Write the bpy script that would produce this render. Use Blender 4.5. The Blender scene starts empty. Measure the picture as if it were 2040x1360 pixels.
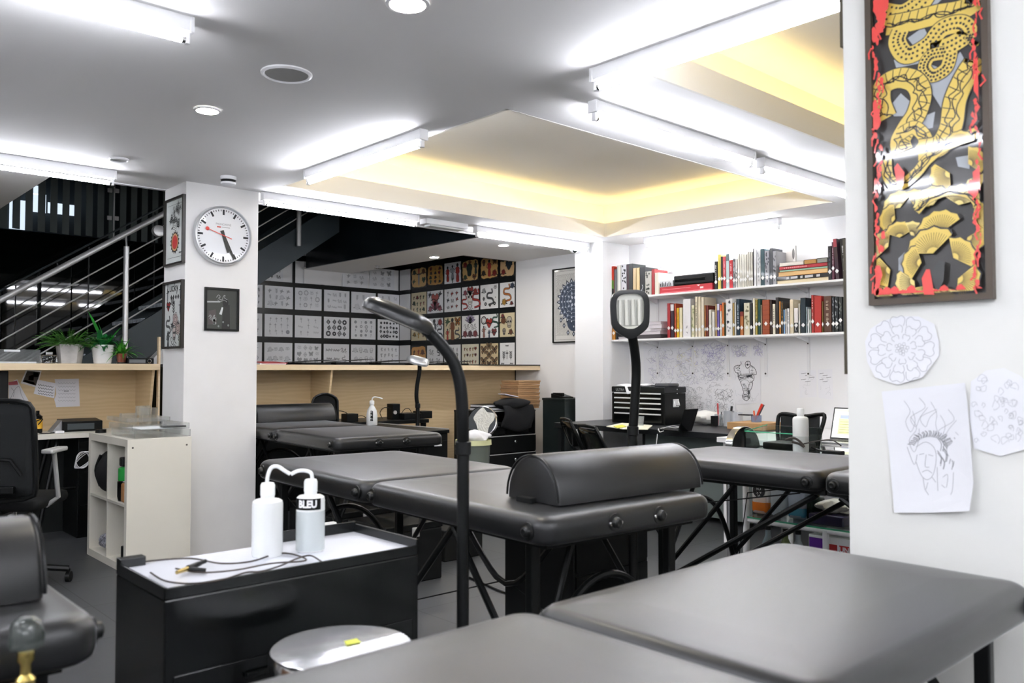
import bpy, bmesh, math, random
from mathutils import Vector, Matrix, Euler
PI = math.pi
SC = bpy.context.scene
COL = SC.collection
rnd = random.Random(7)

# ------------------------------------------------------------------ camera model (same numbers for camera and for measuring points)
F, CX, CY, H = 1670.0, 1020.0, 680.0, 1.22
YAW = math.atan2(1526, 1671)
TILT = math.atan(57 / F)
_a = PI / 2 - YAW
fw = Vector((math.cos(_a), math.sin(_a), 0)); rt = Vector((math.sin(_a), -math.cos(_a), 0))
f3 = fw * math.cos(TILT) + Vector((0, 0, math.sin(TILT)))
u3 = fw * -math.sin(TILT) + Vector((0, 0, math.cos(TILT)))

def P(px, py, x=None, y=None, z=None, d=None):
    """point of the room seen at photo pixel (px, py) on a known real plane"""
    r = f3 + rt * ((px - CX) / F) - u3 * ((py - CY) / F)
    if x is not None: t = x / r.x
    elif y is not None: t = y / r.y
    elif z is not None: t = (z - H) / r.z
    else: t = d
    return Vector((r.x * t, r.y * t, H + r.z * t))

cam_d = bpy.data.cameras.new('camera'); cam = bpy.data.objects.new('camera', cam_d); COL.objects.link(cam)
cam.location = (0, 0, H)
cam.matrix_world = Matrix(((rt.x, u3.x, -f3.x, 0), (rt.y, u3.y, -f3.y, 0), (rt.z, u3.z, -f3.z, H), (0, 0, 0, 1)))
cam_d.sensor_width = 36; cam_d.lens = 36 * F / 2040
cam_d.clip_start = 0.02; cam_d.clip_end = 100
cam_d.dof.use_dof = True; cam_d.dof.focus_distance = 5.6; cam_d.dof.aperture_fstop = 4.5
SC.camera = cam
SC.view_settings.view_transform = 'Standard'; SC.view_settings.look = 'None'
SC.view_settings.exposure = 1.32; SC.view_settings.gamma = 1; SC.view_settings.use_curve_mapping = False

# ------------------------------------------------------------------ materials
def srgb(c):
    if isinstance(c, str):
        c = c.lstrip('#'); c = [int(c[i:i + 2], 16) / 255 for i in (0, 2, 4)]
    return tuple((v / 12.92 if v <= .04045 else ((v + .055) / 1.055) ** 2.4) for v in c)
MATS = {}
def mat(name, color, rough=.5, metal=0, emit=None, es=0, trans=0, ior=1.45, coat=0, spec=.5, alpha=1, bump=0, bscale=300, var=0, vscale=4, coatr=.05):
    if name in MATS: return MATS[name]
    m = bpy.data.materials.new(name); m.use_nodes = True; nt = m.node_tree
    b = nt.nodes['Principled BSDF']; c = srgb(color)
    b.inputs['Base Color'].default_value = (*c, 1); b.inputs['Roughness'].default_value = rough
    b.inputs['Metallic'].default_value = metal; b.inputs['IOR'].default_value = ior
    b.inputs['Transmission Weight'].default_value = trans
    b.inputs['Coat Weight'].default_value = coat; b.inputs['Coat Roughness'].default_value = coatr
    b.inputs['Specular IOR Level'].default_value = spec; b.inputs['Alpha'].default_value = alpha
    if emit is not None:
        b.inputs['Emission Color'].default_value = (*srgb(emit), 1); b.inputs['Emission Strength'].default_value = es
    if var or bump:
        tc = nt.nodes.new('ShaderNodeTexCoord')
    if var:
        n = nt.nodes.new('ShaderNodeTexNoise'); n.inputs['Scale'].default_value = vscale; n.inputs['Detail'].default_value = 5
        nt.links.new(tc.outputs['Object'], n.inputs['Vector'])
        mr = nt.nodes.new('ShaderNodeMapRange'); mr.inputs[1].default_value = .3; mr.inputs[2].default_value = .7
        mr.inputs[3].default_value = 1 - var; mr.inputs[4].default_value = 1 + var
        nt.links.new(n.outputs['Fac'], mr.inputs[0])
        hs = nt.nodes.new('ShaderNodeHueSaturation'); hs.inputs['Color'].default_value = (*c, 1)
        nt.links.new(mr.outputs[0], hs.inputs['Value']); nt.links.new(hs.outputs[0], b.inputs['Base Color'])
    if bump:
        n = nt.nodes.new('ShaderNodeTexNoise'); n.inputs['Scale'].default_value = bscale; n.inputs['Detail'].default_value = 3
        nt.links.new(tc.outputs['Object'], n.inputs['Vector'])
        bp = nt.nodes.new('ShaderNodeBump'); bp.inputs['Strength'].default_value = bump; bp.inputs['Distance'].default_value = .002
        nt.links.new(n.outputs['Fac'], bp.inputs['Height']); nt.links.new(bp.outputs[0], b.inputs['Normal'])
    MATS[name] = m; return m
def cm(hexc, rough=.6, coat=0):
    return mat('paint_%s_%d_%d' % (hexc.strip('#'), int(rough * 100), int(coat * 10)), hexc, rough, coat=coat)

def mat_wood(name, c1, c2, sc=(1, 1, 1)):
    m = bpy.data.materials.new(name); m.use_nodes = True; nt = m.node_tree; b = nt.nodes['Principled BSDF']
    tc = nt.nodes.new('ShaderNodeTexCoord'); mp = nt.nodes.new('ShaderNodeMapping'); mp.inputs['Scale'].default_value = sc
    n = nt.nodes.new('ShaderNodeTexNoise'); n.inputs['Scale'].default_value = 1.2; n.inputs['Detail'].default_value = 4; n.inputs['Distortion'].default_value = 1.5
    w = nt.nodes.new('ShaderNodeTexWave'); w.bands_direction = 'Z'; w.inputs['Scale'].default_value = 3; w.inputs['Distortion'].default_value = 14; w.inputs['Detail'].default_value = 4; w.inputs['Detail Scale'].default_value = .6
    mx = nt.nodes.new('ShaderNodeMix'); mx.data_type = 'FLOAT'; mx.inputs[0].default_value = .35
    r = nt.nodes.new('ShaderNodeValToRGB'); r.color_ramp.elements[0].color = (*srgb(c1), 1); r.color_ramp.elements[1].color = (*srgb(c2), 1)
    r.color_ramp.elements[0].position = .25; r.color_ramp.elements[1].position = .75
    nt.links.new(tc.outputs['Object'], mp.inputs[0]); nt.links.new(mp.outputs[0], n.inputs['Vector']); nt.links.new(mp.outputs[0], w.inputs['Vector'])
    nt.links.new(n.outputs['Fac'], mx.inputs[2]); nt.links.new(w.outputs['Fac'], mx.inputs[3]); nt.links.new(mx.outputs[0], r.inputs[0]); nt.links.new(r.outputs[0], b.inputs['Base Color'])
    b.inputs['Roughness'].default_value = .45
    return m
M_WALL = mat('white_wall_paint', '#f1f1f1', .6, var=.02, vscale=1.5)
M_CEIL = mat('ceiling_paint', '#f5f4f3', .7)
M_COLUMN = mat('column_paint', '#ebeae8', .55, var=.035, vscale=3)
M_PLY = mat_wood('birch_plywood', '#ccb389', '#d6be96', (.7, .7, 3))
M_PLYE = mat_wood('plywood_edge', '#d6bd96', '#e8d4b1', (.5, .5, 14))
M_LEATHER = mat('black_vinyl', '#0f1011', .40, spec=.45, coat=.8, coatr=.38, bump=.18, bscale=420, var=.10, vscale=6)
_b = M_LEATHER.node_tree.nodes['Principled BSDF']; _b.inputs['Coat IOR'].default_value = 1.28; _b.inputs['Sheen Weight'].default_value = 1.0; _b.inputs['Sheen Roughness'].default_value = .12; _b.inputs['Sheen Tint'].default_value = (.93, .95, 1, 1)
M_BLK = mat('black_satin', '#060808', .38, spec=.3)
M_BLKM = mat('black_matte', '#0b0d0d', .7, spec=.3)
M_BLKG = mat('black_gloss', '#0a0c0c', .12)
M_BLKP = mat('black_plastic', '#080a0a', .4, spec=.3)
M_CHROME = mat('chrome', '#d8d8d8', .15, metal=1)
M_STEEL = mat('brushed_steel', '#cfcfcd', .38, metal=.55)
M_WHP = mat('white_enamel', '#e9e9ea', .35)
M_WHL = mat('white_laminate', '#ddd9cc', .45, var=.02)
M_GLASS = mat('clear_glass', '#ffffff', .02, trans=1, ior=1.45)
M_ACR = mat('clear_acrylic', '#f4f8f8', .08, trans=.92, ior=1.2, alpha=.55)
M_PAPER = mat('paper_white', '#e9eaec', .7)
M_TUBE = mat('fluorescent_tube', '#ffffff', .3, emit='#f4f6ff', es=30)
M_LED = mat('warm_led_strip', '#ffe9a0', .4, emit='#ffe49a', es=3.8)
M_DOWN = mat('downlight_lens', '#ffffff', .4, emit='#fff6e4', es=130)

# floor: large dark grey tiles
def mat_floor():
    m = bpy.data.materials.new('dark_floor_tiles'); m.use_nodes = True; nt = m.node_tree; b = nt.nodes['Principled BSDF']
    tc = nt.nodes.new('ShaderNodeTexCoord')
    br = nt.nodes.new('ShaderNodeTexBrick'); br.offset = 0; br.inputs['Scale'].default_value = 1
    br.inputs['Brick Width'].default_value = .6; br.inputs['Row Height'].default_value = .6; br.inputs['Mortar Size'].default_value = .003
    br.inputs['Color1'].default_value = (*srgb('#4b4d50'), 1); br.inputs['Color2'].default_value = (*srgb('#505254'), 1); br.inputs['Mortar'].default_value = (*srgb('#2b2d30'), 1)
    n = nt.nodes.new('ShaderNodeTexNoise'); n.inputs['Scale'].default_value = 90; n.inputs['Detail'].default_value = 4
    mx = nt.nodes.new('ShaderNodeMix'); mx.data_type = 'RGBA'; mx.blend_type = 'MULTIPLY'; mx.inputs[0].default_value = .35
    nt.links.new(tc.outputs['Object'], br.inputs['Vector']); nt.links.new(tc.outputs['Object'], n.inputs['Vector'])
    nt.links.new(br.outputs['Color'], mx.inputs[6]); nt.links.new(n.outputs['Color'], mx.inputs[7]); nt.links.new(mx.outputs[2], b.inputs['Base Color'])
    b.inputs['Roughness'].default_value = .42
    return m
M_FLOOR = mat_floor()

# ------------------------------------------------------------------ mesh builder
class MB:
    def __init__(s): s.bm = bmesh.new(); s.M = None
    def _v(s, co): return s.bm.verts.new(co)
    def _xf(s, geom, M):
        if M is not None: bmesh.ops.transform(s.bm, matrix=M, verts=geom)
    def box(s, a, b, M=None, bev=0, seg=2):
        a, b = Vector(a), Vector(b); c = (a + b) / 2; d = b - a
        r = bmesh.ops.create_cube(s.bm, size=1)['verts']
        bmesh.ops.transform(s.bm, matrix=Matrix.Translation(c) @ Matrix.Diagonal((abs(d.x) or 1e-4, abs(d.y) or 1e-4, abs(d.z) or 1e-4, 1)), verts=r)
        if bev:
            es = list({e for v in r for e in v.link_edges})
            o = bmesh.ops.bevel(s.bm, geom=es, offset=bev, segments=seg, affect='EDGES', profile=.5)
            r = list({v for f in o['faces'] for v in f.verts} | {v for v in r if v.is_valid})
        if M is not None: bmesh.ops.transform(s.bm, matrix=M, verts=r)
        return s
    def cyl(s, p0, p1, r, r2=None, n=20, cap=True):
        p0, p1 = Vector(p0), Vector(p1); d = p1 - p0
        q = d.to_track_quat('Z', 'Y').to_matrix().to_4x4()
        bmesh.ops.create_cone(s.bm, cap_ends=cap, segments=n, radius1=r, radius2=r if r2 is None else r2, depth=d.length, matrix=Matrix.Translation((p0 + p1) / 2) @ q)
        return s
    def tube(s, pts, r, n=8, closed=False, smoothen=0):
        pts = [Vector(p) for p in pts]
        for _ in range(smoothen):
            q = [pts[0]]
            for i in range(len(pts) - 1):
                q += [pts[i].lerp(pts[i + 1], .25), pts[i].lerp(pts[i + 1], .75)]
            q.append(pts[-1]); pts = q
        N = len(pts); rs = r if isinstance(r, (list, tuple)) else None
        rings = []; up = None
        for i, p in enumerate(pts):
            t = (pts[min(i + 1, N - 1)] - pts[max(i - 1, 0)])
            if t.length < 1e-9: t = Vector((0, 0, 1))
            t.normalize()
            if up is None: up = Vector((0, 0, 1)) if abs(t.z) < .9 else Vector((1, 0, 0))
            a = up - t * up.dot(t)
            if a.length < 1e-6: a = t.orthogonal()
            a.normalize(); up = a; b = t.cross(a)
            rr = r if rs is None else rs[min(int(i * len(rs) / N), len(rs) - 1)] if len(rs) != N else rs[i]
            rings.append([s._v(p + (a * math.cos(k * 2 * PI / n) + b * math.sin(k * 2 * PI / n)) * rr) for k in range(n)])
        for i in range(N - 1):
            for k in range(n):
                s.bm.faces.new((rings[i][k], rings[i][(k + 1) % n], rings[i + 1][(k + 1) % n], rings[i + 1][k]))
        s.bm.faces.new(rings[0][::-1]); s.bm.faces.new(rings[-1])
        return s
    def lathe(s, prof, c=(0, 0, 0), n=28, M=None, sx=1, sy=1):
        c = Vector(c); rings = []; allv = []
        for r, z in prof:
            if r < 1e-6: rg = [s._v(c + Vector((0, 0, z)))]
            else: rg = [s._v(c + Vector((r * sx * math.cos(k * 2 * PI / n), r * sy * math.sin(k * 2 * PI / n), z))) for k in range(n)]
            rings.append(rg); allv += rg
        for A, B in zip(rings, rings[1:]):
            for k in range(n):
                k2 = (k + 1) % n
                if len(A) == 1 and len(B) == 1: continue
                if len(A) == 1: s.bm.faces.new((A[0], B[k2], B[k]))
                elif len(B) == 1: s.bm.faces.new((A[k], A[k2], B[0]))
                else: s.bm.faces.new((A[k], A[k2], B[k2], B[k]))
        if M is not None: bmesh.ops.transform(s.bm, matrix=M, verts=allv)
        return s
    def prism(s, pts, off):
        """closed polygon of 3D points, extruded by vector off"""
        off = Vector(off); A = [s._v(p) for p in pts]; B = [s._v(Vector(p) + off) for p in pts]; n = len(pts)
        s.bm.faces.new(A[::-1]); s.bm.faces.new(B)
        for k in range(n): s.bm.faces.new((A[k], A[(k + 1) % n], B[(k + 1) % n], B[k]))
        return s
    def poly(s, pts): s.bm.faces.new([s._v(p) for p in pts]); return s
    def grid(s, fn, nu, nv):
        V = [[s._v(fn(i / nu, j / nv)) for j in range(nv + 1)] for i in range(nu + 1)]
        for i in range(nu):
            for j in range(nv): s.bm.faces.new((V[i][j], V[i + 1][j], V[i + 1][j + 1], V[i][j + 1]))
        return s
    def build(s, name, m, parent=None, smooth=False, local=False, bevel=0, solid=0, sub=0, ang=40):
        bm = s.bm
        bmesh.ops.recalc_face_normals(bm, faces=bm.faces[:])
        me = bpy.data.meshes.new(name)
        if parent is None:
            vs = [v.co for v in bm.verts]
            lo = Vector([min(v[i] for v in vs) for i in range(3)]); hi = Vector([max(v[i] for v in vs) for i in range(3)])
            base = Vector(((lo.x + hi.x) / 2, (lo.y + hi.y) / 2, lo.z)); bmesh.ops.translate(bm, vec=-base, verts=bm.verts[:])
        elif not local:
            bmesh.ops.transform(bm, matrix=wm(parent).inverted(), verts=bm.verts[:])
        bm.to_mesh(me); bm.free()
        if smooth:
            me.shade_smooth()
        if m: me.materials.append(m)
        o = bpy.data.objects.new(name, me); COL.objects.link(o)
        if parent is None: o.location = base
        else: o.parent = parent
        if bevel:
            b = o.modifiers.new('bevel', 'BEVEL'); b.width = bevel; b.segments = 2; b.limit_method = 'ANGLE'; b.angle_limit = math.radians(ang)
        if solid:
            b = o.modifiers.new('solid', 'SOLIDIFY'); b.thickness = solid; b.offset = 0
        if sub:
            b = o.modifiers.new('sub', 'SUBSURF'); b.levels = sub; b.render_levels = sub
        if smooth:
            try:
                for e in me.edges: pass
                me.set_sharp_from_angle(angle=math.radians(ang))
            except Exception: pass
        return o
def wm(o):
    M = Matrix.LocRotScale(o.location, o.rotation_euler, o.scale)
    return (wm(o.parent) @ M) if o.parent else M
def tag(o, label=None, cat=None, group=None, kind=None):
    if label: o['label'] = label
    if cat: o['category'] = cat
    if group: o['group'] = group
    if kind: o['kind'] = kind
    return o
def thing(name, label, cat, loc=(0, 0, 0), rz=0, group=None, rot=None):
    o = bpy.data.objects.new(name, None); COL.objects.link(o); o.location = loc
    o.rotation_euler = rot if rot else (0, 0, rz); o.empty_display_size = .05
    return tag(o, label, cat, group)
def struct(name, mb, m, **k): return tag(mb.build(name, m, **k), kind='structure')
def bx(a, b, **k): return MB().box(a, b, **k)

# ------------------------------------------------------------------ flat drawing helper: inked shapes lying on a real sheet
class Draw:
    def __init__(s, O, U, V, N, eps=.0006):
        s.O, s.U, s.V, s.N, s.eps = Vector(O), Vector(U), Vector(V), Vector(N), eps
        s.bm = bmesh.new(); s.mats = []; s.k = 0; s.coat = 0
    def co(s, p, k): return s.O + s.U * p[0] + s.V * p[1] + s.N * (s.eps * (1 + k * .25))
    def mi(s, c):
        m = cm(c, .55 if not s.coat else .5, s.coat)
        if m not in s.mats: s.mats.append(m)
        return s.mats.index(m)
    def fill(s, pts, c, k=0):
        if len(pts) < 3: return
        try: f = s.bm.faces.new([s.bm.verts.new(s.co(p, k)) for p in pts]); f.material_index = s.mi(c)
        except ValueError: pass
    def stroke(s, pts, w, c, k=1, closed=False):
        if closed: pts = list(pts) + [pts[0]]
        if len(pts) < 2: return
        ul, vl = s.U.length, s.V.length; mi = s.mi(c); L = []; R = []
        for i, p in enumerate(pts):
            a = pts[max(i - 1, 0)]; b = pts[min(i + 1, len(pts) - 1)]
            if closed and i in (0, len(pts) - 1): a = pts[-2]; b = pts[1]
            tx, ty = (b[0] - a[0]) * ul, (b[1] - a[1]) * vl; l = math.hypot(tx, ty) or 1
            ww = w(i / (len(pts) - 1)) if callable(w) else w
            nx, ny = -ty / l * ww / 2 / ul, tx / l * ww / 2 / vl
            L.append(s.bm.verts.new(s.co((p[0] + nx, p[1] + ny), k))); R.append(s.bm.verts.new(s.co((p[0] - nx, p[1] - ny), k)))
        for i in range(len(pts) - 1):
            f = s.bm.faces.new((L[i], L[i + 1], R[i + 1], R[i])); f.material_index = mi
    def build(s, name, parent):
        bmesh.ops.transform(s.bm, matrix=wm(parent).inverted(), verts=s.bm.verts[:])
        for f in s.bm.faces: f.normal_update()
        me = bpy.data.meshes.new(name); s.bm.to_mesh(me); s.bm.free()
        for m in s.mats: me.materials.append(m)
        o = bpy.data.objects.new(name, me); COL.objects.link(o); o.parent = parent
        return o
def circ(cx, cy, r, n=18, ry=None, a0=0): return [(cx + r * math.cos(a0 + i * 2 * PI / n), cy + (ry or r) * math.sin(a0 + i * 2 * PI / n)) for i in range(n)]
def spline(pts, n=6, closed=False):
    out = []; N = len(pts)
    rng = range(N if closed else N - 1)
    for i in rng:
        if closed: p = [pts[(i + k) % N] for k in (-1, 0, 1, 2)]
        else: p = [pts[max(i - 1, 0)], pts[i], pts[i + 1], pts[min(i + 2, N - 1)]]
        for j in range(n):
            t = j / n
            out.append(tuple(.5 * ((2 * p[1][a]) + (-p[0][a] + p[2][a]) * t + (2 * p[0][a] - 5 * p[1][a] + 4 * p[2][a] - p[3][a]) * t * t + (-p[0][a] + 3 * p[1][a] - 3 * p[2][a] + p[3][a]) * t ** 3) for a in range(2)))
    if not closed: out.append(tuple(pts[-1]))
    return out
def text_mesh(txt, size, bold=0.0):
    cu = bpy.data.curves.new('lettering', 'FONT'); cu.body = txt; cu.size = size; cu.align_x = 'CENTER'; cu.align_y = 'CENTER'; cu.offset = bold; cu.resolution_u = 3
    ob = bpy.data.objects.new('lettering_tmp', cu); COL.objects.link(ob)
    me = bpy.data.meshes.new_from_object(ob.evaluated_get(bpy.context.evaluated_depsgraph_get()))
    bpy.data.objects.remove(ob); return me
def lettering(txt, size, m, parent, M, name='lettering', bold=0.0, label=None):
    """M: world matrix, X = reading direction, Y = up, Z = out of the surface"""
    me = text_mesh(txt, size, bold); me.transform(wm(parent).inverted() @ M); me.materials.clear(); me.materials.append(m)
    o = bpy.data.objects.new(name, me); COL.objects.link(o); o.parent = parent
    if label: o['label'] = label
    return o
def frameM(o, xd, yd): 
    xd, yd = Vector(xd).normalized(), Vector(yd).normalized(); z = xd.cross(yd)
    return Matrix(((xd.x, yd.x, z.x, o[0]), (xd.y, yd.y, z.y, o[1]), (xd.z, yd.z, z.z, o[2]), (0, 0, 0, 1)))
# ================================================================== THE ROOM
ZC = 2.465
COF = [(2.65, 2.94, 5.93, 5.20), (2.65, -.06, 5.93, 2.20)]
def rects(xs, ys, bad):
    out = []
    for a, b in zip(xs, xs[1:]):
        for c, d in zip(ys, ys[1:]):
            mx, my = (a + b) / 2, (c + d) / 2
            if not any(q[0] < mx < q[2] and q[1] < my < q[3] for q in bad): out.append((a, c, b, d))
    return out
XL, YF = -2.6, -2.6          # walls behind the camera
OPEN = (1.42, 5.88, 5.05, 9.5)
mb = MB()
for a, c, b, d in rects([XL, 1.42, 2.65, 5.05, 5.72, 5.93, 6.5], [YF, -.06, 2.20, 2.94, 5.20, 5.88, 7.05, 9.5], COF + [OPEN, (5.72, 7.05, 6.5, 9.5)]):
    mb.box((a, c, ZC), (b, d, ZC + .02))
struct('ceiling', mb, M_CEIL)
# two lit coffers
for i, (a, c, b, d) in enumerate(COF):
    s = .16; z1 = ZC + .13; z2 = ZC + .34; mb = MB()
    mb.box((a - s, c - s, z2), (b + s, d + s, z2 + .02))
    for q in (((a - s - .02, c - s, ZC + .02), (a - s, d + s, z2)), ((b + s, c - s, ZC + .02), (b + s + .02, d + s, z2)),
              ((a - s, c - s - .02, ZC + .02), (b + s, c - s, z2)), ((a - s, d + s, ZC + .02), (b + s, d + s + .02, z2)),
              ((a, c, ZC - .001), (a + .015, d, z1)), ((b - .015, c, ZC - .001), (b, d, z1)), ((a, c, ZC - .001), (b, c + .015, z1)), ((a, d - .015, ZC - .001), (b, d, z1))):
        mb.box(*q)
    struct('trim_%d' % (i + 1), mb, mat('coffer_paint', '#efece4', .7))
    t = thing('cove_light', 'warm yellow light strip hidden in the ceiling recess ' + ('above the massage tables near the bookshelves' if i == 0 else 'closest to the tall snake picture'), 'cove light', (a, c, ZC + .02), group=None)
    for q in (((a - .10, c, ZC + .025), (a - .06, d, ZC + .05)), ((b + .06, c, ZC + .025), (b + .10, d, ZC + .05)), ((a, c - .10, ZC + .025), (b, c - .06, ZC + .05)), ((a, d + .06, ZC + .025), (b, d + .10, ZC + .05))):
        MB().box(*q).build('led_strip', M_LED, t)
struct('floor', bx((XL, YF, -.02), (6.5, 9.6, 0)), M_FLOOR)
struct('wall_right', bx((6.5, YF, -.02), (6.6, 9.6, 4.2)), M_WALL)
struct('wall_front', bx((XL, YF - .1, -.02), (6.5, YF, ZC + .1)), M_WALL)
struct('wall_left', bx((XL - .1, YF, -.02), (XL, 9.6, ZC + .1)), M_WALL)
# the upstairs void over the stairs
M_DARK = mat('dark_stairwell_paint', '#252d31', .6)
M_BGLASS = mat('black_glass', '#060908', .03, spec=.9)
struct('wall_upper_left', bx((1.30, 5.9, ZC + .02), (1.42, 9.5, 4.2)), M_DARK)
struct('wall_upper_front', MB().box((1.42, 5.80, ZC + .02), (5.05, 5.88, 4.2)), M_DARK)
struct('ceiling_upper', bx((1.3, 5.8, 4.2), (6.6, 9.7, 4.3)), M_DARK)
struct('wall_back', MB().box((XL, 9.5, -.02), (4.25, 9.6, 2.62)), M_BGLASS)
struct('wall_back_upper', MB().box((XL, 9.62, 2.60), (6.6, 9.7, 4.2)), M_DARK)
struct('wall_flash_left', MB().box((4.25, 9.37, -.02), (6.5, 9.5, 2.70)), M_WALL)
struct('trim_3', MB().box((1.42, 5.86, ZC - .004), (5.05, 5.90, ZC + .07)), mat('opening_edge', '#f0f0f2', .4))
# soffit strip beside the void, with its black glass fascia
struct('ceiling_soffit', MB().box((5.05, 5.88, ZC + .02), (5.72, 9.2, ZC + .25)).box((5.05, 5.88, ZC - .001), (5.72, 9.2, ZC)), M_CEIL)
struct('wall_fascia', MB().box((5.02, 5.9, ZC - .001), (5.048, 9.21, 4.2)).box((5.02, 9.21, ZC), (5.72, 9.23, 4.2)), mat('fascia_black_glass', '#182025', .22))
struct('ceiling_dark', MB().box((5.72, 7.05, 2.72), (6.5, 9.37, 2.76)).box((5.72, 7.05, ZC), (6.5, 7.09, 2.76)).box((5.72, 7.05, ZC + .02), (5.74, 9.37, 2.76)), M_DARK)
# columns
struct('wall_column', bx((2.115, 5.5, 0), (2.62, 5.875, ZC)), M_COLUMN)
struct('wall_column_right', bx((6.10, 5.38, 0), (6.5, 5.745, ZC)), M_WALL)
struct('wall_pillar', bx((2.2, -1.2, 0), (2.85, 1.063, ZC)), mat('pillar_paint', '#e3e3de', .6, var=.015, vscale=2))

# black display boards behind the flash sheets
M_RAIL = mat('black_display_board', '#0b0f10', .25)
struct('trim_4', bx((6.484, 7.05, 1.10), (6.499, 9.09, 2.72)), M_RAIL)
mb = MB()
ROWZ_R = [(2.302, 2.562), (1.948, 2.235), (1.605, 1.881), (1.262, 1.535)]
ROWZ_L = [(2.288, 2.562), (1.962, 2.231), (1.621, 1.891), (1.285, 1.549)]
zz = [1.20] + [z for r in ROWZ_L[::-1] for z in r] + [2.63]
for k in range(0, len(zz), 2): mb.box((4.25, 9.352, zz[k]), (6.5, 9.369, zz[k + 1]))
for k in range(0, len(zz), 2): mb.box((6.484, 9.09, zz[k]), (6.499, 9.352, zz[k + 1]))
XCOL = [(4.13, 4.517), (4.549, 4.912), (4.944, 5.307), (5.343, 5.708), (5.737, 6.107), (6.14, 6.492)]
for x0, x1 in zip(XCOL, XCOL[1:]): mb.box((x0[1], 9.3525, 1.2), (x1[0], 9.3685, 2.562))
mb.box((6.478, 9.346, 1.2), (6.499, 9.366, 2.6)); mb.box((6.484, 9.080, 1.2), (6.4985, 9.092, 2.6))
struct('trim_5', mb, M_RAIL)

# ------------------------------------------------------------------ upstairs blind, windows, stairs
t = thing('vertical_blind', 'grey vertical slat blind hanging upstairs behind the stair rail', 'blind', (1.6, 9.45, 2.62))
bl = mat('blind_fabric', '#666e6c', .8)
bx((1.45, 9.43, 3.46), (4.6, 9.47, 3.5)).build('headrail', M_BLK, t)
k = 0; x = 1.50
while x < 4.3:
    z0 = 2.62 + .004 * math.sin(k * 2.1)
    MB().box((-.038, -.002, 0), (.038, .002, 3.46 - z0), M=Matrix.Translation((x, 9.44, z0)) @ Matrix.Rotation(.35, 4, 'Z')).build('slat', bl, t)
    x += .112; k += 1
wmx = mat('night_window_glow', '#c9d6e2', .3, emit='#c4d2e0', es=.55)
for i, (a, b, c, d) in enumerate([(18, 52, 400, 455), (52, 92, 388, 420), (95, 158, 410, 424), (172, 180, 368, 416), (60, 90, 372, 386)]):
    p, q = P(a, d, y=9.5), P(b, c, y=9.5)
    struct('window_%d' % (i + 1), bx((p.x, 9.50, p.z), (q.x, 9.505, q.z)), wmx)

SL = math.tan(math.radians(33.9))
def zs(x, off=0): return 2.404 + SL * (x - 3.78) + off      # top line of the near stringer at y = 8
t = thing('staircase', 'black open metal staircase rising to the right behind the counter', 'staircase', (.6, 8.5, 0))
M_STR = mat('stringer_paint', '#253034', .5)
for yy, nm in ((8.0, 0), (9.0, 1)):
    xa, xb = .55, 4.55
    MB().prism([(xa, yy, max(0, zs(xa, -.33))), (.80, yy, 0), (xb + .2, yy, zs(xb + .2, -.33)), (xb + .2, yy, zs(xb + .2)), (xa, yy, zs(xa))], (0, .04, 0)).build('stringer', M_STR, t)
M_GRATE = mat('steel_grating', '#b4bcc4', .4, metal=.3)
n = 14
for i in range(n):
    zt = .17 * (i + 1); xx = 3.78 + (zt - 2.404) / SL + .02
    tr = MB().box((xx - .02, 8.045, zt - .03), (xx + .26, 8.995, zt), ).build('tread', M_STR, t)
    g = MB()
    for j in range(24): g.box((xx - .03, 8.06 + j * .039, zt - .03), (xx - .021, 8.08 + j * .039, zt + .004))
    g.build('grating', M_GRATE, tr)
# railing
hr = MB(); h0 = 2.693 - zs(2.872)
hr.cyl((1.0, 8.0, zs(1.0, h0)), (4.2, 8.0, zs(4.2, h0)), .026)
t2 = thing('stair_railing', 'stainless steel stair handrail with five rods and round post', 'railing', (2.5, 8.02, 0))
hr.build('handrail', M_STEEL, t2, smooth=True)
for o in (.2, .345, .5, .65, .80):
    MB().cyl((1.0, 8.0, zs(1.0, h0 - o)), (4.6, 8.0, zs(4.6, h0 - o)), .0065, n=8).build('rod', M_STEEL, t2, smooth=True)
for xp in (2.53, 4.25, 1.05):
    z1 = zs(xp, h0 - .12); MB().cyl((xp, 7.97, 0 if xp < 3 else zs(xp, -.2)), (xp, 7.97, z1), .024).cyl((xp, 7.97, z1), (xp, 7.99, z1 + .10), .009, n=10).build('post', M_STEEL, t2, smooth=True)
t3 = thing('glass_balustrade', 'dark glass stair balustrade with thin pale top edge, behind the steel handrail', 'balustrade', (2.5, 9.03, 0))
MB().cyl((1.0, 9.2, zs(1.0, h0 + .02)), (4.2, 9.2, zs(4.2, h0 + .02)), .010, n=8).build('top_rail', mat('rail_dark_steel', '#70787a', .3, metal=.8), t3, smooth=True)
for xp in (1.9, 2.55, 3.2): MB().box((xp, 9.195, 1.0), (xp + .012, 9.205, zs(xp, h0))).build('clamp_post', M_BLK, t3)
# glass door clamps upstairs
t4 = thing('glass_partition', 'frameless glass panel joint with four steel clamps upstairs beside the blind', 'glass panel', P(226, 480, y=9.3))
a, b = P(226, 478, y=9.3), P(227, 372, y=9.3); MB().box((a.x - .005, 9.295, a.z), (a.x + .006, 9.305, b.z)).build('edge_strip', M_STEEL, t4)
for (px, py) in ((219, 379), (233, 380), (218, 434), (232, 435)):
    p = P(px, py, y=9.29); MB().box((p.x - .022, 9.28, p.z - .022), (p.x + .022, 9.3, p.z + .022), bev=.004).build('clamp', M_STEEL, t4)
p = P(315, 460, y=7.9)
t5 = thing('spotlight', 'round silver spotlight on the stair rail by the column', 'spotlight', p)
MB().lathe([(.0, -.03), (.05, -.03), (.055, 0), (.05, .03), (.0, .04)], M=Matrix.Translation(p) @ Matrix.Rotation(PI / 2, 4, 'X')).build('housing', M_STEEL, t5, smooth=True)
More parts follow.
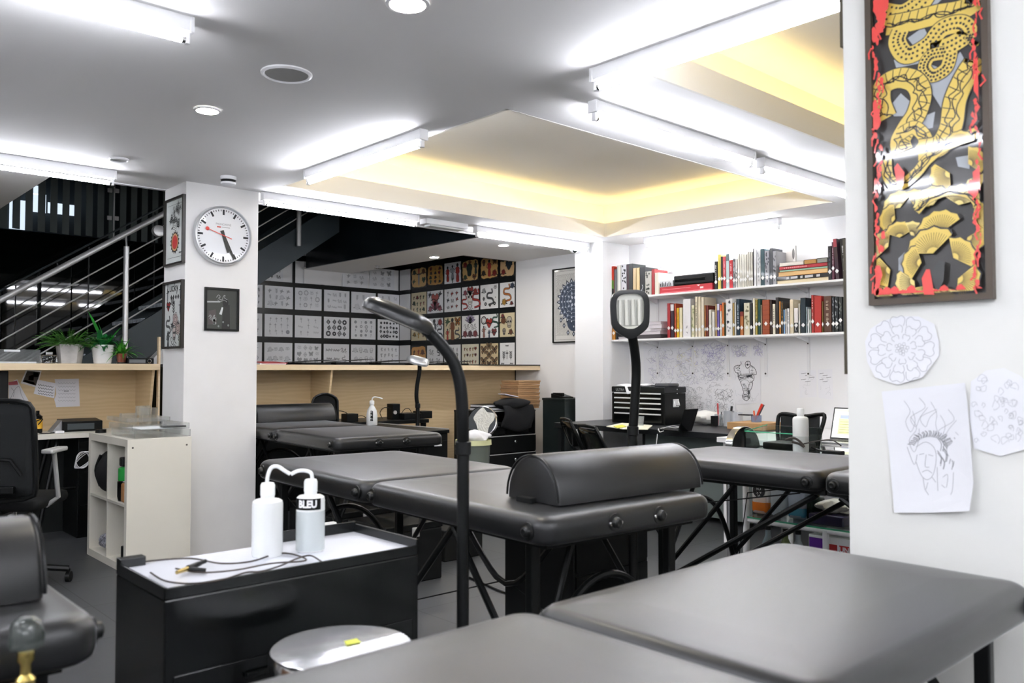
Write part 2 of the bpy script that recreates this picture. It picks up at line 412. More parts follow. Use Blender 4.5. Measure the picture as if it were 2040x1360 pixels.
MB().cyl(p, p + Vector((.05, 0, .07)), .008).build('bracket', M_CHROME, t5)

# ------------------------------------------------------------------ fluorescent fixtures
def tube_light(label, p0, p1, grp='fluorescent tube fittings on the ceiling'):
    p0, p1 = Vector((*p0, ZC)), Vector((*p1, ZC)); L = (p1 - p0).length; ang = math.atan2(p1.y - p0.y, p1.x - p0.x)
    t = thing('fluorescent_light', label, 'ceiling light', p0.lerp(p1, .5), ang, grp)
    MB().box((-L / 2, -.024, -.052), (L / 2, .024, .001)).build('casing', M_WHP, t, local=True, bevel=.004)
    for s in (-1, 1):
        MB().box((s * (L / 2 - .004) - .008, -.027, -.056), (s * (L / 2 - .004) + .008, .027, .001)).box((s * (L / 2 - .014) - .008, -.011, -.093), (s * (L / 2 - .014) + .008, .011, -.052)).build('end_cap', M_WHP, t, local=True, bevel=.003)
    MB().cyl((-L / 2 + .022, 0, -.078), (L / 2 - .022, 0, -.078), .013, n=14).build('tube', M_TUBE, t, local=True, smooth=True)
    for s in (-1, 1): MB().cyl((s * (L / 2 - .022), 0, -.078), (s * (L / 2 - .034), 0, -.078), .0137, n=14).build('tube_cap', M_CHROME, t, local=True, smooth=True)
    return t
tube_light('tube light crossing the view left of the lit ceiling recess', (2.56, 3.48), (2.56, 4.70))
tube_light('large near tube light at the top right, ending beside the pillar', (2.57, 1.10), (2.57, 2.31))
tube_light('tube light on the ceiling strip between the two recesses, nearer one', (2.86, 2.58), (4.21, 2.58))
tube_light('tube light on the ceiling strip between the two recesses, farther one', (4.37, 2.62), (5.80, 2.62))
tube_light('tube light just right of the clock column above the stairs', (2.64, 5.48), (3.97, 5.48))
tube_light('tube light right of the emergency light, ending at the dome camera', (4.63, 5.54), (6.06, 5.54))
tube_light('tube light at the top left corner of the view', (-.1, 2.94), (1.14, 2.94))
tube_light('tube light at the left edge in front of the staircase opening', (.44, 5.53), (1.68, 5.53))
tube_light('tube light over the bookshelves', (6.22, 3.56), (6.22, 4.95))
tube_light('added unseen tube light behind the viewer over the window side', (-1.6, -1.4), (-.3, -1.4), 'added fill tube lights outside the view')  # this and the next out-of-view tubes are added to brighten the room
tube_light('added unseen tube light behind the viewer over the entrance side', (-1.4, 1.2), (-1.4, 2.5), 'added fill tube lights outside the view')
tube_light('added unseen tube light behind the viewer near the pillar', (.9, -1.2), (.9, .0), 'added fill tube lights outside the view')
tube_light('added unseen tube light just left behind the viewer', (-.9, .3), (.3, .3), 'added fill tube lights outside the view')
tube_light('added unseen tube light behind the viewer on the right, parallel to the pillar', (1.8, -1.4), (1.8, -.2), 'added fill tube lights outside the view')
tube_light('added unseen tube light behind the viewer in the back corner', (-.6, -2.2), (.6, -2.2), 'added fill tube lights outside the view')
tube_light('added unseen tube light left behind the viewer beside the left wall', (-2.2, -.4), (-2.2, .8), 'added fill tube lights outside the view')
for q, lab in ((((-1.0, 2.0), (-1.0, 3.2)), 'added tube light far left of the viewer, outside the view'), (((.2, -.6), (1.4, -.6)), 'added unseen tube light above and just behind the viewer'), (((-2.0, -1.9), (-.8, -1.9)), 'added unseen tube light in the back left corner behind the viewer'), (((1.9, -2.2), (3.1, -2.2)), 'added unseen tube light in the back right corner behind the viewer'), (((-.2, 1.2), (-.2, 2.4)), 'added unseen tube light over the left massage table, above the view')):  # more unseen tubes, added to raise the ambient light
    tube_light(lab, *q, 'added fill tube lights outside the view')
tube_light('added unseen tube light left of the viewer along the far left wall', (-1.9, 3.2), (-1.9, 4.4), 'added fill tube lights outside the view')
t = thing('emergency_light', 'white rectangular emergency light between the two tube lights over the stairs', 'emergency light', (4.25, 5.56, ZC))
MB().box((4.08, 5.50, ZC - .045), (4.52, 5.60, ZC + .001), bev=.006).build('housing', M_WHP, t)
MB().box((4.12, 5.51, ZC - .062), (4.48, 5.59, ZC - .045), bev=.006).build('diffuser', mat('frosted_diffuser', '#c9cccd', .3), t)
p = P(1147, 489, z=ZC)
t = thing('dome_camera', 'small white dome security camera at the end of the ceiling tube light', 'camera', (5.99, 5.62, ZC))
MB().lathe([(0, 0), (.055, 0), (.055, -.03), (.05, -.045)], (5.99, 5.65, ZC)).build('base', M_WHP, t, smooth=True)
MB().lathe([(.05, -.045), (.045, -.07), (.025, -.092), (0, -.098)], (5.99, 5.65, ZC)).build('dome', M_WHP, t, smooth=True)
MB().lathe([(.0, 0), (.022, 0), (.022, .012), (0, .016)], M=Matrix.Translation((5.958, 5.612, ZC - .075)) @ Vector((-.6, -.7, -.4)).to_track_quat('Z', 'Y').to_matrix().to_4x4()).build('lens', M_BLKG, t, smooth=True)
# downlights
def downlight(px, py, r, label):
    p = P(px, py, z=ZC); t = thing('downlight', label, 'ceiling light', p, group='round recessed downlights')
    MB().lathe([(r, -.0005), (r, -.008), (r * .82, -.010), (r * .80, -.001)], p).build('rim', M_WHP, t, smooth=True)
    MB().lathe([(0, -.004), (r * .8, -.004)], p).build('lens', M_DOWN, t, smooth=True)
downlight(413, 218, .062, 'small round downlight in the middle of the left ceiling')
downlight(812, 5, .075, 'round downlight cut by the top edge of the view')
downlight(865, 511, .06, 'round downlight in the soffit above the flash display, left one')
downlight(1003, 487.5, .06, 'round downlight in the soffit above the flash display, right one')
def grille(px, py, r, label):
    p = P(px, py, z=ZC); t = thing('ceiling_speaker', label, 'ceiling speaker', p)
    MB().lathe([(r, -.0005), (r, -.006), (r * .9, -.012), (r * .84, -.006)], p, n=40).build('rim', M_WHP, t, smooth=True)
    MB().lathe([(0, -.005), (r * .84, -.006)], p, n=40).build('grille', mat('speaker_grille', '#b9b9b8', .6), t, smooth=True)
grille(571, 146, .105, 'large round ceiling speaker grille near the downlight')
grille(237, 316, .055, 'small round ceiling vent above the staircase')
p = P(455, 352, z=ZC)
t = thing('smoke_detector', 'white round smoke detector with a dark band on the ceiling above the clock', 'smoke detector', p)
MB().lathe([(0, 0), (.05, 0), (.05, -.022)], p).build('base', M_WHP, t, smooth=True)
MB().lathe([(.046, -.022), (.046, -.038)], p).build('vent_band', M_BLK, t, smooth=True)
MB().lathe([(.048, -.038), (.046, -.05), (.028, -.058), (0, -.06)], p).build('cap', M_WHP, t, smooth=True)
SC.world = bpy.data.worlds.new('world'); SC.world.use_nodes = True
SC.world.node_tree.nodes['Background'].inputs[0].default_value = (.5, .52, .55, 1); SC.world.node_tree.nodes['Background'].inputs[1].default_value = .05

p = P(752, 529, z=ZC)
t = thing('sprinkler', 'tiny dark ceiling sprinkler in the soffit left of the downlights', 'sprinkler', p)
MB().lathe([(0, .001), (.03, .001), (.028, -.006), (.008, -.01), (.008, -.03), (0, -.031)], p, n=18).build('body', M_STEEL, t, smooth=True); MB().box(p + Vector((-.045, -.004, -.034)), p + Vector((.045, .004, -.031))).box(p + Vector((-.004, -.03, -.034)), p + Vector((.004, .03, -.031))).build('deflector', M_BLK, t)
# ================================================================== FLASH SHEETS
INK = '#2b2c30'
def circp(D, cx, cy, r, asp=1, **k): return circ(cx, cy, r, ry=r * asp, **k)
class Mo:
    """small tattoo-flash motifs; D drawing, (x,y) centre, s half size, A aspect correction (v per u)"""
    def __init__(s, D, A, lw, ink): s.D, s.A, s.lw, s.ink = D, A, lw, ink
    def T(s, pts, x, y, sc, rot=0):
        c, n = math.cos(rot), math.sin(rot)
        return [(x + (p[0] * c - p[1] * n) * sc, y + (p[0] * n + p[1] * c) * sc * s.A) for p in pts]
    def st(s, pts, x, y, sc, rot=0, w=1, c=None, closed=False, sm=3):
        if sm and len(pts) > 2: pts = spline(pts, sm, closed)
        s.D.stroke(s.T(pts, x, y, sc, rot), s.lw * w, c or s.ink, 2, closed)
    def fl(s, pts, x, y, sc, c, rot=0, sm=3, k=0):
        if sm: pts = spline(pts, sm, True)
        s.D.fill(s.T(pts, x, y, sc, rot), c, k)
    def rose(s, x, y, sc, c=None, rot=0):
        if c: s.fl(circ(0, 0, .8, 9), x, y, sc, c)
        for r in (.85, .58, .3): s.st([(r * (1 + .16 * math.cos(5 * a)) * math.cos(a), r * (1 + .16 * math.cos(5 * a)) * math.sin(a)) for a in [i * 2 * PI / 20 + r for i in range(20)]], x, y, sc, rot, closed=True, sm=1)
        for a in (3.6, 5.8): s.st([(math.cos(a) * .8, math.sin(a) * .8), (math.cos(a) * 1.15 + .1, math.sin(a) * 1.1), (math.cos(a) * 1.4, math.sin(a) * 1.3)], x, y, sc, rot, w=3)
    def butterfly(s, x, y, sc, c='#c98b3a', rot=0):
        for m in (1, -1):
            w = [(0, .1), (m * .35, .75), (m * .95, .9), (m * .85, .25), (m * .35, 0)]; v = [(0, 0), (m * .4, -.05), (m * .75, -.35), (m * .5, -.9), (m * .15, -.5)]
            s.fl(w, x, y, sc, c, rot); s.fl(v, x, y, sc, c, rot); s.st(w, x, y, sc, rot, w=1.8, closed=True); s.st(v, x, y, sc, rot, w=1.6, closed=True)
            s.st([(m * .1, .1), (m * .5, .5), (m * .8, .75)], x, y, sc, rot)
        s.fl([(-.07, .5), (.07, .5), (.06, -.5), (-.06, -.5)], x, y, sc, s.ink, rot, sm=0, k=2)
    def skull(s, x, y, sc, c=None, rot=0):
        o = [(-.7, .3), (-.5, .85), (0, 1), (.5, .85), (.7, .3), (.5, -.2), (.4, -.8), (0, -.95), (-.4, -.8), (-.5, -.2)]
        if c: s.fl(o, x, y, sc, c, rot)
        s.st(o, x, y, sc, rot, w=1.3, closed=True)
        for m in (1, -1): s.fl(circ(m * .3, .15, .2, 8), x, y, sc, s.ink, rot, sm=0, k=2)
        s.fl([(-.08, -.15), (.08, -.15), (0, .03)], x, y, sc, s.ink, rot, sm=0, k=2)
        for i in range(5): s.st([(-.3 + i * .15, -.45), (-.3 + i * .15, -.75)], x, y, sc, rot, sm=0)
    def dagger(s, x, y, sc, c='#b33a32', rot=0):
        s.fl([(-.12, .3), (.12, .3), (.1, -.6), (0, -1), (-.1, -.6)], x, y, sc, '#9aa0a6', rot, sm=0)
        s.st([(-.12, .3), (-.1, -.6), (0, -1), (.1, -.6), (.12, .3)], x, y, sc, rot, sm=0)
        s.fl([(-.42, .3), (.42, .3), (.42, .42), (-.42, .42)], x, y, sc, s.ink, rot, sm=0, k=1); s.fl([(-.1, .42), (.1, .42), (.12, .95), (-.12, .95)], x, y, sc, c, rot, sm=0, k=1)
    def swallow(s, x, y, sc, c='#31465f', rot=0):
        b = [(-1, .5), (-.3, .3), (.1, .9), (.25, .25), (.9, .1), (.3, -.1), (0, -.3), (-.6, -.9), (-.35, -.2), (-.9, -.1), (-.4, .1)]
        s.fl(b, x, y, sc, c, rot, sm=2); s.st(b, x, y, sc, rot, closed=True, sm=2)
    def heart(s, x, y, sc, c='#b3302c', rot=0):
        o = [(0, .55), (.45, .9), (.9, .5), (.6, -.2), (0, -.9), (-.6, -.2), (-.9, .5), (-.45, .9)]
        s.fl(o, x, y, sc, c, rot); s.st(o, x, y, sc, rot, w=1.4, closed=True); s.st([(-1, -.1), (-.3, .1), (.3, -.15), (1, .15)], x, y, sc, rot, w=2.5)
    def snake(s, x, y, sc, c='#4c6b46', rot=0):
        p = spline([(-.3, -1), (.6, -.8), (.4, -.3), (-.5, -.1), (-.4, .4), (.4, .45), (.3, .95)], 5)
        s.D.stroke(s.T(p, x, y, sc, rot), lambda t: sc * .3 * (1 - .6 * abs(t - .45)) * s.D.U.length, s.ink, 0); s.D.stroke(s.T(p, x, y, sc, rot), lambda t: sc * .2 * (1 - .6 * abs(t - .45)) * s.D.U.length, c, 1)
    def figure(s, x, y, sc, c='#c0562f', rot=0):
        s.fl([(-.2, .5), (.2, .5), (.35, 0), (.2, -.3), (.3, -1), (-.2, -1), (-.15, -.3), (-.3, 0)], x, y, sc, c, rot); s.fl(circ(0, .72, .2, 8), x, y, sc, s.ink, rot, sm=0, k=1)
        s.st([(-.2, .5), (-.5, .1), (-.2, -.1)], x, y, sc, rot, w=1.5); s.st([(.2, .5), (.55, .2), (.5, .8)], x, y, sc, rot, w=1.5); s.st([(-.2, -1), (-.15, -.3), (.2, -.3), (.3, -1)], x, y, sc, rot)
    def lotus(s, x, y, sc, c='#c46a8a', rot=0):
        for i in range(7):
            a = -1.2 + i * .4; p = [(0, -.5), (math.sin(a) * .7 - .18, math.cos(a) * .6 - .3), (math.sin(a) * 1.05, math.cos(a) * .95 - .3), (math.sin(a) * .7 + .18, math.cos(a) * .6 - .35)]
            if c: s.fl(p, x, y, sc, c, rot, k=0)
            s.st(p, x, y, sc, rot, closed=True)
    def diamond(s, x, y, sc, c=None, rot=0):
        s.st([(0, 1), (.8, 0), (0, -1), (-.8, 0)], x, y, sc, rot, w=2.2, closed=True, sm=0)
        s.st([(0, .6), (.48, 0), (0, -.6), (-.48, 0)], x, y, sc, rot, w=1.2, closed=True, sm=0); s.fl([(0, .3), (.25, 0), (0, -.3), (-.25, 0)], x, y, sc, s.ink, rot, sm=0, k=2)
    def ring(s, x, y, sc, c=None, rot=0):
        s.st(circ(0, 0, .8, 16), x, y, sc, w=3, closed=True, sm=0); s.st(circ(0, 0, .45, 12), x, y, sc, closed=True, sm=0)
    def dot(s, x, y, sc, c=None, rot=0): s.fl(circ(0, 0, .8, 10), x, y, sc, s.ink, sm=0)
    def cross(s, x, y, sc, c=None, rot=0):
        s.st([(0, 1), (0, -1)], x, y, sc, rot, w=1.6, sm=0); s.st([(-.5, .35), (.5, .35)], x, y, sc, rot, w=1.6, sm=0); s.st(circ(0, .35, .2, 8), x, y, sc, closed=True, sm=0)
    def tower(s, x, y, sc, c=None, rot=0):
        s.st([(0, 1), (-.35, -1), (.35, -1)], x, y, sc, rot, closed=True, sm=0); s.st([(0, .9), (-.12, -1)], x, y, sc, rot, sm=0); s.st([(0, .9), (.12, -1)], x, y, sc, rot, sm=0)
        for i in range(4): s.st([(-.08 - i * .08, .5 - i * .42), (.08 + i * .08, .5 - i * .42)], x, y, sc, rot, sm=0)
    def leaf(s, x, y, sc, c=None, rot=0):
        s.st([(0, -1), (.05, 0), (0, 1)], x, y, sc, rot)
        for i in range(4):
            for m in (1, -1): s.st([(0, -.6 + i * .4), (m * .3, -.4 + i * .4), (m * .5, -.15 + i * .4), (m * .2, -.3 + i * .4), (0, -.5 + i * .4)], x, y, sc, rot, sm=1)
    def scroll(s, x, y, sc, c=None, rot=0):
        s.st([(-1, 0), (-.6, .5), (-.3, .1), (-.6, -.1), (0, -.4), (.3, .3), (.6, .5), (.5, 0), (1, -.3)], x, y, sc, rot, w=1.4)
        s.st([(-.8, -.4), (-.2, -.7), (.4, -.4), (.9, -.7)], x, y, sc, rot)
    def script(s, x, y, sc, c=None, rot=0):
        s.st([(-1 + i * .2, .3 * (1 if i % 2 else -1) * (1 + .5 * math.sin(i * 1.7))) for i in range(11)], x, y, sc, rot, w=1.2, sm=2)
    def eye(s, x, y, sc, c=None, rot=0):
        s.st([(-1, 0), (0, .5), (1, 0), (0, -.5)], x, y, sc, rot, closed=True); s.st(circ(0, 0, .28, 8), x, y, sc, closed=True, sm=0)
        for i in range(5): s.st([(-.6 + i * .3, .55), (-.8 + i * .4, .95)], x, y, sc, rot, sm=0)

def sheet(O, U, V, N, kind, label, group, bg='#e4e5e8', ink=INK, lw=.004, motifs=(), nx=3, ny=3, cols=(), seed=0, ragged=False, big=None, mar=.08):
    r = random.Random(seed); O, U, V, N = Vector(O), Vector(U), Vector(V), Vector(N)
    base = O + U / 2
    t = thing('flash_sheet', label, 'drawing', base, group=group)
    cn = [(0, 0), (1, 0), (1, 1), (0, 1)]
    if ragged:
        cn = []
        for a in range(28):
            th = a * 2 * PI / 28 + .1; q = .49 / max(abs(math.cos(th)), abs(math.sin(th))) * r.uniform(.9, 1.0); q = min(q, .60)
            cn.append((.5 + q * math.cos(th), .5 + q * math.sin(th)))
        MB().prism([O, O + U, O + U + V, O + V], N * -.001).build('backing', cm('#171513', .4, .6), t)
        MB().prism([O + U * a + V * b + N * .0004 for a, b in cn], N * -.0005).build('paper', cm(bg, .5, .6), t)
    else: MB().prism([O + U * a + V * b for a, b in cn], N * -.001).build('paper', cm(bg, .5, .6), t)
    D = Draw(O, U, V, N, .0012); D.coat = .6; A = U.length / V.length; M = Mo(D, A, lw, ink)
    if big:
        for (nm, x, y, s, c) in big: getattr(M, nm)(x, y, s, c, 0)
    elif motifs:
        w, h = (1 - 2 * mar) / nx, (1 - 2 * mar) / ny
        for i in range(nx):
            for j in range(ny):
                f = getattr(M, motifs[r.randrange(len(motifs))]); s = min(w, h / A) * r.uniform(.33, .46)
                kw = {}
                if cols: kw['c'] = cols[r.randrange(len(cols))]
                elif f.__name__ in ('rose', 'lotus', 'skull'): kw['c'] = None
                elif f.__name__ in ('butterfly', 'swallow', 'snake', 'dagger', 'heart', 'figure'): kw['c'] = '#a9abae'
                f(mar + w * (i + .5) + r.uniform(-.02, .02), mar + h * (j + .5) + r.uniform(-.02, .02), s, rot=r.uniform(-.25, .25), **kw)
    D.build('drawing', t)
    return t
ORD = ['first', 'second', 'third', 'fourth', 'fifth', 'sixth', 'seventh', 'eighth']
RN = ['top row', 'second row', 'third row', 'lowest row']
# left display: pale line-work sheets (faint ink)
LIGHT = '#9a9da2'
kinds = {
 (0, 1): ('crowns, shirts and small emblems', ['script', 'cross', 'leaf', 'scroll'], 4, 3, 1.4), (0, 4): ('winged hearts and moths', ['swallow', 'eye', 'scroll'], 3, 3, 1), (0, 5): ('small moths and beetles', ['butterfly', 'eye', 'scroll'], 3, 3, 1),
 (1, 0): ('tiny flower stems', ['leaf', 'cross'], 4, 3, 1), (1, 1): ('small birds and fine branches', ['swallow', 'leaf', 'script', 'rose'], 4, 3, .8), (1, 2): ('wheels, crosses and a pendant', ['ring', 'cross', 'eye'], 4, 3, .8), (1, 3): ('lettering and ornamental bands', ['script', 'scroll', 'leaf'], 4, 3, 1), (1, 4): ('fine line roses and sprigs', ['rose', 'leaf', 'leaf'], 3, 2, .9), (1, 5): ('thin curling stems', ['scroll', 'leaf'], 3, 3, .8),
 (2, 0): ('sparse thin vertical lines', ['cross'], 3, 2, .6), (2, 1): ('arrows with one black dot', ['cross', 'cross', 'dot'], 4, 3, .8), (2, 2): ('a tall pointed tower and tiny marks', ['cross', 'script'], 3, 3, .7), (2, 3): ('bold black diamonds and rings', ['diamond', 'ring', 'diamond'], 4, 3, 1.6), (2, 4): ('crosses and small round seals', ['cross', 'ring', 'dot'], 4, 4, .9), (2, 5): ('rows of small black geometric badges', ['ring', 'diamond', 'dot'], 6, 4, 1.4),
 (3, 0): ('a square grid sign', ['diamond', 'cross'], 2, 2, 1), (3, 1): ('eight small faint animals', ['rose', 'eye', 'leaf'], 4, 2, 1), (3, 2): ('crystals, hearts and moths', ['heart', 'diamond', 'butterfly', 'eye'], 4, 3, .8), (3, 3): ('a large dark creature and squiggles', ['snake', 'scroll', 'script'], 3, 2, 1.3), (3, 4): ('eight round faces in two lines', ['skull', 'rose'], 4, 2, 1.1), (3, 5): ('tiny figures and script lines', ['script', 'figure', 'leaf'], 5, 3, .9)}
for rI in range(4):
    for cI in range(6):
        x0, x1 = XCOL[cI]; z0, z1 = ROWZ_L[rI]
        if cI == 0: x0 = 4.26
        if rI == 0: off = -.13; x0 += off; x1 += off
        O = (x0, 9.350, z0); U = (x1 - x0, 0, 0); V = (0, 0, z1 - z0)
        if rI == 0 and cI in (0, 2, 3): continue
        if rI == 0 and cI == 5: x1 = 6.40; U = (x1 - x0, 0, 0)
        nm, mo, nx, ny, w = kinds[(rI, cI)]
        t = sheet(O, U, V, (0, -1, 0), 0, 'sheet of %s, %s of left display' % (nm, RN[rI]), 'line-work flash sheets on the left display', bg='#eceef1', ink=LIGHT if w < 1.3 else '#3a3c40', lw=.0032 * max(w, .8), motifs=mo, nx=nx, ny=ny, seed=rI * 10 + cI)
# blank panels
for i, (a, b, c, d) in enumerate([(4.26, 4.60, 2.29, 2.56), (5.06, 5.58, 2.29, 2.56), (4.60, 5.3, 2.64, 2.69)]):
    struct('trim_%d' % (6 + i), bx((a, 9.346, c), (b, 9.351, d)), mat('blank_panel', '#e8e8e8', .4))
for i, (z0, z1) in enumerate(ROWZ_L): struct('trim_%d' % (10 + i), bx((6.480, 9.1, z0), (6.4835, 9.34, z1)), mat('blank_panel', '#e8e8e8', .4))
# right display: coloured sheets
YC = [(9.075, 8.74), (8.723, 8.39), (8.364, 8.036), (8.012, 7.692), (7.661, 7.339), (7.31, 7.055)]
RED, GRN, GLD, BRN, BLU, PNK = '#a8322b', '#3f5a3a', '#c89a3c', '#7a4a2c', '#3c4a63', '#b25a6a'
TAN = '#d6b070'; CRM = '#d8cba6'; WHT = '#ebecee'
KR = {
 (0, 0): ('a red and green cross on tan paper', TAN, dict(ragged=True, big=[('dagger', .5, .5, .36, RED), ('rose', .2, .78, .11, GRN), ('rose', .8, .78, .12, BRN), ('swallow', .18, .3, .13, GRN), ('heart', .82, .35, .12, GRN)])),
 (0, 1): ('dark crowded tropical emblems on amber paper', '#c08f45', dict(ragged=True, motifs=['rose', 'skull', 'snake', 'heart'], nx=3, ny=4, cols=[GRN, RED, '#2b2a24', BRN])),
 (0, 2): ('three standing figures in red and black', WHT, dict(big=[('figure', .2, .5, .3, RED), ('figure', .5, .55, .28, '#9a9da1'), ('figure', .8, .52, .36, RED), ('figure', .5, .15, .1, GRN)])),
 (0, 3): ('a dark green hooded head on scalloped tan paper', TAN, dict(ragged=True, big=[('skull', .45, .52, .24, '#24372f'), ('rose', .2, .78, .13, RED), ('figure', .82, .65, .26, '#2c3d38'), ('heart', .75, .18, .12, BRN), ('swallow', .48, .88, .13, BRN), ('rose', .2, .2, .11, GRN)])),
 (0, 4): ('a red central figure and butterflies on scalloped paper', '#d9ad68', dict(ragged=True, big=[('figure', .5, .52, .32, RED), ('butterfly', .82, .78, .13, BRN), ('rose', .8, .24, .14, RED), ('skull', .2, .75, .11, BRN), ('rose', .18, .28, .12, '#4b3a2b')])),
 (0, 5): ('a black pear-shaped bottle on scalloped pale paper', '#dcb987', dict(ragged=True, big=[('heart', .62, .5, .24, '#26333a'), ('rose', .22, .8, .14, GRN), ('butterfly', .6, .88, .12, BRN), ('rose', .25, .22, .15, RED)])),
 (1, 0): ('crowded red and green dancers', CRM, dict(motifs=['figure', 'rose', 'figure'], nx=4, ny=3, cols=[RED, GRN, BRN])),
 (1, 1): ('a big red beehive dome between two black birds', WHT, dict(big=[('lotus', .5, .3, .34, PNK), ('heart', .5, .6, .26, '#b5605a'), ('swallow', .18, .82, .15, '#33373d'), ('swallow', .82, .82, .15, '#33373d'), ('rose', .2, .2, .13, PNK), ('rose', .8, .2, .13, PNK)])),
 (1, 2): ('black swallows and anchors on white', WHT, dict(motifs=['swallow', 'scroll', 'cross', 'swallow'], nx=3, ny=3, cols=['#3a3d42', '#3a3d42', RED])),
 (1, 3): ('a skull woman framed by red dragons', WHT, dict(big=[('skull', .5, .52, .27, '#e6e3dd'), ('heart', .5, .8, .2, '#8e2f2f'), ('snake', .16, .35, .26, RED), ('snake', .85, .5, .36, RED), ('rose', .8, .78, .14, RED), ('rose', .2, .75, .12, PNK), ('scroll', .5, .1, .18, None)])),
 (1, 4): ('a long haired portrait and little stars', WHT, dict(big=[('snake', .55, .5, .3, '#4a4d52'), ('rose', .2, .75, .1, None), ('dot', .85, .45, .03, None), ('diamond', .2, .42, .07, None), ('ring', .3, .2, .06, None), ('eye', .85, .85, .09, None), ('ring', .8, .2, .06, None), ('heart', .55, .12, .05, RED)])),
 (1, 5): ('an orange coiled dragon with flowers', WHT, dict(big=[('snake', .5, .6, .4, '#b06a35'), ('rose', .3, .22, .17, GLD), ('rose', .85, .85, .15, BLU), ('rose', .8, .15, .1, RED)])),
 (2, 0): ('brown figures partly hidden by the lamp', CRM, dict(motifs=['figure', 'rose'], nx=3, ny=2, cols=[BRN, GLD])),
 (2, 1): ('black skeleton arms and a red rose', WHT, dict(big=[('figure', .45, .5, .42, '#55585d'), ('rose', .82, .8, .15, RED), ('skull', .2, .2, .14, None), ('snake', .8, .35, .25, '#44474c')])),
 (2, 2): ('eagles, pin-up figure and a parrot on cream', CRM, dict(big=[('swallow', .22, .78, .2, GRN), ('figure', .5, .5, .42, BRN), ('butterfly', .82, .78, .17, '#b0702e'), ('figure', .2, .25, .22, RED), ('snake', .8, .27, .22, '#4a4d52')])),
 (2, 3): ('a violet lotus above mirrored swans', WHT, dict(big=[('lotus', .5, .82, .3, '#a99bc0'), ('rose', .5, .86, .08, '#d06a75'), ('scroll', .3, .52, .18, None), ('scroll', .7, .52, .18, None), ('rose', .2, .2, .15, '#8a3a40'), ('rose', .5, .2, .15, '#5a3a40'), ('rose', .8, .2, .15, '#8a3a40')])),
 (2, 4): ('a red arched window between dragons', WHT, dict(big=[('heart', .5, .62, .2, RED), ('ring', .2, .75, .17, None), ('snake', .84, .72, .26, '#35564a'), ('figure', .2, .28, .22, '#8a5a50'), ('heart', .78, .22, .15, '#7a3030'), ('figure', .5, .18, .15, BLU)])),
 (2, 5): ('roses and a crowned head on cream', CRM, dict(big=[('rose', .25, .7, .2, BRN), ('rose', .2, .88, .12, RED), ('skull', .65, .6, .26, '#b9b0a0'), ('skull', .3, .22, .15, '#8a8078'), ('rose', .75, .2, .15, BRN)])),
 (3, 0): ('three amber busts behind the small lamp', '#c9924e', dict(ragged=True, motifs=['figure', 'figure', 'rose'], nx=3, ny=2, cols=[BRN, '#3a2a20', RED])),
 (3, 1): ('loose black brush strokes', WHT, dict(motifs=['scroll', 'snake'], nx=2, ny=2, cols=['#33363b'])),
 (3, 2): ('black skull and anchor outlines', WHT, dict(motifs=['skull', 'scroll', 'dagger'], nx=3, ny=3, cols=['#b4b6b9'])),
 (3, 3): ('many small red and gold pin-up girls', '#e2ddc8', dict(motifs=['figure', 'heart', 'figure'], nx=5, ny=3, cols=[RED, GLD, '#c05a30'])),
 (3, 4): ('brown butterflies on cream paper', '#d8c49c', dict(big=[('butterfly', .2, .72, .16, '#8a6a4a'), ('butterfly', .5, .88, .15, '#8f7350'), ('butterfly', .8, .72, .16, '#8a6a4a'), ('butterfly', .5, .5, .17, '#94754f'), ('butterfly', .2, .22, .17, '#8f6f4c'), ('butterfly', .8, .22, .17, '#8f6f4c'), ('butterfly', .5, .1, .13, '#8a6a4a')])),
 (3, 5): ('fine blue dividers with small lettering', WHT, dict(big=[('cross', .5, .5, .2, None), ('leaf', .28, .45, .2, None), ('leaf', .75, .45, .2, None), ('script', .5, .88, .1, None), ('script', .2, .12, .1, None), ('script', .8, .12, .1, None)]))}
for (rI, cI), (nm, bg, kw) in KR.items():
    y0, y1 = YC[cI]; z0, z1 = ROWZ_R[rI]
    sheet((6.4835, y0, z0), (0, y1 - y0, 0), (0, 0, z1 - z0), (-1, 0, 0), 0, 'sheet of %s, %s of right display' % (nm, RN[rI]), 'coloured flash sheets on the right display', bg=bg, lw=.0045, seed=rI * 7 + cI + 50, ink='#26272a', **kw)

# ================================================================== framed pictures
def frame_box(t, O, U, V, N, w, dep, m, glass=True, paper='#dcdddb', pinset=0):
    """frame bars around O,U,V ; returns Draw on the paper"""
    O, U, V, N = Vector(O), Vector(U), Vector(V), Vector(N); u, v = U.normalized(), V.normalized()
    mb = MB()
    def bar(a, b, c, d): mb.prism([O + u * a + v * c, O + u * b + v * c, O + u * b + v * d, O + u * a + v * d], N * dep)
    ul, vl = U.length, V.length
    bar(0, w, 0, vl); bar(ul - w, ul, 0, vl); bar(w, ul - w, 0, w); bar(w, ul - w, vl - w, vl)
    mb.build('frame', m, t)
    o2 = O + u * w + v * w + N * (dep * .3)
    MB().prism([o2, o2 + u * (ul - 2 * w), o2 + u * (ul - 2 * w) + v * (vl - 2 * w), o2 + v * (vl - 2 * w)], N * -.002).build('backing_paper', cm(paper, .5, .9 if glass else 0), t)
    D = Draw(o2, u * (ul - 2 * w), v * (vl - 2 * w), N, .0004); D.coat = .9 if glass else 0
    return D
NX, NY = (-1, 0, 0), (0, -1, 0)
XC = 2.115
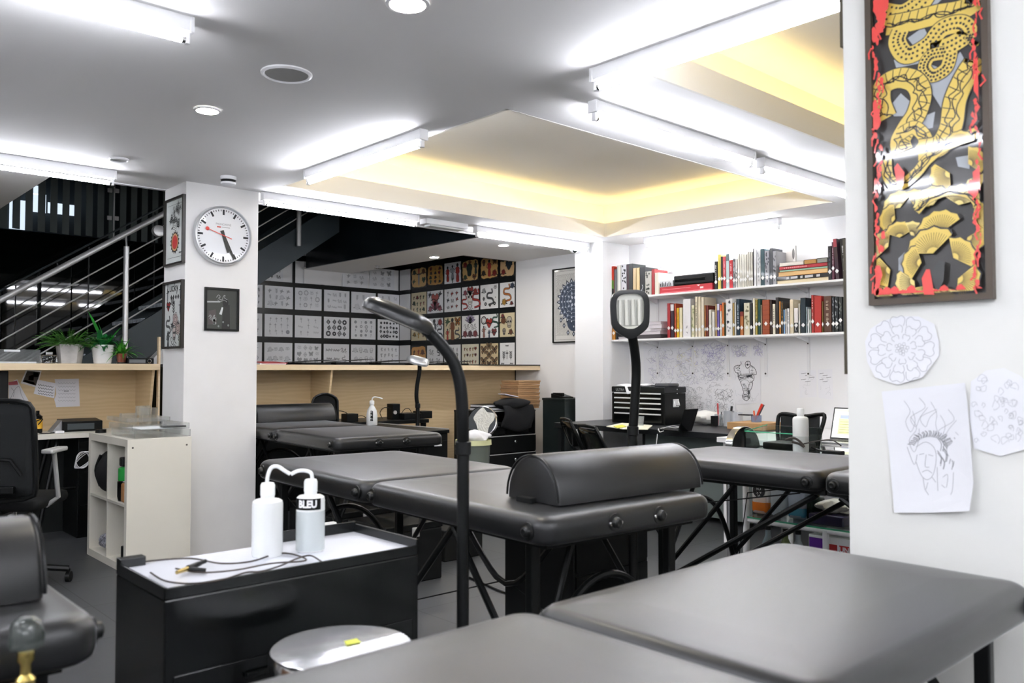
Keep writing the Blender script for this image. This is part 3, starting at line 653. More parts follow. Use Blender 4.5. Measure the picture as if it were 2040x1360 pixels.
# column left face, upper picture
def quad_on(px0, py0, px1, py1, **pl):
    a, b = P(px0, py0, **pl), P(px1, py1, **pl); return a, b
a, b = P(331, 527, x=XC), P(371, 388, x=XC)
zlo, zhi = P(350, 528, x=XC).z, P(350, 395, x=XC).z
M_FR = mat('black_picture_frame', '#26231f', .4)
t = thing('framed_picture', 'narrow black framed drawing with a red sunburst, upper one on the column side', 'picture', (XC, 5.7, zlo))
D = frame_box(t, (XC, a.y, zlo), (0, b.y - a.y, 0), (0, 0, zhi - zlo), NX, .014, .022, M_FR, paper='#d9deda'); A = D.U.length / D.V.length; M = Mo(D, A, .0035, '#3a3c3c')
D.fill(M.T([(math.cos(i * PI / 16) * (1 if i % 2 else .78), math.sin(i * PI / 16) * (1 if i % 2 else .78)) for i in range(32)], .5, .33, .26), '#2a241f', 0)
D.fill(circ(.5, .33, .19, 20, .19 * A), '#c8a070', 1); D.fill(circ(.5, .33, .15, 20, .15 * A), '#c2403e', 2)
for i in range(9): M.leaf(.5 + .22 * math.cos(i * .9), .6 + .035 * i, .12, rot=i * .7)
M.rose(.5, .62, .16); M.scroll(.5, .86, .12); D.stroke([(.08, .93), (.92, .93)], .002, '#3a3c3c'); D.stroke([(.08, .09), (.92, .09)], .002, '#3a3c3c'); M.script(.8, .15, .06)
D.build('drawing', t)
zlo, zhi = P(345, 694, x=XC).z, P(345, 561, x=XC).z
t = thing('framed_picture', 'narrow black framed drawing headed Lucky, lower one on the column side', 'picture', (XC, 5.7, zlo))
D = frame_box(t, (XC, a.y + .004, zlo), (0, b.y - a.y, 0), (0, 0, zhi - zlo), NX, .014, .022, M_FR, paper='#d5d9d6'); A = D.U.length / D.V.length; M = Mo(D, A, .0045, '#2f3030')
for (f, x, y, s, c) in [('dagger', .14, .82, .16, '#55605a'), ('dagger', .86, .84, .16, '#55605a'), ('heart', .2, .64, .11, '#a02a28'), ('snake', .2, .35, .2, '#3b3d3c'), ('figure', .2, .12, .2, '#3c3d40'), ('rose', .6, .42, .17, '#c9b2ac'), ('rose', .75, .28, .17, '#c8b0a8'), ('leaf', .5, .6, .16, None), ('dagger', .85, .6, .16, '#888'), ('skull', .55, .2, .14, '#cdbdb8'), ('swallow', .45, .32, .12, '#2c2d30'), ('figure', .85, .1, .16, '#77706c'), ('scroll', .5, .08, .18, None), ('rose', .42, .72, .1, None)]: getattr(M, f)(x, y, s, c if c != '#888' else '#888888', 0)
for i in range(4): M.diamond(.36 + i * .13, .78, .045)
D.build('drawing', t)
lettering('Lucky', .085, M_BLKM, t, frameM((XC - .0085, 5.692, zlo + (zhi - zlo) * .905), (0, -1, 0), (0, 0, 1)))
# dark framed photo under the clock
a, b = P(406, 658, y=5.5), P(475, 576, y=5.5)
t = thing('framed_picture', 'small black framed dark glossy picture below the clock', 'picture', (2.3, 5.5, a.z))
D = frame_box(t, (a.x, 5.5, a.z), (b.x - a.x, 0, 0), (0, 0, b.z - a.z), NY, .013, .018, M_BLK, paper='#3a3d38'); A = D.U.length / D.V.length; M = Mo(D, A, .003, '#8f9490')
D.fill([(.5, .0), (.78, .0), (.76, .62), (.55, .66)], '#20221f', 0); D.fill([(.02, .66), (.45, .68), (.45, .71), (.02, .7)], '#a5aaaa', 1)
D.fill(circ(.62, .68, .10, 9), '#151615', 1); D.fill([(.42, .38), (.5, .36), (.55, .55), (.5, .56)], '#c5cac8', 2); M.scroll(.5, .8, .18); M.scroll(.2, .3, .12); M.figure(.25, .2, .12, '#606560'); D.fill([(.05, .1), (.35, .12), (.3, .5), (.08, .45)], '#4d4745', 0)
for q in ((.3, .15), (.55, .18), (.72, .1), (.4, .07)): D.fill(circ(q[0], q[1], .03, 7), '#777c7a', 1)
D.build('photo_print', t)
# ------------------------------------------------------------------ clock
cc = P(446, 469, y=5.46); R = .200
t = thing('wall_clock', 'large round silver station clock with a red second hand on the column', 'clock', (cc.x, 5.5, cc.z))
Mc = Matrix.Translation((cc.x, 5.5, cc.z)) @ Matrix.Rotation(PI / 2, 4, 'X')
MB().lathe([(0, 0), (R * .96, 0), (R, .006), (R, .040), (R * .985, .050), (R * .95, .052), (R * .925, .044), (R * .925, .03)], n=64, M=Mc).build('case', mat('clock_aluminium', '#cfd1d3', .28, metal=.85), t, smooth=True)
MB().lathe([(0, .032), (R * .925, .032)], n=64, M=Mc).build('dial', mat('clock_dial', '#eceef1', .4, coat=.6), t)
D = Draw((cc.x, 5.5 - .0325, cc.z), (1, 0, 0), (0, 0, 1), NY, .0006)
for i in range(60):
    a = i * PI / 30; big = i % 5 == 0; r1 = R * .88; r0 = R * (.70 if big else .82); D.stroke([(math.sin(a) * r0, math.cos(a) * r0), (math.sin(a) * r1, math.cos(a) * r1)], .0135 if big else .005, '#26282b', 0)
D.build('minute_marks', t)
def hand(name, ang, l0, l1, w0, w1, c, k):
    D = Draw((cc.x, 5.5 - .034 - k * .001, cc.z), (1, 0, 0), (0, 0, 1), NY, .0006); a = math.radians(ang); s, c_ = math.sin(a), math.cos(a)
    D.fill([(-s * l0 - c_ * w0, -c_ * l0 + s * w0), (s * l1 - c_ * w1, c_ * l1 + s * w1), (s * l1 + c_ * w1, c_ * l1 - s * w1), (-s * l0 + c_ * w0, -c_ * l0 - s * w0)], c, 0)
    if name == 'second_hand': D.fill(circ(s * l1, c_ * l1, .013, 20), c, 1)
    D.build(name, t)
hand('hour_hand', 163, .035, .118, .012, .009, '#3a3a38', 1); hand('minute_hand', 154, .035, .172, .0105, .008, '#3d3d3b', 3); hand('second_hand', -72, .06, .118, .0028, .0022, '#e04a40', 5)
lettering('MONDAINE', .020, mat('clock_print', '#9a9c9f', .5), t, frameM((cc.x, 5.5 - .0335, cc.z + .075), (1, 0, 0), (0, 0, 1)))
D = Draw((cc.x, 5.5 - .0325, cc.z), (1, 0, 0), (0, 0, 1), NY, .0006); D.fill([(-.045, .052), (-.018, .052), (-.018, .060), (-.045, .060)], '#d04038', 0); D.stroke([(-.012, .056), (.045, .056)], .004, '#a8a8aa', 0); D.build('brand_mark', t)
# ------------------------------------------------------------------ mandala poster behind right column
z0, z1 = P(1103, 683, x=6.5).z, P(1103, 537, x=6.5).z; y0 = 6.443; y1 = 5.83
t = thing('framed_poster', 'black framed poster of a dark blue mandala on radiating lines', 'poster', (6.5, 6.14, z0))
D = frame_box(t, (6.5, y0, z0), (0, y1 - y0, 0), (0, 0, z1 - z0), NX, .012, .022, M_BLK, paper='#d5d4cf'); A = D.U.length / D.V.length
D.stroke([(.03, .025), (.97, .025), (.97, .975), (.03, .975)], .004, '#4c4b48', 0, True)
for i in range(150):
    a = i * 2 * PI / 150; pts = []
    q0, q1 = .40, min(.46 / max(abs(math.cos(a)), 1e-3), .47 / A / max(abs(math.sin(a)), 1e-3))
    if q1 < q0 + .03: q0 = q1 - .05
    for k in range(9):
        q = q0 + (q1 - q0) * k / 8; pts.append((.5 + q * math.cos(a + .012 * math.sin(k * 2)), .55 + q * A * math.sin(a + .012 * math.sin(k * 2)) * (1 if math.sin(a) < 0 else .86)))
    D.stroke([p for p in pts if .05 < p[0] < .95 and .05 < p[1] < .95], .0028, '#4a4a48', 0)
M = Mo(D, A, .0035, '#d8dade')
D.fill(circ(.5, .55, .36, 40, .36 * A), '#3f4a5c', 2)
for rr, n, s, c in ((.37, 22, .06, '#2b3342'), (.30, 18, .05, '#59657a'), (.23, 14, .045, '#2f3848'), (.15, 10, .04, '#8791a2'), (.08, 6, .04, '#c5cad4')):
    for i in range(n):
        a = i * 2 * PI / n; x, y = .5 + rr * math.cos(a), .55 + rr * A * math.sin(a); D.fill(M.T([(0, 1), (.6, 0), (0, -1), (-.6, 0)], x, y, s, a + PI / 2), c, 4 + (n % 3)); D.fill(circ(x, y, s * .28, 8, s * .28 * A), '#c9ced8', 8)
    D.stroke(circ(.5, .55, rr - .02, 40, (rr - .02) * A), .003, '#aab2c0', 9, True)
for x, y in ((.26, .22), (.36, .12), (.5, .10), (.5, .2), (.18, .3), (.64, .12), (.74, .22)): D.fill(M.T([(0, 1), (.7, 0), (0, -1), (-.7, 0)], x, y, .055), '#343c4c', 4); D.fill(circ(x, y, .018, 8, .018 * A), '#b8bfca', 8)
D.fill(circ(.5, .28, .17, 26, .19 * A), '#3a4558', 3)
D.build('print', t)
# ------------------------------------------------------------------ big snake poster on the pillar
XP = 2.2
def pp(cx, cy):   # crop pixels of the poster -> photo pixels -> wall point
    return P(1660 + cx / 2.194, cy / 2.194, x=XP)
A0 = P(1738, 608, x=XP); B0 = P(1985, 598, x=XP)
yl, yr, zb, zt = A0.y, B0.y, A0.z - .002, 2.27
t = thing('framed_poster', 'tall dark wood framed print of golden snakes and flowers on the white pillar', 'poster', (XP, (yl + yr) / 2, zb))
M_DKW = mat('dark_wood_frame', '#4a3f34', .45, bump=.2, bscale=120)
D = frame_box(t, (XP, yl, zb), (0, yr - yl, 0), (0, 0, zt - zb), NX, .0155, .022, M_DKW, paper='#2b2927')
D.coat = .9
wI, hI = D.U.length, D.V.length; A = wI / hI
def q2(cx, cy):
    p = pp(cx, cy); return ((D.O.y - p.y) / wI, (p.z - D.O.z) / hI)
def S(pts, n=7): return spline([q2(*p) for p in pts], n)
GO, GO2, GY, RD, BKK = '#d9bc58', '#e6cf7c', '#a3a8ad', '#dd4038', '#2a2724'
for pl in ([(270, 265), (330, 245), (470, 300), (560, 230), (600, 300), (520, 360), (480, 480), (430, 400), (380, 280), (280, 300)], [(330, 170), (400, 120), (430, 180), (360, 210)], [(250, 470), (300, 410), (345, 450), (330, 510), (270, 510)], [(380, 520), (450, 490), (440, 560), (400, 570)], [(400, 0), (480, 0), (440, 40)], [(430, 800), (500, 790), (480, 860), (430, 840)], [(440, 960), (530, 950), (520, 990), (450, 985)], [(540, 690), (600, 680), (600, 740), (550, 730)], [(210, 1050), (260, 1010), (230, 1090)], [(290, 1270), (290, 1130), (330, 1090), (395, 1080), (350, 1130), (320, 1260)], [(590, 40), (630, 20), (625, 60)]):
    D.fill([q2(*p) for p in pl], GY, 0)
def snake_body(pts, w, seed=0, bands=True, w2=None):
    pts = S(pts, 9); pts = [(min(max(p[0], .06), .94), p[1]) for p in pts]; wf = (lambda t: w + (w2 - w) * t) if w2 else (lambda t: w)
    D.stroke(pts, lambda t: wf(t) * 1.10, BKK, 1 + seed); D.stroke(pts, lambda t: wf(t), GO, 2 + seed)
    n = len(pts)
    for i in range(1, n - 1, 1):
        tx, ty = (pts[i + 1][0] - pts[i - 1][0]) * wI, (pts[i + 1][1] - pts[i - 1][1]) * hI; l = math.hypot(tx, ty) or 1; nx, ny = -ty / l, tx / l; ww = wf(i / n)
        if bands:
            for q, of in ((-.22, 0), (.06, .5), (.34, 0)):
                if i % 2 == 0:
                    u = pts[i][0] + nx * ww * q / wI + tx / l * of * .008 / wI; v = pts[i][1] + ny * ww * q / hI + ty / l * of * .008 / hI
                    D.fill(circ(u, v, .0034 / wI, 6, .0034 / hI), BKK, 4 + seed)
        elif i % 3 == 0:
            D.stroke([(pts[i][0] + nx * ww * q / wI + tx / l * .012 * abs(q) / wI, pts[i][1] + ny * ww * q / hI + ty / l * .012 * abs(q) / hI) for q in (.48, .2, -.05)], .0022, BKK, 4 + seed)
    if not bands:
        for q in (-.25, 0, .22):
            D.stroke([(pts[i][0] + wf(0) * (q + .10 * math.sin(i * .9 + q * 9)) / wI, pts[i][1] + wf(0) * .1 * math.cos(i * .7) / hI) for i in range(0, n)], .003, BKK, 4 + seed)
snake_body([(215, 60), (300, 70), (380, 20), (420, -40)], 0.055)
snake_body([(240, 115), (330, 100), (450, 70), (560, 50), (640, 0)], 0.051, 6, False)
snake_body([(300, 135), (285, 190), (330, 245), (420, 200), (480, 130), (560, 110), (590, 150), (520, 200), (430, 230)], 0.044, 12)
snake_body([(520, 230), (500, 300), (440, 335), (405, 300), (430, 250), (490, 235)], 0.032, 18)
snake_body([(590, 160), (620, 195), (640, 190)], 0.015, 18)
snake_body([(240, 520), (215, 450), (225, 380), (290, 345), (360, 360), (390, 420), (370, 500), (330, 560), (300, 620), (310, 665)], 0.051, 24, False)
snake_body([(300, 590), (360, 560), (410, 610), (390, 660)], 0.032, 30, False)
snake_body([(380, 660), (470, 640), (520, 560), (540, 440), (590, 330), (640, 260)], 0.054, 36, False)
snake_body([(240, 700), (250, 780), (300, 810), (370, 760), (420, 700), (500, 640), (640, 580)], 0.027, 42, False)
def fan(cx, cy, r, a0, a1, n=9, c=GO, k=48):
    cp = q2(cx, cy); rr = r / 2.194 / 1670 * 2.05
    pts = [cp] + [(cp[0] + rr * (1 + .08 * (i % 2)) * math.cos(a0 + (a1 - a0) * i / n) / wI, cp[1] + rr * (1 + .08 * (i % 2)) * math.sin(a0 + (a1 - a0) * i / n) / hI) for i in range(n + 1)]
    pts = [(min(max(p[0], .012), .988), min(max(p[1], .008), .99)) for p in pts]
    D.fill([(min(max(cp[0] + (p[0] - cp[0]) * 1.07, .004), .996), min(max(cp[1] + (p[1] - cp[1]) * 1.07, .003), .997)) for p in pts], BKK, k); D.fill(pts, c, k + 2)
    for i in range(1, 2 * n):
        a = a0 + (a1 - a0) * i / (2 * n); D.stroke([(cp[0] + rr * .25 * math.cos(a) / wI, cp[1] + rr * .25 * math.sin(a) / hI), (cp[0] + rr * .85 * math.cos(a) / wI, cp[1] + rr * .85 * math.sin(a) / hI)], .0013, '#5a4a1c', k + 4)
fr = random.Random(3)
for k, (cx, cy, r, a) in enumerate([(300, 910, 75, 2.0), (360, 900, 70, .9), (280, 960, 70, 2.8), (250, 1080, 75, 2.6), (300, 1040, 70, 1.6), (260, 1180, 80, 3.4), (350, 1030, 60, .8), (600, 720, 70, .4), (520, 760, 80, 3.6), (600, 790, 60, 5.4), (560, 640, 60, 1.3), (480, 1020, 95, 1.7), (560, 900, 85, 1.3), (620, 960, 75, .2), (600, 1040, 70, 5.6), (450, 900, 80, 2.0), (450, 1110, 110, 1.9), (400, 1150, 80, 3.0), (370, 1230, 80, 3.6), (540, 1130, 85, .6), (560, 1220, 85, 5.8), (500, 1260, 70, 4.6), (250, 1260, 60, 4.0), (430, 1250, 70, 4.4)]):
    fan(cx, cy, r, a - 1.15, a + 1.15, 9, GO if k % 3 else GO2, 48 + k * 5)
D.fill([q2(*p) for p in ((440, 1200), (480, 1140), (505, 1150), (500, 1230), (470, 1280))], '#2a2c2c', 180)
snake_body([(380, 930), (430, 880), (520, 845), (610, 860), (650, 910)], 0.017, 140, False)
# red smoke edges
for side in (0, 1):
    for j in range(46):
        cy = -40 + j * 29; cx = (212 if side == 0 else 645) + fr.uniform(-14, 14) + (math.sin(j * .55) * 12)
        big = (side == 0 and (cy < 170 or 470 < cy < 560 or cy > 1180)) or (side == 1 and (300 < cy < 430 or cy < 60 or 760 < cy < 840))
        rr = fr.uniform(9, 15) * (2.1 if big else .8)
        pts = [q2(cx + rr * (1 + .35 * fr.uniform(-1, 1)) * math.cos(a) * .8, cy + rr * 1.5 * (1 + .35 * fr.uniform(-1, 1)) * math.sin(a)) for a in [i * 2 * PI / 11 for i in range(11)]]
        pts = [(min(max(p[0], .02), .975), min(max(p[1], .012), .99)) for p in pts]
        D.fill(pts, RD, 190 + j % 3)
        if fr.random() < .6: D.stroke([q2(cx, cy), q2(cx + fr.uniform(-20, 20), cy + 25), q2(cx + fr.uniform(-20, 10), cy + 50)], .004, RD, 193)
for j in range(13):
    cx = 215 + j * 36; pts = [q2(cx + 22 * math.cos(a), 1278 + 10 * math.sin(3 * j) + (12 + fr.uniform(0, 14)) * math.sin(a)) for a in [i * 2 * PI / 8 for i in range(8)]]
    D.fill([(p[0], max(p[1], .012)) for p in pts], RD, 190 + j % 3)
D.fill([q2(*p) for p in ((415, 1290), (405, 1220), (425, 1180), (440, 1180), (450, 1230), (460, 1290))], RD, 195)
D.fill([q2(*p) for p in ((285, 740), (300, 720), (330, 760), (325, 820), (300, 830))], RD, 195)
D.build('print', t)
# ------------------------------------------------------------------ frames hung on the pillar's far side, seen edge-on
for lab, za, zb_ in (('thin dark frame seen edge-on at the pillar edge, upper one by the ceiling tube', P(1684, 95, y=1.085).z, 2.44), ('gold edged frame seen edge-on at the pillar edge beside the bookshelves', P(1684, 745, y=1.085).z, P(1684, 475, y=1.085).z)):
    t = thing('framed_picture', lab, 'picture', (2.45, 1.08, za))
    mb = MB(); mb.box((2.243, 1.063, za), (2.263, 1.093, zb_)).box((2.68, 1.063, za), (2.70, 1.093, zb_)).box((2.263, 1.063, za), (2.68, 1.093, za + .02)).box((2.263, 1.063, zb_ - .02), (2.68, 1.093, zb_)); mb.build('frame', mat('frame_dark_olive', '#4a4433', .5), t)
    bx((2.241, 1.070, za + .002), (2.2425, 1.080, zb_ - .002)).build('gold_edge', mat('gold_leaf', '#a8843e', .35, metal=.6), t)
    bx((2.26, 1.066, za + .018), (2.682, 1.078, zb_ - .018)).build('backing_paper', M_PAPER, t)
# ------------------------------------------------------------------ paper sheets taped to the pillar
def curled(name, pts, x, label, curl=.02, tail=1.0):
    """paper outline (photo pixels) on the pillar face, lower right corner lifting"""
    w = [P(a, b, x=x) for a, b in pts]; cy = sum(p.y for p in w) / len(w); cz = sum(p.z for p in w) / len(w)
    t = thing(name, label, 'drawing', (x, cy, min(p.z for p in w)))
    mb = MB(); C = Vector((x, cy, cz)); rings = []
    def lift(p): 
        q = max(0, (cz - p.z) / max(.001, cz - min(k.z for k in w)) ) * .5 + max(0, (cy - p.y) / max(.001, cy - min(k.y for k in w))) * .5
        return Vector((x - .0015 - curl * q ** 2 * tail, p.y, p.z))
    N = 6; V = []
    for k in range(N + 1):
        f = k / N; V.append([mb._v(lift(C.lerp(p, f))) for p in w] if k else [mb._v(lift(C))])
    n = len(w)
    for i in range(n): mb.bm.faces.new((V[0][0], V[1][i], V[1][(i + 1) % n]))
    for k in range(1, N):
        for i in range(n): mb.bm.faces.new((V[k][i], V[k + 1][i], V[k + 1][(i + 1) % n], V[k][(i + 1) % n]))
    mb.build('paper', mat('tracing_paper', '#e6e7eb', .6), t, solid=.0006)
    return t, lift
class PD(Draw):
    """drawing in photo pixels on a lifted paper"""
    def __init__(s, x, lift): Draw.__init__(s, (0, 0, 0), (1, 0, 0), (0, 0, 1), NX); s.x, s.lift = x, lift
    def co(s, p, k): return s.lift(P(p[0], p[1], x=s.x)) + Vector((-.0008 - k * .0001, 0, 0))
GR = '#a2a3a8'
octo = [(1757, 640), (1790, 630), (1830, 630), (1862, 645), (1872, 680), (1873, 708), (1840, 752), (1790, 766), (1745, 752), (1728, 720), (1724, 680), (1735, 655)]
t, lf = curled('paper_drawing', octo, XP, 'cut-out line drawing of a chrysanthemum taped below the tall framed print', .012)
D = PD(XP, lf); cx, cy = 1797, 695
for ring, (r, n, s) in enumerate(((52, 11, 20), (37, 9, 15), (23, 7, 10))):
    for i in range(n):
        a = i * 2 * PI / n + ring * .3; c, sn = math.cos(a), math.sin(a)
        pts = [(-.5, -.5), (.4, -.75), (1.0, -.45), (.8, 0), (1.0, .45), (.4, .75), (-.5, .5)]
        D.stroke(spline([(cx + (r + p[0] * s * .7) * c - p[1] * s * sn, cy + (r + p[0] * s * .7) * sn + p[1] * s * c) for p in pts], 3), .9, GR, 1)
for i in range(14):
    a = i * 2.4; r = 3.4 * math.sqrt(i); D.stroke(circ(cx + r * math.cos(a), cy + r * math.sin(a), 3.2, 7), .7, GR, 1, True)
D.stroke = D.stroke; D.build('drawing', t)
lion = [(1757, 780), (1850, 770), (1925, 762), (1933, 840), (1945, 960), (1940, 1015), (1860, 1020), (1785, 1020), (1772, 900)]
t, lf = curled('paper_drawing', lion, XP, 'large sheet with a pencil lion head and flames, taped on the pillar', .035)
D = PD(XP, lf); r_ = random.Random(5); DKG = '#8a8b90'
for (x0, y0, x1, y1) in ((1802, 798, 1815, 860), (1832, 792, 1825, 850), (1862, 790, 1845, 850), (1890, 815, 1880, 880), (1815, 830, 1822, 900), (1905, 860, 1900, 915), (1855, 800, 1875, 870)):
    D.stroke(spline([(x0, y0), (x0 + 12, (y0 * 2 + y1) / 3), (x1 - 10, (y0 + y1 * 2) / 3), (x1, y1), (x1 + 9, (y0 + 2 * y1) / 3), (x0 + 17, (y0 * 2 + y1) / 3)], 4), .9, GR, 1)
for i in range(34):
    a = -2.7 + i * .088; x0, y0 = 1853 + 34 * math.cos(a), 900 + 30 * math.sin(a); x1, y1 = 1855 + 52 * math.cos(a) + r_.uniform(-4, 4), 905 + 48 * math.sin(a); D.stroke([(x0, y0), ((x0 + x1) / 2 + 3, (y0 + y1) / 2 - 2), (x1, y1)], 1.7, DKG, 1)
for i in range(18):
    x0 = 1868 + r_.uniform(0, 35); y0 = 870 + r_.uniform(0, 40); D.stroke(spline([(x0, y0), (x0 + 8, y0 + 12), (x0 + 6, y0 + 26)], 3), 1.5, DKG, 1)
for pl in ([(1826, 890), (1845, 880), (1862, 892), (1866, 915), (1860, 945), (1848, 955), (1836, 945), (1826, 920)], [(1832, 905), (1842, 903)], [(1850, 905), (1860, 908)], [(1846, 905), (1844, 928), (1852, 930)], [(1838, 940), (1848, 936), (1858, 942)], [(1840, 950), (1845, 975), (1850, 960)], [(1868, 930), (1872, 985), (1885, 990), (1900, 980), (1902, 940)], [(1880, 950), (1890, 945), (1888, 970), (1878, 965)], [(1808, 890), (1822, 925), (1828, 905)], [(1845, 975), (1852, 985)], [(1858, 950), (1866, 960)]):
    D.stroke(spline(pl, 4), 1.1, GR, 1)
D.build('drawing', t)
third = [(1935, 760), (1965, 738), (2000, 733), (2035, 750), (2075, 790), (2080, 860), (2060, 890), (1995, 908), (1942, 893), (1932, 830)]
t, lf = curled('paper_drawing', third, XP, 'rounded sheet of curling floral tattoo outlines at the right edge of the pillar', .012)
D = PD(XP, lf)
for i in range(46):
    x, y = 1945 + r_.uniform(0, 110), 752 + r_.uniform(0, 130); s = r_.uniform(6, 15); a = r_.uniform(0, 6)
    D.stroke(spline([(x, y), (x + s * math.cos(a), y + s * math.sin(a)), (x + s * math.cos(a + 1), y + s * math.sin(a + 1)), (x + s * .5 * math.cos(a + 2), y + s * .5 * math.sin(a + 2)), (x + 3, y + 3)], 4), .8, '#b0b1b5', 1)
D.build('drawing', t)
# ================================================================== MASSAGE TABLES
def pad_rings(mb, x0, x1, y0, y1, z0, z1, rc=.055, rt=.034, rb=.018, crown=.006, flat=()):
    cxm, cym = (x0 + x1) / 2, (y0 + y1) / 2
    def ring(ins, z):
        out = []; r = max(rc - ins * .6, .012)
        for (cx, cy, a0) in ((x1 - ins - r, y1 - ins - r, 0), (x0 + ins + r, y1 - ins - r, PI / 2), (x0 + ins + r, y0 + ins + r, PI), (x1 - ins - r, y0 + ins + r, 1.5 * PI)):
            for k in range(7): a = a0 + k * PI / 12; out.append(mb._v((cx + r * math.cos(a), cy + r * math.sin(a), z)))
        return out
    R = []
    for k in range(4): a = k * PI / 6; R.append(ring(rb * (1 - math.sin(a)), z0 + rb * (1 - math.cos(a))))
    for k in range(7): a = k * PI / 12; R.append(ring(rt * (1 - math.cos(a)), z1 - rt + rt * math.sin(a)))
    R.append(ring(rt + .03, z1 + crown * .5)); R.append(ring(rt + .12, z1 + crown))
    for A, B in zip(R, R[1:]):
        n = len(A)
        for i in range(n): mb.bm.faces.new((A[i], A[(i + 1) % n], B[(i + 1) % n], B[i]))
    mb.bm.faces.new(R[-1]); mb.bm.faces.new(R[0][::-1])
    return mb
M_RUB = mat('black_rubber', '#0d0f0f', .35)
def knob(mb, p, n, r=.02):
    n = Vector(n); M = Matrix.Translation(p) @ n.to_track_quat('Z', 'Y').to_matrix().to_4x4()
    mb.lathe([(r * 1.25, 0), (r * 1.25, .004), (r * .8, .006), (r * .7, .016), (r * .45, .019), (0, .017)], n=18, M=M); return mb
def massage_table(label, x, y, z, rz, W=.70, L=1.86, vee=True, th=.079):
    t = thing('massage_table', label, 'massage table', (x, y, 0), rz, 'black massage tables')
    hw, hl = W / 2, L / 2
    for s in (-1, 1):
        a, b = (.004, hl) if s > 0 else (-hl, -.004)
        pd = pad_rings(MB(), -hw, hw, a, b, z - th, z).build('pad', M_LEATHER, t, local=True, smooth=True, ang=80)
        MB().box((-hw + .05, a + (.0 if s > 0 else .05), z - th - .016), (hw - .05, b - (.05 if s > 0 else .0), z - th + .004)).build('frame_rail', M_BLKM, t, local=True)
        for sx in (-1, 1):
            for yy in (s * .055, s * (hl - .07)):
                knob(MB(), (sx * (hw - .002), yy, z - th * .55), (sx, 0, 0)).build('side_knob', M_RUB, t, local=True, smooth=True)
        for xx in (-.095, .095):
            e = knob(MB(), (xx, s * (hl - .002), z - th * .5), (0, s, 0), .021).build('end_socket', M_RUB, t, local=True, smooth=True)
            mb = MB()
            for q in (-1, 1): mb.lathe([(0, .0), (.006, 0), (.005, .004), (0, .005)], n=10, M=Matrix.Translation((xx + q * .021, s * (hl + .002), z - th * .5 - .001)) @ Vector((0, s, 0)).to_track_quat('Z', 'Y').to_matrix().to_4x4())
            mb.build('rivets', M_CHROME, e, local=True, smooth=True)
    zt = z - th - .02
    for s in (-1, 1):
        yl = s * (hl - .13)
        for sx in (-1, 1):
            xl = sx * (hw - .07)
            lg = MB().box((xl - .017, yl - .014, .02), (xl + .017, yl + .014, zt + .02)).build('leg', M_BLK, t, local=True, bevel=.004)
            MB().lathe([(.02, 0), (.022, .004), (.018, .022), (0, .022)], (xl, yl, 0), n=14).build('foot', M_RUB, lg, local=True, smooth=True)
            MB().tube([(xl, yl, .30), (xl, yl - s * .38, zt)], .011).build('strut', M_BLK, t, local=True, smooth=True)
            if vee:
                MB().tube([(xl * .96, yl - s * .39, zt), (xl * .96, s * .10, .40), (xl * .96, 0, .375)], .012, smoothen=2).build('centre_brace', M_BLK, t, local=True, smooth=True)
                MB().tube([(xl, yl, .12), (xl * .96, 0, .39)], .0028, n=6).build('cable', M_BLKM, t, local=True)
            else:
                MB().tube([(xl * 1.02, s * .05, zt), (xl * 1.02, yl, .26)], .012).build('centre_brace', M_BLK, t, local=True, smooth=True)
                MB().tube([(xl, s * .12, zt), (xl, yl - s * .08, zt - .12), (xl, yl, .12)], .0028, n=6).build('cable', M_BLKM, t, local=True)
        w = hw - .07
        MB().tube([(-w, yl, .26), (-w * .80, yl, .42), (-w * .45, yl, .57), (0, yl, .62), (w * .45, yl, .57), (w * .80, yl, .42), (w, yl, .26)], .012, smoothen=2).build('arch_brace', M_BLK, t, local=True, smooth=True)
        MB().tube([(-w, yl, .30), (-w * .3, yl - s * .05, zt)], .0105).build('cross_brace', M_BLK, t, local=True, smooth=True)
    return t
T1 = massage_table('black massage table beside the clock column, with its bolster at the far end', 3.0, 5.22, .822, math.radians(-4.5), .76, 1.88)
T2 = massage_table('black massage table in the middle of the room behind the gooseneck lamp', 1.965, 2.505, .83, math.radians(-3), .72, 1.90)
T3 = massage_table('black massage table on the right in front of the glass trolley', 3.40, 1.585, .83, 0, .72, 1.86, False)
T4 = massage_table('black massage table nearest the viewer, filling the bottom right', 1.16, .912, .753, -PI / 2, .63, 1.92, False)
T5 = massage_table('black massage table cut by the left edge, with a clear bottle at its end', .09, 2.40, .825, 0, .70, 1.88)
def bolster(label, x, y, z, rz, L=.62, w=.235, h=.13, strap=None):
    t = thing('bolster_cushion', label, 'bolster', (x, y, z), rz, 'black half-round bolsters')
    mb = MB(); R = []
    prof = [(-w / 2, 0)] + [(-w / 2 * math.cos(a), .008 + (h - .008) * math.sin(a)) for a in [k * PI / 20 for k in range(0, 21)]] + [(w / 2, 0)]
    for xx, ins in ((-L / 2, .012), (-L / 2 + .004, .004), (-L / 2 + .012, 0), (L / 2 - .012, 0), (L / 2 - .004, .004), (L / 2, .012)):
        R.append([mb._v((xx, p[0] * (1 - ins / w * 2), max(0, p[1] - ins if p[1] > .01 else p[1]))) for p in prof])
    for A, B in zip(R, R[1:]):
        for i in range(len(A)): mb.bm.faces.new((A[i], A[(i + 1) % len(A)], B[(i + 1) % len(A)], B[i]))
    mb.bm.faces.new(R[0][::-1]); mb.bm.faces.new(R[-1])
    mb.build('cushion', M_LEATHER, t, local=True, smooth=True, ang=50)
    if strap: MB().box(strap[0], strap[1], bev=.003).build('strap', M_BLKM, t, local=True)
    for xx in (-L / 2, L / 2):
        MB().tube([(xx, p[0] * .985, max(.002, p[1] * .985)) for p in prof[1:-1]], .0035, n=6).build('piping', M_BLK, t, local=True, smooth=True)
    return t
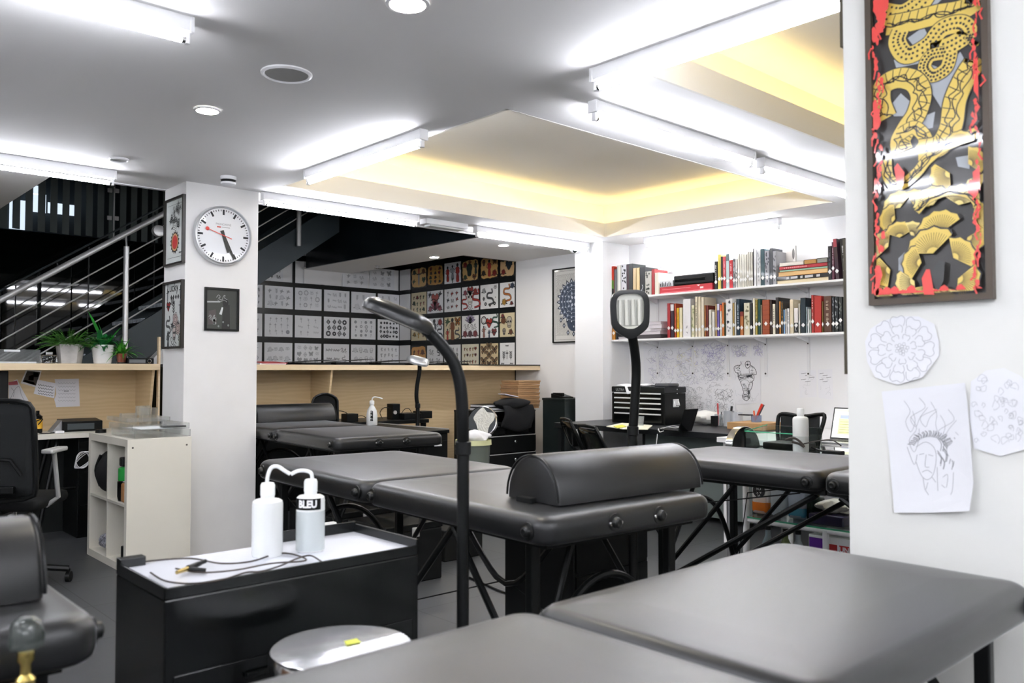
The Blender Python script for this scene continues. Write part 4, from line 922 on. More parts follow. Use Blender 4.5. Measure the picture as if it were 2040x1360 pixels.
bolster('black half-round bolster lying across the middle massage table', 2.015, 1.755, .8385, math.radians(-4), .63, .235, .135, ((-.335, -.02, -.005), (-.312, .05, .012)))
bolster('black bolster at the far end of the table beside the column', 3.12, 5.93, .8305, math.radians(-4.5), .64, .22, .13)
bolster('black bolster on the table cut by the left edge', .075, 1.70, .8315, 0, .62, .20, .13)

# ================================================================== GOOSENECK LAMPS
def lamp(label, pole_xy, path, head_c, xdir, down, group='gooseneck floor lamps', L=.20, W=.145, pr=.0165, headm=None):
    """xdir: from neck to tip, down: direction the tubes face"""
    t = thing('floor_lamp', label, 'floor lamp', (pole_xy[0], pole_xy[1], 0), group=group)
    X, Yp = pole_xy
    MB().lathe([(.13, 0), (.13, .012), (.11, .026), (.03, .034), (.02, .06), (0, .06)], (X, Yp, 0), n=36).build('base', M_BLK, t, smooth=True)
    z1 = path[0].z
    MB().cyl((X, Yp, .03), (X, Yp, z1), pr, n=18).build('pole', M_BLKP, t, smooth=True)
    MB().lathe([(pr, -.02), (pr * 1.3, -.016), (pr * 1.3, .016), (pr, .02)], (X, Yp, z1), n=18).build('collar', M_BLKP, t, smooth=True)
    MB().tube(path, pr * 1.02, n=14, smoothen=3).build('gooseneck', mat('black_ribbed_rubber', '#060808', .45, spec=.25), t, smooth=True)
    xd = Vector(xdir).normalized(); dn = Vector(down); dn = (dn - xd * dn.dot(xd)).normalized(); yd = (-dn).cross(xd)
    M = Matrix(((xd.x, yd.x, -dn.x, head_c.x), (xd.y, yd.y, -dn.y, head_c.y), (xd.z, yd.z, -dn.z, head_c.z), (0, 0, 0, 1)))
    def outline(k, ins):      # neck at -L*.5-.05, widening into a rounded rectangle
        pts = []
        for i in range(40):
            a = i * 2 * PI / 40; c, s = math.cos(a), math.sin(a); e = .55
            x = abs(c) ** e * (1 if c > 0 else -1) * (L / 2 - ins); y = abs(s) ** e * (1 if s > 0 else -1) * (W / 2 - ins)
            if x < -L * .2: y *= max(.30, 1 - ((-x - L * .2) / (L * .3)) ** 2 * .72)
            y *= 1 - .10 * (-x / L)
            pts.append((x, y))
        return pts
    mb = MB(); R = []
    for ins, z in ((.012, -.012), (.0, -.010), (-.001, .004), (.006, .018), (.022, .027), (.045, .031)):
        R.append([mb._v((x, y, z)) for x, y in outline(0, ins)])
    for A, B in zip(R, R[1:]):
        for i in range(40): mb.bm.faces.new((A[i], A[(i + 1) % 40], B[(i + 1) % 40], B[i]))
    mb.bm.faces.new(R[-1]); 
    I = [[mb._v((x * .82 + .012, y * .84, z)) for x, y in outline(0, .012)] for z in (-.012, .008)]
    for i in range(40):
        mb.bm.faces.new((R[0][i], R[0][(i + 1) % 40], I[0][(i + 1) % 40], I[0][i])); mb.bm.faces.new((I[0][i], I[0][(i + 1) % 40], I[1][(i + 1) % 40], I[1][i]))
    bmesh.ops.transform(mb.bm, matrix=M, verts=mb.bm.verts[:])
    hd = mb.build('lamp_head', headm or mat('lamp_head_plastic', '#0b0d0e', .3, coat=.15), t, smooth=True)
    mb = MB(); q = [mb._v((x * .815 + .012, y * .835, .0075)) for x, y in outline(0, .012)]; q2_ = [mb._v((x * .815 + .012, y * .835, -.010)) for x, y in outline(0, .012)]
    mb.bm.faces.new(q)
    for i in range(40): mb.bm.faces.new((q[i], q[(i + 1) % 40], q2_[(i + 1) % 40], q2_[i]))
    bmesh.ops.transform(mb.bm, matrix=M, verts=mb.bm.verts[:]); mb.build('reflector', mat('lamp_reflector', '#dcdcd4', .35, metal=.2), hd)
    for k in range(4):
        yy = (k - 1.5) * W * .165
        mb = MB(); mb.tube([(-L * .22, yy, -.002), (L * .30, yy, -.002)], W * .052, n=10)
        bmesh.ops.transform(mb.bm, matrix=M, verts=mb.bm.verts[:]); mb.build('lamp_tube', mat('unlit_lamp_tube', '#d4d4cc', .3), hd, smooth=True)
    mb = MB(); mb.box((-L * .34, -W * .33, -.008), (-L * .24, W * .33, .006), bev=.004); bmesh.ops.transform(mb.bm, matrix=M, verts=mb.bm.verts[:]); mb.build('socket', mat('lamp_socket', '#bdbdb4', .4), hd)
    return t
dd = 2.24
pole = P(922, 1225, d=dd); px_, py_ = pole.x, pole.y
path = [P(922, 893, d=dd)] + [P(a, b, d=dd) for a, b in ((922, 840), (920, 790), (915, 752), (903, 718), (884, 692), (862, 668), (848, 655))]
path[0] = Vector((px_, py_, P(922, 893, d=dd).z))
tip, nk = P(738, 612, d=dd), P(862, 664, d=dd)
lamp('near black gooseneck floor lamp whose head bends left over the room', (px_, py_), path, P(795, 634, d=dd), tip - nk, Vector((0, 0, -1)) - fw * .05 - rt * .12, L=.20, W=.13)
d2 = 3.32; pole = P(1261, 900, d=d2)
path = [Vector((pole.x, pole.y, .98)), P(1263, 830, d=d2), P(1266, 780, d=d2), P(1268, 735, d=d2), P(1265, 700, d=d2 - .02), P(1260, 672, d=d2 - .04)]
lamp('black floor lamp with four unlit tubes facing the viewer in front of the bookshelves', (pole.x, pole.y), path, P(1255, 626, d=d2 - .055), Vector((0, 0, 1)) - rt * .03 - fw * .10, -fw + Vector((0, 0, -.35)), L=.19, W=.150, pr=.018)
d3 = 7.06; pole = P(832, 850, d=d3)
path = [Vector((pole.x, pole.y, .92)), P(829, 790, d=d3), P(831, 765, d=d3), P(836, 740, d=d3), P(836, 726, d=d3)]
lamp('farthest black gooseneck lamp with a silver oval head above the plywood counter', (pole.x, pole.y), path, P(832, 719, d=d3 - .03), rt + Vector((0, 0, -.25)), Vector((0, 0, -1)) + fw * .4, L=.19, W=.13, pr=.017, headm=mat('silver_lamp_head', '#b9bcbe', .3, metal=.6))

# ================================================================== BLACK CABINET WITH BOTTLES
M_TOP = mat('polished_steel_top', '#e6e9f1', .25, metal=.35)
t = thing('tool_cabinet', 'black rolling cabinet with a shiny top and two wash bottles, left of the near lamp', 'cabinet', (1.01, 2.0, 0))
x0, x1, y0, y1, zt = .675, 1.345, 1.845, 2.165, .755
MB().box((x0, y0, .05), (x1, y1, zt - .03), bev=.004).build('body', mat('cabinet_black_gloss', '#060808', .18), t)
MB().box((x0 + .008, y0 + .008, zt - .03), (x1 - .008, y1 - .008, zt - .012)).build('top_panel', M_TOP, t)
mb = MB(); mb.box((x0, y0, zt - .03), (x1, y0 + .006, zt - .004)).box((x0, y0, zt - .03), (x0 + .006, y1, zt - .002)).box((x1 - .008, y0, zt - .03), (x1, y1, zt + .012)).box((x1 - .30, y1 - .008, zt - .03), (x1, y1, zt + .018)).box((x0, y1 - .03, zt - .03), (x0 + .06, y1, zt + .01)).build('rim', mat('cabinet_rim', '#0d0f0f', .25), t, bevel=.002)
for i, z in enumerate((.22, .46)):
    dr = MB().box((x0 + .02, y0 - .004, z - .13), (x1 - .02, y0 + .001, z + .10), bev=.002).build('drawer', mat('cabinet_black_gloss', '#060808', .18), t)
    MB().box((x0 + .18, y0 - .018, z + .06), (x1 - .18, y0 - .004, z + .072), bev=.003).build('handle', M_BLK, dr)
for sx in (x0 + .05, x1 - .05):
    for sy in (y0 + .05, y1 - .05): MB().cyl((sx - .012, sy, .026), (sx + .012, sy, .026), .026, n=16).box((sx - .015, sy - .012, .03), (sx + .015, sy + .012, .052)).build('caster', M_RUB, t)

M_MILK = mat('milky_plastic', '#eef0ee', .3, trans=.15, spec=.4)
def wash_bottle(label, x, y, z, r, h, nozzle, liquid=None, band=None, grp='squeeze wash bottles', taper=False, mat_=None, capr=.42):
    t = thing('wash_bottle', label, 'bottle', (x, y, z), group=grp)
    c = (x, y, z)
    prof = [(0, 0), (r * .93, 0), (r, .006), (r, h * .90), (r * .96, h * .955), (r * .80, h * .985), (r * .46, h), (r * .42, h + .012)]
    if taper: prof = [(0, 0), (r * .93, 0), (r, .006), (r, h * .5), (r * .85, h * .75), (r * .45, h * .95), (r * .35, h), (r * .35, h + .01)]
    MB().lathe(prof, c, n=32).build('body', mat_ or M_MILK, t, smooth=True)
    MB().lathe([(r * capr, 0), (r * capr * 1.12, .002), (r * capr * 1.12, .028), (r * capr * .95, .034), (.006, .036)], (x, y, z + h + .006), n=24).build('cap', mat('white_plastic_cap', '#eceeed', .4), t, smooth=True)
    if nozzle:
        MB().tube(nozzle, [.0065, .006, .0055, .005, .0045, .004, .0035, .003][:len(nozzle)] if len(nozzle) <= 8 else .005, n=10, smoothen=0).build('nozzle', mat('white_plastic_cap', '#eceeed', .4), t, smooth=True)
    if liquid: MB().lathe([(r * 1.004, .004), (r * 1.004, h * liquid)], c, n=32).build('liquid_line', mat('liquid_tint', '#dfe6e6', .25, trans=.3), t, smooth=True)
    return t
zc = zt - .012
b1 = P(532, 1106, z=zc); b2 = P(618, 1096, z=zc)
dp1 = b1.dot(f3) - H * f3.z; r1 = 30.5 / F * dp1
h1 = (P(532, 993, d=(b1 - Vector((0, 0, H))).dot(f3)).z - zc)
d1 = (b1 - Vector((0, 0, H))).dot(f3); d2_ = (b2 - Vector((0, 0, H))).dot(f3)
def smooth_path(pts, n=4):
    out = []
    for i in range(len(pts) - 1):
        p = [pts[max(i - 1, 0)], pts[i], pts[i + 1], pts[min(i + 2, len(pts) - 1)]]
        for j in range(n):
            s = j / n; out.append(.5 * ((2 * p[1]) + (-p[0] + p[2]) * s + (2 * p[0] - 5 * p[1] + 4 * p[2] - p[3]) * s * s + (-p[0] + 3 * p[1] - 3 * p[2] + p[3]) * s ** 3))
    return out + [pts[-1]]
wash_bottle('plain milky wash bottle, left of the two on the black cabinet', b1.x, b1.y, zc, 30 / F * d1, h1, smooth_path([P(a, b, d=d1) for a, b in ((532, 975), (533, 950), (540, 932), (553, 929), (568, 938), (578, 944))], 4))
h2 = P(618, 985, d=d2_).z - zc
t = wash_bottle('milky wash bottle with a black BLEU label, right of the two on the black cabinet', b2.x, b2.y, zc, 28 / F * d2_, h2, smooth_path([P(a, b, d=d2_) for a, b in ((622, 968), (621, 945), (612, 938), (598, 937), (588, 940), (580, 944))], 4), liquid=.72)
rr = 28 / F * d2_ + .0008
zz0, zz1 = P(618, 1012, d=d2_).z, P(618, 990, d=d2_).z
view = Vector((-b2.x, -b2.y, 0)).normalized(); va = math.atan2(view.y, view.x)
mb = MB(); A_ = [(b2.x + rr * math.cos(va + a), b2.y + rr * math.sin(va + a)) for a in [-1.35 + k * .15 for k in range(15)]]
mb.grid(lambda u, v: (A_[round(u * 14)][0], A_[round(u * 14)][1], zz0 + (zz1 - zz0) * v), 14, 1); mb.build('label_band', M_BLK, t, smooth=True)
tx = text_mesh('BLEU', .026, .0012)
for v in tx.vertices:
    a = va + v.co.x / rr * .85 - .22; v.co = Vector((b2.x + (rr + .0008) * math.cos(a), b2.y + (rr + .0008) * math.sin(a), (zz0 + zz1) / 2 + v.co.y))
tx.transform(wm(t).inverted()); tx.materials.append(mat('label_white', '#e8e8e8', .5)); o = bpy.data.objects.new('lettering', tx); COL.objects.link(o); o.parent = t
# cords on the cabinet
def cord(label, pts, r, m, name='cable', cat='cable', **k):
    pts = [P(a, b, **k) if len(k) else Vector(a) for a, b in pts]
    o = MB().tube(smooth_path(pts, 5), r, n=6).build(name, m, smooth=True); return tag(o, label, cat)
M_CORD = mat('brown_black_cord', '#2e2622', .5)
cord('brown clip cord looping in front of the left wash bottle', [(275, 1122), (300, 1117), (380, 1112), (440, 1122), (500, 1118), (545, 1104), (575, 1102), (608, 1112), (600, 1118), (540, 1122), (470, 1135), (400, 1140), (350, 1132)], .0022, M_CORD, z=zc + .006)
cord('second brown clip cord across the front of the cabinet top', [(300, 1140), (330, 1157), (380, 1162), (440, 1155), (490, 1140), (520, 1138), (560, 1126), (590, 1113), (618, 1106), (640, 1118)], .0022, M_CORD, z=zc + .008)
cp = P(370, 1135, z=zc + .01)
t = thing('clip_cord_plug', 'black clip cord connector with a brass tip on the cabinet top', 'plug', (cp.x, cp.y, zc))
a, b, c = P(352, 1140, z=zc + .012), P(375, 1132, z=zc + .012), P(398, 1122, z=zc + .014)
MB().cyl(b, c, .008, .006).cyl(c, c + (c - b) * .5, .005).build('grip', M_BLKP, t, smooth=True)
MB().cyl(a, b, .0045, .006).build('tip', mat('brass', '#c9b275', .25, metal=.9), t, smooth=True)
MB().tube([b, b + Vector((.01, -.02, .0)), b + Vector((.03, -.03, -.004))], .005).build('lever', M_BLKP, t, smooth=True)
# ------------------------------------------------------------------ chrome stool (near)
def disc(t, M, r, rim, top, name='seat'):
    MB().lathe([(0, .0), (r * .97, .0), (r * .985, -.004)], n=48, M=M).build(name, top, t, smooth=True)
    MB().lathe([(r * .985, .001), (r, -.002), (r, -.035), (r * .98, -.038), (0, -.038)], n=48, M=M).build('seat_rim', rim, t, smooth=True)
M_FILM = mat('wrapped_steel_seat', '#d8d9dc', .22, metal=.8, bump=.6, bscale=14)
sx, sy, sz = .955, 1.585, .63
t = thing('round_stool', 'round stool with a shiny film-wrapped metal seat beside the black cabinet', 'stool', (sx, sy, 0))
disc(t, Matrix.Translation((sx, sy, sz)), .152, M_CHROME, M_FILM)
MB().cyl((sx, sy, .08), (sx, sy, sz - .036), .016).build('column', M_CHROME, t, smooth=True)
for i in range(5):
    a = i * 2 * PI / 5 + .3; e = Vector((sx + .21 * math.cos(a), sy + .21 * math.sin(a), .06)); l = MB().tube([(sx, sy, .09), e], .012).build('leg', M_CHROME, t, smooth=True)
    MB().cyl(e + Vector((0, 0, -.035)) - Vector((.01, 0, 0)), e + Vector((.01, 0, -.035)), .025, n=14).build('wheel', M_RUB, l)
p = P(702, 1278, z=sz + .002); MB().prism([p + Vector(v) for v in ((-.02, -.01, 0), (.012, -.016, 0), (.018, .012, 0), (-.012, .014, 0))], (0, 0, .001)).build('sticker', mat('yellow_green_sticker', '#c9cf4a', .5), t)
# ------------------------------------------------------------------ bottle by the left table and wooden box
p = P(52, 1285, y=1.40)
t = thing('wooden_crate', 'brown wooden box at the bottom left edge under the massage table', 'box', (.28, 1.9, 0))
pc = P(104, 1330, y=1.62)
bx((-.05, 1.62, 0), (pc.x, 1.95, .64)).build('body', mat_wood('brown_wood', '#6e4a2c', '#8a6038'), t, bevel=.004)
bx((-.05, 1.612, .58), (pc.x + .002, 1.62, .64)).build('front_batten', mat_wood('brown_wood_edge', '#7a5230', '#94683e'), t, bevel=.002)
t = thing('glass_jar', 'clear glass bottle with a gold neck at the end of the left massage table', 'bottle', (p.x, 1.40, 0), group=None)
zb = .70; q = (p.x, 1.40, 0)
MB().lathe([(0, zb - .10), (.020, zb - .10), (.023, zb - .08), (.024, zb - .02), (.016, zb + .02), (.0145, zb + .05), (.012, zb + .05), (.014, zb + .02), (.021, zb - .02), (.020, zb - .09), (0, zb - .092)], q, n=28).build('bottle_body', M_GLASS, t, smooth=True)
MB().lathe([(.012, zb + .05), (.013, zb + .055), (.013, zb + .068), (.007, zb + .075), (.007, zb + .09), (.011, zb + .095), (.011, zb + .108), (0, zb + .110)], q, n=24).build('gold_cap', mat('pale_gold', '#cdb56a', .25, metal=.9), t, smooth=True)
MB().lathe([(.024, zb + .115), (.0245, zb + .13), (.020, zb + .150), (.010, zb + .158), (0, zb + .159)], q, n=28).build('dome_lid', mat('smoky_dome', '#4a504c', .1, trans=.5), t, smooth=True)
MB().lathe([(0, 0), (.07, 0), (.07, .01), (.012, .02), (.012, zb - .102), (.04, zb - .102), (.04, zb - .098), (0, zb - .098)], q, n=24).build('stand', M_BLK, t, smooth=True)
# ================================================================== PLYWOOD COUNTERS
ZT, CYF, CYB = 1.268, 6.65, 7.07
def counter(label, xa, xb, panels):
    t = thing('plywood_counter', label, 'counter', ((xa + xb) / 2, (CYF + CYB) / 2, 0))
    bx((xa, CYF, ZT - .048), (xb, CYB + .02, ZT)).build('countertop', M_PLYE, t, bevel=.002)
    bx((xa + .03, CYB - .018, .0), (xb - .003, CYB, ZT - .048)).build('back_panel', M_PLY, t)
    for x in panels: MB().prism([(x, CYF + .03, ZT - .048), (x, CYB - .018, ZT - .048), (x, CYB - .018, .76), (x, CYF + .12, .76)], (.02, 0, 0)).build('divider_panel', M_PLY, t)
    return t
_c = counter('pale plywood reception counter left of the clock column with plants on it', XL + .01, 2.37, (2.325,))
bx((-2.3, CYB - .03, 0), (2.3, CYB - .0185, .735)).build('lower_panel', mat('dark_panel', '#1a1e1d', .4), _c, )
counter('pale plywood counter right of the clock column running to the white wall', 2.78, 6.495, (3.895,))
t = thing('plywood_board', 'narrow upright plywood board edge just left of the clock column', 'board', (2.43, 6.8, 0)); bx((2.385, 6.72, 0), (2.40, 6.755, 1.48)).build('board', M_PLYE, t)
t = thing('counter_mat', 'black rubber mat on the right end of the plywood counter', 'mat', (6.1, 6.85, ZT)); bx((5.60, 6.64, ZT), (6.49, 7.0, ZT + .012), bev=.003).build('mat', M_RUB, t)
for i, (x, w, h, a, lab) in enumerate([(3.75, .34, .034, .1, 'open black folder lying on the plywood counter, nearest the column'), (4.15, .36, .042, -.12, 'thick black ring binder lying on the counter, second from the column'), (4.57, .32, .038, .08, 'black binder with bent cover on the counter behind the small lamp'), (4.99, .36, .028, -.05, 'thin black portfolio on the counter right of the small lamp'), (5.40, .26, .034, .1, 'black leather folder on the counter beside the rubber mat')]):
    t = thing('binder', lab, 'folder', (x, 6.82, ZT), a, 'black folders on the plywood counter')
    MB().box((-w / 2, -.13, 0), (w / 2, .13, .004)).build('back_cover', M_BLKP, t, local=True)
    MB().box((-w / 2 + .01, -.12, .004), (w / 2 - .02, .12, h * .6)).build('pages', M_BLKM, t, local=True)
    MB().prism([(-w / 2, -.13, h * .62), (-w / 2, .13, h * .62), (w / 2 + .03, .13, h * 1.25), (w / 2 + .03, -.13, h * 1.25)], (0, 0, .004)).build('front_cover', M_BLKP, t, local=True)
t = thing('magazine_stack', 'red and white leaflets lying on the counter right beside the column', 'leaflets', (3.34, 6.8, ZT))
bx((3.22, 6.70, ZT), (3.46, 6.9, ZT + .010)).build('leaflet', M_PAPER, t); MB().prism([(3.24, 6.69, ZT + .011), (3.47, 6.69, ZT + .011), (3.45, 6.88, ZT + .024), (3.22, 6.88, ZT + .024)], (0, 0, .004)).build('red_leaflet', mat('red_leaflet', '#c8474a', .4), t)
# ------------------------------------------------------------------ plants and things on the left counter
def leafblade(mb, base, az, L, lift, w, droop=.6, n=7, roll=0):
    d = Vector((math.cos(az), math.sin(az), 0)); s = Vector((-math.sin(az), math.cos(az), 0)); A = []; B = []
    for i in range(n + 1):
        u = i / n; p = base + d * (L * u * math.cos(lift) ) + Vector((0, 0, L * (u * math.sin(lift) - droop * u * u)))
        ww = w * math.sin(PI * min(1, u ** .7 * .97 + .02)) ; A.append(mb._v(p + s * ww + Vector((0, 0, ww * .3)))); B.append((mb._v(p - s * ww + Vector((0, 0, ww * .3))), mb._v(p)))
    for i in range(n):
        mb.bm.faces.new((A[i], A[i + 1], B[i + 1][1], B[i][1])); mb.bm.faces.new((B[i][1], B[i + 1][1], B[i + 1][0], B[i][0]))
M_LEAF = mat('bright_green_leaf', '#2f9a35', .35, var=.25, vscale=20, coat=.2); M_LEAF2 = mat('dark_green_leaf', '#1f6b33', .35, var=.25, vscale=20, coat=.3); M_LEAF3 = mat('fern_green', '#4f8a35', .5, var=.3, vscale=30)
pr = random.Random(11)
def pot(t, c, prof, m, sq=False, n=36):
    MB().lathe(prof, c, n=4 if sq else n, M=None).build('pot', m, t, smooth=not sq)
yP = 6.80
def atx(px): return P(px, 700, y=yP).x
# grey wide pot with fern
x = atx(139); c = Vector((x, yP, ZT)); s_ = .10
t = thing('potted_fern', 'bushy low fern in the wide grey marbled pot, leftmost of three plants', 'plant', c)
MB().lathe([(0, 0), (.080, 0), (.084, .003), (.102, .142), (.096, .142), (.090, .12), (0, .12)], c, n=5, ).build('pot', mat('grey_marbled_pot', '#b9b7b3', .5, var=.2, vscale=12), t, bevel=.006)
bx(c + Vector((-.06, -.06, .10)), c + Vector((.06, .06, .125))).build('soil', mat('soil', '#2b2119', .9), t)
mb = MB()
for i in range(130):
    az = pr.uniform(0, 2 * PI); r0 = pr.uniform(0, .07); b = c + Vector((r0 * math.cos(az), r0 * math.sin(az), .125)); L = pr.uniform(.12, .28); lift = pr.uniform(.25, 1.2)
    d = Vector((math.cos(az), math.sin(az), 0)); pts = [b + d * L * u * math.cos(lift) + Vector((0, 0, L * (math.sin(lift) * u - .4 * u * u))) for u in (0, .33, .66, 1)]
    mb.tube(pts, .0012, n=3)
    for k in range(8):
        u = .25 + .09 * k; q = b + d * L * u * math.cos(lift) + Vector((0, 0, L * (math.sin(lift) * u - .4 * u * u)))
        for m in (1, -1): leafblade(mb, q, az + m * 1.0, .028 * (1.25 - u), .3, .0055, .2, 2)
mb.build('foliage', M_LEAF3, t)
x = atx(202); c = Vector((x, yP - .03, ZT))
t = thing('potted_plant', 'tall broad-leaved peace lily in the white ribbed pot, middle plant', 'plant', c)
MB().lathe([(0, 0), (.058, 0)] + [(.060 + .019 * k / 14 + (.0012 if k % 2 else 0), .004 + .138 * k / 14) for k in range(15)] + [(.074, .142), (.07, .12), (0, .12)], c, n=32).build('pot', mat('white_ribbed_pot', '#e8e8e6', .45), t, smooth=True, ang=60)
mb = MB()
for i in range(70):
    az = pr.uniform(0, 2 * PI); L = pr.uniform(.13, .26); leafblade(mb, c + Vector((pr.uniform(-.03, .03), pr.uniform(-.03, .03), .12)), az, L, pr.uniform(.5, 1.35), pr.uniform(.014, .022), pr.uniform(.3, .8))
mb.build('foliage', M_LEAF2, t, smooth=True)
mb = MB()
leafblade(mb, c + Vector((-.01, -.02, .16)), math.atan2(-rt.y, -rt.x), .30, 1.18, .028, .12, 9); leafblade(mb, c + Vector((.0, -.02, .18)), math.atan2(-rt.y, -rt.x) + .3, .16, 1.3, .016, .1, 9); leafblade(mb, c + Vector((.03, -.02, .14)), math.atan2(rt.y, rt.x), .21, 1.05, .015, .2, 9); leafblade(mb, c + Vector((.01, -.02, .13)), math.atan2(rt.y, rt.x) - .3, .15, .9, .018, .3, 9); leafblade(mb, c + Vector((-.01, 0, .13)), math.atan2(-rt.y, -rt.x), .24, .7, .013, .45, 9)
mb.build('tall_leaves', M_LEAF, t, smooth=True)
x = atx(238); c = Vector((x, yP - .05, ZT))
t = thing('potted_plant', 'small spiky green plant in a little terracotta pot inside a glass, rightmost plant', 'plant', c)
MB().lathe([(0, .012), (.028, .012), (.036, .07), (.039, .07), (.039, .078), (.03, .078), (0, .07)], c, n=28).build('pot', mat('terracotta', '#a4553c', .7), t, smooth=True)
MB().lathe([(0, 0), (.036, 0), (.042, .066), (.0405, .066), (.0345, .004), (0, .004)], c, n=28).build('glass_holder', M_GLASS, t, smooth=True)
mb = MB()
for i in range(85):
    az = pr.uniform(0, 2 * PI); L = pr.uniform(.11, .21); leafblade(mb, c + Vector((pr.uniform(-.02, .02), pr.uniform(-.02, .02), .07)), az, L, pr.uniform(.2, 1.4), pr.uniform(.006, .011), pr.uniform(.2, .7))
mb.build('foliage', mat('yellow_green_leaf', '#4fa335', .4, var=.3, vscale=15), t, smooth=True)
# acrylic box, glass pots, binder
a, b = P(-30, 700, y=6.80).x, P(75, 700, y=6.80).x
t = thing('acrylic_box', 'long clear acrylic box at the left end of the counter', 'box', ((a + b) / 2, 6.85, ZT))
mb = MB(); z1 = ZT + .095
for q in (((a, 6.72, ZT), (b, 6.724, z1)), ((a, 6.95, ZT), (b, 6.954, z1)), ((a, 6.72, ZT), (a + .004, 6.95, z1)), ((b - .004, 6.72, ZT), (b, 6.95, z1)), ((a, 6.72, z1), (b, 6.954, z1 + .004))): mb.box(*q)
mb.build('box_walls', M_ACR, t); bx((a + .02, 6.74, ZT), (b - .02, 6.93, ZT + .012)).build('paper', M_PAPER, t); p = P(24, 698, y=6.72); bx((p.x - .05, 6.717, p.z - .008), (p.x + .05, 6.7195, p.z + .006)).build('label_strip', M_PAPER, t)
x = P(97, 700, y=6.80).x
t = thing('glass_jar', 'small clear glass pen jar between the acrylic box and the fern', 'jar', (x, 6.80, ZT)); MB().box((x - .05, 6.76, ZT), (x + .05, 6.84, ZT + .062), bev=.008).build('jar_body', M_GLASS, t, smooth=True); MB().box((x - .02, 6.785, ZT + .063), (x + .025, 6.815, ZT + .085), bev=.003).build('lid', M_CHROME, t)
for k in range(4): MB().cyl((x - .03 + k * .02, 6.79, ZT + .012), (x - .01 + k * .012, 6.81, ZT + .052), .003, n=6).build('pen', M_BLK, t)
x = P(273, 700, y=6.80).x
t = thing('binder', 'dark grey ring binder lying flat on the counter beside the smallest plant', 'folder', (x, 6.8, ZT)); MB().box((x - .10, 6.70, ZT), (x + .095, 6.92, ZT + .045), bev=.004).build('cover', M_BLKP, t); MB().lathe([(.012, 0), (.016, .001), (.012, .002)], M=Matrix.Translation((x + .06, 6.698, ZT + .022)) @ Matrix.Rotation(PI / 2, 4, 'X')).build('ring_hole', M_CHROME, t)
bx((x - .09, 6.697, ZT + .008), (x + .03, 6.6995, ZT + .034)).build('spine_label', mat('spine_label_grey', '#6d7073', .4), t)
p0 = P(300, 700, y=6.98).x; t = thing('sloped_box', 'pale grey wedge-shaped box at the right end of the left counter', 'box', (p0, 7.0, ZT)); MB().prism([(p0 - .03, 6.95, ZT), (p0 + .09, 6.95, ZT), (p0 + .09, 6.95, ZT + .13)], (0, .1, 0)).build('body', mat('pale_grey', '#a9a9a7', .6), t)

# ------------------------------------------------------------------ desk, papers, chair, kallax on the left
t = thing('desk', 'white desk top on black trestles under the left plywood counter', 'desk', (1.2, 6.8, 0))
DZ = .765
bx((-.6, CYF - .05, DZ - .035), (2.30, 7.045, DZ)).build('desktop', M_WHL, t, bevel=.003)
for x in (.5, 1.75):
    for dx, dy in ((-.22, -.05), (.22, -.05), (-.22, .30), (.22, .30)): MB().tube([(x + dx * .3, 6.72 + dy * .6 + .05, DZ - .036), (x + dx, 6.68 + dy, 0)], .016, n=8).build('trestle_leg', M_BLK, t)
    MB().cyl((x - .12, 6.72, .36), (x + .12, 6.72, .36), .011).build('trestle_bar', M_BLK, t)
t = thing('filing_cabinet', 'black pedestal cabinet under the white desk beside the cube shelf', 'cabinet', (2.02, 6.9, 0)); bx((1.80, 6.66, 0), (2.28, 7.03, .725), bev=.004).build('body', M_BLKP, t); 
for z in (.24, .48, .70): bx((1.81, 6.652, z - .20), (2.27, 6.661, z - .005)).build('drawer', M_BLK, t)
t = thing('wall_papers', 'dark monitor seen from behind at the left edge above the desk', 'monitor', (.85, 6.83, DZ))
a, b = P(-80, 760, y=6.80).x, P(17, 760, y=6.80).x
bx((a, 6.80, .90), (b, 6.83, 1.215), bev=.006).build('screen_back', M_BLKP, t); bx((a + .2, 6.82, DZ), (a + .26, 6.86, 1.0)).build('stand', M_BLKP, t); bx((a + .1, 6.76, DZ), (a + .36, 6.92, DZ + .012)).build('foot', M_BLKP, t)
t.name = 'monitor'
def note(label, pts, y, c='#e4e4e6', marks=(), name='pinned_note', cat='note', photo=False):
    w = [P(a, b, y=y) for a, b in pts]; C = sum(w, Vector()) / len(w)
    t = thing(name, label, cat, (C.x, y, min(p.z for p in w)))
    MB().prism([Vector((p.x, y, p.z)) for p in w], (0, -.001, 0)).build('paper', cm(c, .6), t)
    D = Draw((0, y - .001, 0), (1, 0, 0), (0, 0, 1), NY, .0008)
    def g(q): v = P(q[0], q[1], y=y); return (v.x, v.z)
    for kind, pl, col, wd in marks:
        if kind == 'f': D.fill([g(q) for q in pl], col, 0)
        else: D.stroke([g(q) for q in pl], wd, col, 1)
    if marks: D.build('marks', t)
    return t
YB = CYB - .0195
def lines(x0, x1, ys, c='#44464c', w=.004, sl=.0): return [('s', [(x0 + (x1 - x0) * k / 12, y + sl * k / 12 + (1.2 if k % 2 else -1.2)) for k in range(13)], c, w) for y in ys]
note('colour photograph print pinned on plywood above the desk', [(52, 736), (83, 738), (74, 772), (41, 763)], YB, '#dcdcdc', [('f', [(54, 739), (80, 741), (72, 768), (45, 760)], '#3a332e', 0), ('f', [(58, 748), (68, 746), (67, 758), (56, 757)], '#b98f7c', 0), ('f', [(66, 740), (78, 742), (75, 752), (66, 750)], '#77878a', 0), ('f', [(50, 756), (70, 762), (69, 767), (46, 760)], '#7d4a38', 0)], 'photo_print', 'photo')
note('white handwritten note pinned left of the larger paper', [(75, 756), (111, 763), (108, 793), (67, 784)], YB - .002, '#e9e9ee', lines(76, 106, (766, 772, 778, 783), sl=5))
